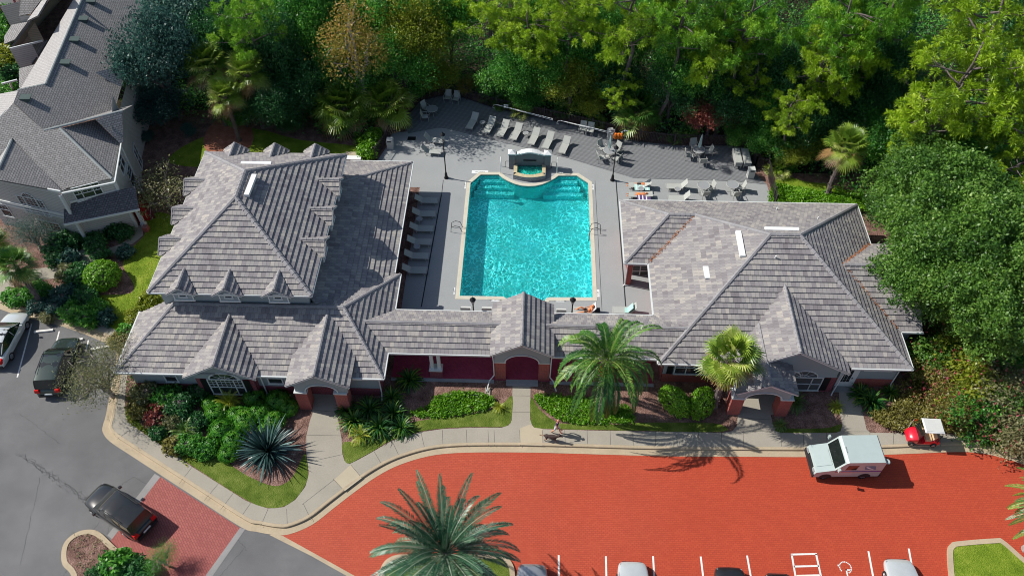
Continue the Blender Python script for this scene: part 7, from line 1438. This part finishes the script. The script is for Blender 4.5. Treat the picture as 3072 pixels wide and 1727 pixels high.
# lily clumps
LY = thing('lily_clump', 'x', 'plant'); strap_plant('lily', 85, 1.15, .10, 1.4, .25, .8, 'l_lily', 8, LY, .05, 4)
for x, y, s, lb in ((890, 1060, 1.15, 'strap-leaved lily clump nearest the left porch path'), (930, 1030, 1.2, 'lily clump behind the porch path, against the wall'), (955, 1075, 1.25, 'large yellow-tipped lily clump by the pavement'), (990, 1040, 1.15, 'lily clump second from the groundcover bed'), (1010, 1075, 1.05, 'lily clump at the edge of the small lawn'), (870, 1030, .9, 'dark lily clump at the left porch pier'), (1030, 955, 1.15, 'dark lily clump in the shade of the covered walkway'), (985, 1000, 1.0, 'dark lily clump below the downspout'), (920, 1090, .9, 'lily clump closest to the kerb'),
                    (2190, 1010, 1.2, 'yellow-green lily clump right of the side path'), (2165, 990, 1.0, 'dark lily clump in the shade right of the side path'), (2240, 985, .8, 'small lily clump below the right wall'), (2480, 1095, 1.0, 'lily clump beside the red golf cart'), (2520, 1110, .9, 'lily clump at the right end of the pavement'), (2440, 1075, .8, 'lily clump behind the golf cart roof shadow'), (2570, 1125, .9, 'lily clump at the right edge of the picture')):
    put(LY, (x, y), .35, lb, 'plant', 'strap leaved lily clumps', s=s)
# shrubs
SH = [shrub(61), shrub(62, flat=.9), shrub(63, leaf=.12, per=8, n=200)]
PH = thing('philodendron', 'x', 'plant'); rng_ = np.random.default_rng(9); d_ = sphere(120, rng_, -.1); c_ = d_*np.array([.75, .75, .5])+np.array([0, 0, .35]); Qs = []; rs = []
for c, d in zip(c_, d_):
    rr = rng_.random(); a = nrm(np.cross(d, rng_.normal(size=3))); b = np.cross(d, a)
    for k in range(9): th = k*.7; q = nrm(a*cos(th)+b*sin(th)+d*.15); wv = np.cross(q, d)*.026; ln = rng_.uniform(.12, .23); Qs.append([c, c+q*ln*.5-wv, c+q*ln+np.array([0, 0, -.03]), c+q*ln*.5+wv]); rs.append(rr*.7+.3*rng_.random())
Ql, rl = leaves(sphere(130, rng_, -.2)*np.array([.62, .62, .45])+np.array([0, 0, .3]), 8, .1, .07, .5); qmesh('foliage', np.concatenate([np.array(Qs), Ql]), np.concatenate([np.array(rs), rl*.5]), M['l_shrub'], PH); m = MB(); m.lathe([(.1, 0), (.12, .3), (.06, .5)], n=8); m.build('stem', M['bark'], PH)
for i, (x, y, s, lb) in enumerate([(560, 1085, 1.15, 'philodendron left of the agave'), (590, 1110, 1.1, 'philodendron at the upper left leaf tips of the agave'), (620, 1060, 1.2, 'philodendron in the middle of the left bed'), (655, 1040, 1.1, 'philodendron second from the left porch'), (690, 1060, 1.0, 'philodendron above the agave'), (700, 1010, 1.1, 'philodendron beside the left porch pier'), (640, 1000, 1.0, 'philodendron below the small clubhouse window'), (600, 1045, 1.0, 'philodendron right below the yellow cycad'), (545, 1040, 1.0, 'philodendron left of the yellow cycad'), (725, 1025, .9, 'philodendron touching the left porch pier'), (575, 1140, .9, 'philodendron nearest the pavement lawn'), (530, 1015, .8, 'philodendron below the left window brickwork'), (670, 1085, .9, 'philodendron just behind the agave')]):
    put(PH, (x, y), .4, lb, 'plant', 'philodendrons in the left front bed', s=s)
gs = 'shrubs in the beds'
for i, (x, y, s, mt, lb) in enumerate([(420, 1000, 1.2, 'l_green', 'green shrub below the left clubhouse eave'), (455, 1020, 1.1, 'l_dark', 'dark shrub left of the big window'), (400, 1045, 1.0, 'l_red', 'reddish shrub in the left bed corner'), (430, 1060, .9, 'l_pale', 'pale twiggy shrub in the left bed'), (375, 990, 1.1, 'l_pale', 'pale shrub under the nearly leafless corner tree'), (350, 1030, .9, 'l_brown', 'brownish shrub nearest the kerb bend'), (500, 1060, .8, 'l_dark', 'dark low shrub in the middle of the left bed'), (480, 1120, .9, 'l_green', 'green shrub near the diagonal pavement'), (440, 1120, .8, 'l_brown', 'olive shrub on the diagonal lawn edge'), (520, 1130, .9, 'l_green', 'green shrub left of the red hydrant marker'), (505, 985, .9, 'l_dark', 'dark shrub against the left window wall'), (400, 1090, .7, 'l_dark', 'small dark shrub on the diagonal lawn'),
    (150, 615, 1.3, 'l_dark', 'dark clipped shrub below the lower townhouse window'), (185, 600, 1.1, 'l_dark', 'dark shrub left of the porch column'), (175, 650, 1.0, 'l_oak', 'grey-green shrub at the bend of the townhouse path'), (240, 610, 1.0, 'l_dark', 'dark clipped shrub between the two townhouse paths'), (250, 640, .9, 'l_dark', 'dark round shrub on the planted island of the townhouse path'), (290, 580, .9, 'l_dark', 'dark round shrub in front of the lattice panels'), (312, 585, .9, 'l_dark', 'dark shrub under the right end of the lattice'), (145, 650, 1.0, 'l_dark', 'dark low shrub below the townhouse window bed'),
    (318, 635, .8, 'l_oak', 'pale grey-green shrub right of the curved townhouse path'), (200, 695, 1.2, 'l_dark', 'dark shrub left of the big round clipped bush'), (170, 690, .9, 'l_pale', 'greyish twiggy shrub by the townhouse path'), (165, 745, 1.1, 'l_oak', 'silvery shrub in the middle of the car park bed'), (100, 735, 1.0, 'l_green', 'green shrub at the foot of the left edge palms'), (60, 750, 1.0, 'l_green', 'bright green shrub left of the palm trunks'), (30, 745, .8, 'l_green', 'green shrub at the left edge by the car park'), (215, 750, 1.1, 'l_dark', 'dark shrub below the big round clipped bush'), (185, 790, 1.0, 'l_green', 'green shrub by the car park pavement'), (225, 800, 1.1, 'l_green', 'green shrub at the lawn corner'), (245, 775, .9, 'l_green', 'green shrub on the lawn side of the car park bed'), (140, 775, .8, 'l_oak', 'small silvery shrub by the car park pavement'), (265, 800, .8, 'l_oak', 'grey-green shrub at the right end of the car park bed'), (120, 800, .6, 'l_pale', 'tiny pale shrub by the car park pavement'), (95, 775, .8, 'l_oak', 'blue-green shrub left in the car park bed'),
    (375, 755, .9, 'l_yellow', 'yellow-green shrub under the left eave corner'), (360, 790, .9, 'l_yellow', 'yellow-green shrub beside the left eave'), (340, 800, .8, 'l_yellow', 'yellow-green shrub on the side lawn'), (320, 835, .8, 'l_green', 'spiky green shrub at the end of the side lawn'), (300, 860, .8, 'l_brown', 'olive shrub by the car park corner'),
    (1975, 420, .9, 'l_green', 'green shrub at the right fence end'), (930, 360, 1.1, 'l_bright', 'bright green shrub by the gate left of the pool deck'), (925, 385, 1.0, 'l_bright', 'lower bright green shrub by the gate left of the pool deck'), (940, 345, .9, 'l_bright', 'topmost bright green shrub by the gate left of the pool deck'), (295, 1425, 1.15, 'l_green', 'green shrub on the small island at the bottom left'), (250, 1450, .8, 'l_dark', 'dark shrub at the left of the bottom left island'), (335, 1435, .8, 'l_dark', 'green shrub at the right of the bottom left island'), (345, 1440, 1.0, 'l_dark', 'small dark shrub on the bottom left island')]):
    put(SH[i % 3], (x, y), .5*s, lb, 'shrub', gs, s=s, mat_=mt)
put(BT, (400, 1395), 1.6, 'thin sapling over the brick apron at the bottom left', s=.38, mat_='l_green')
TB = shrub(71, 1.3, .85, 700, 10, .075, 'l_bright', 'clipped_bush', spread=.05, tight=True); put(TB, (255, 692), .9, 'big round clipped bush on the side lawn', 'bush', 'clipped bushes', s=1.0)
put(TB, (1698, 1010), .7, 'left clipped bush of the pair below the right window', 'bush', 'clipped bushes', s=(.62, .95, .9)); put(TB, (1765, 1014), .7, 'right clipped bush of the pair below the right window', 'bush', 'clipped bushes', s=(.62, .92, .9))
for x, y, s, mt, lb in ((12, 45, 1.6, 'l_green', 'dark shrub beside the brick pillar at the top left corner'), (48, 52, .9, 'l_yellow', 'yellow shrub at the top left corner'), (5, 95, 1.4, 'l_shrub', 'leafy shrub at the left edge near the top'), (8, 160, 2.0, 'l_yellow', 'yellow-green shrub at the left edge behind the townhouse'), (25, 185, 1.5, 'l_dark', 'dark shrub against the townhouse rear wall'), (20, 235, 1.2, 'l_green', 'green shrub under the small pergola at the left edge')):
    put(SH[1], (x, y), .5*s, lb, 'shrub', gs, s=s, mat_=mt)
# flowering bushes lower right
FB = broadleaf(24, R=2.3, H=.5, flat=.8, lobes=16, cl=30, per=13, leaf=.10, spread=.2, mat_='l_live', name='flowering_bush', bark='bark', branches=5)
Qf, rf_ = leaves(sphere(70, RNG, -.1)*np.array([2.2, 2.2, 1.7])+np.array([0, 0, 1.1]), 5, .06, .06, .3); qmesh('flowers', Qf, rf_, M['l_flower'], FB)['kind'] = 'stuff'
for x, y, s, mt, lb in ((2350, 880, 1.0, 'l_live', 'pink-flecked bush right of the right clubhouse corner'), (2440, 860, 1.1, 'l_yellow', 'pink-flecked bush below the live oaks'), (2540, 890, 1.1, 'l_green', 'pink-flecked bush at the right edge below the live oaks'), (2400, 950, 1.1, 'l_yellow', 'pink-flecked bush in the middle of the right thicket'), (2490, 970, 1.1, 'l_pale', 'pink-flecked bush right of the middle of the thicket'), (2560, 1010, 1.0, 'l_live', 'pink-flecked bush at the right edge, mid thicket'), (2450, 1040, .9, 'l_green', 'pink-flecked bush above the golf cart'), (2530, 1075, .9, 'l_pale', 'pink-flecked bush right of the golf cart'), (2340, 960, .8, 'l_brown', 'brownish pink-flecked bush at the shade edge'), (2390, 1010, .8, 'l_brown', 'brownish pink-flecked bush above the brown groundcover')):
    put(FB, (x, y), 1.3, lb, 'bush', 'flowering bushes in the right thicket', s=s, mat_=mt)
# ---- groundcover, hedges and undergrowth: uncountable
def cover(name, px, dens, h, leaf, mat_, per=5, spread=.08, up=1.0, world=None, hf=None, rj=.5):
    poly = world or catmull(P(px), 3); a = np.array([p[:2] for p in poly]); lo, hi = a.min(0), a.max(0); n = int((hi-lo).prod()*dens); x = RNG.uniform(lo[0], hi[0], n); y = RNG.uniform(lo[1], hi[1], n); k = inpoly(x, y, poly); x, y = x[k], y[k]
    wv = .5+.5*np.sin(x*1.3+np.sin(y*.9)*2)*np.sin(y*1.1+np.sin(x*.7)*2); zz_ = .13+h*(.25+.75*wv)*RNG.uniform(.6, 1.05, len(x)) if hf is None else hf(x, y)
    Q, r = leaves(np.stack([x, y, zz_], 1), per, spread, leaf, up, rbase=np.clip(.5+.25*np.sin(x*2.3+1)*np.sin(y*1.9)+RNG.normal(0, .15, len(x)), 0, 1), rj=rj)
    return tag(qmesh(name, Q, r, M[mat_]), kind='stuff')
cover('groundcover', [(1232, 1238), (1262, 1228), (1296, 1212), (1302, 1195), (1376, 1178), (1440, 1182), (1480, 1198), (1480, 1222), (1395, 1243), (1306, 1252), (1256, 1250)], 170, .28, .075, 'l_bright')
cover('groundcover', [(1606, 1200), (1622, 1186), (1746, 1196), (1833, 1221), (1876, 1217), (1895, 1242), (1897, 1266), (1833, 1271), (1703, 1268), (1662, 1250), (1630, 1225)], 170, .26, .075, 'l_bright')
cover('hedge', [(2325, 560), (2420, 575), (2560, 585), (2620, 600), (2620, 640), (2325, 640)], 110, .6, .09, 'l_bright')
cover('groundcover', [(2610, 1245), (2660, 1225), (2720, 1180), (2800, 1130), (2880, 1200), (2900, 1290), (2860, 1300), (2760, 1298), (2660, 1290)], 110, .55, .085, 'l_brown')
cover('groundcover', [(380, 1200), (430, 1190), (520, 1330), (600, 1350), (560, 1390), (450, 1310), (384, 1262)], 28, .22, .07, 'l_yellow')
cover('groundcover', [(390, 1110), (470, 1120), (560, 1180), (640, 1230), (640, 1330), (540, 1330), (430, 1270), (385, 1200)], 10, .35, .08, 'l_green')
cover('groundcover', [(40, 880), (110, 900), (180, 930), (300, 970), (330, 960), (290, 920), (200, 900), (130, 880), (60, 850)], 14, .3, .08, 'l_green')
cover('groundcover', [(210, 1610), (300, 1600), (350, 1660), (400, 1727), (280, 1727), (220, 1680)], 14, .16, .05, 'l_pale')
cover('grass_tufts', None, 26, .07, .035, 'l_yellow', 4, .05, .2, world=catmull(P([(440, 650), (500, 640), (540, 700), (560, 900), (500, 1000), (420, 1040), (385, 1010), (330, 980), (300, 950), (275, 895), (310, 885), (390, 880), (400, 850), (370, 800), (380, 760), (410, 730), (436, 700)]), 3))
fpoly = P([(330, -60), (330, 330), (640, 395), (760, 370), (900, 405), (1080, 425), (1150, 400), (1215, 330), (1262, 292), (1345, 272), (1706, 362), (2020, 424), (2250, 436), (2290, 500), (2420, 530), (2540, 600), (2700, 640), (2760, 900), (2770, 1080), (2900, 1240), (3100, 1330), (3300, 1330), (3300, -60)], .2)+[(95, 150), (-60, 150)]
def hf(x, y):
    n1 = np.sin(x*.55+1.3*np.sin(y*.31))*np.sin(y*.48+1.1*np.sin(x*.27)); n2 = np.sin(x*1.7+y*.6)*np.sin(y*1.5-x*.4); edge = np.clip((y-46-(x < -10)*4)/7, 0.12, 1); return .2+edge*(1.9+1.3*n1+.6*n2)*RNG.uniform(.35, 1.0, len(x))
cover('undergrowth', None, 3.0, 0, .115, 'l_green', 11, .36, .8, world=[p for p in fpoly if True], hf=hf)
cover('undergrowth', None, 2.2, 0, .12, 'l_dark', 11, .4, .8, world=fpoly, hf=hf)
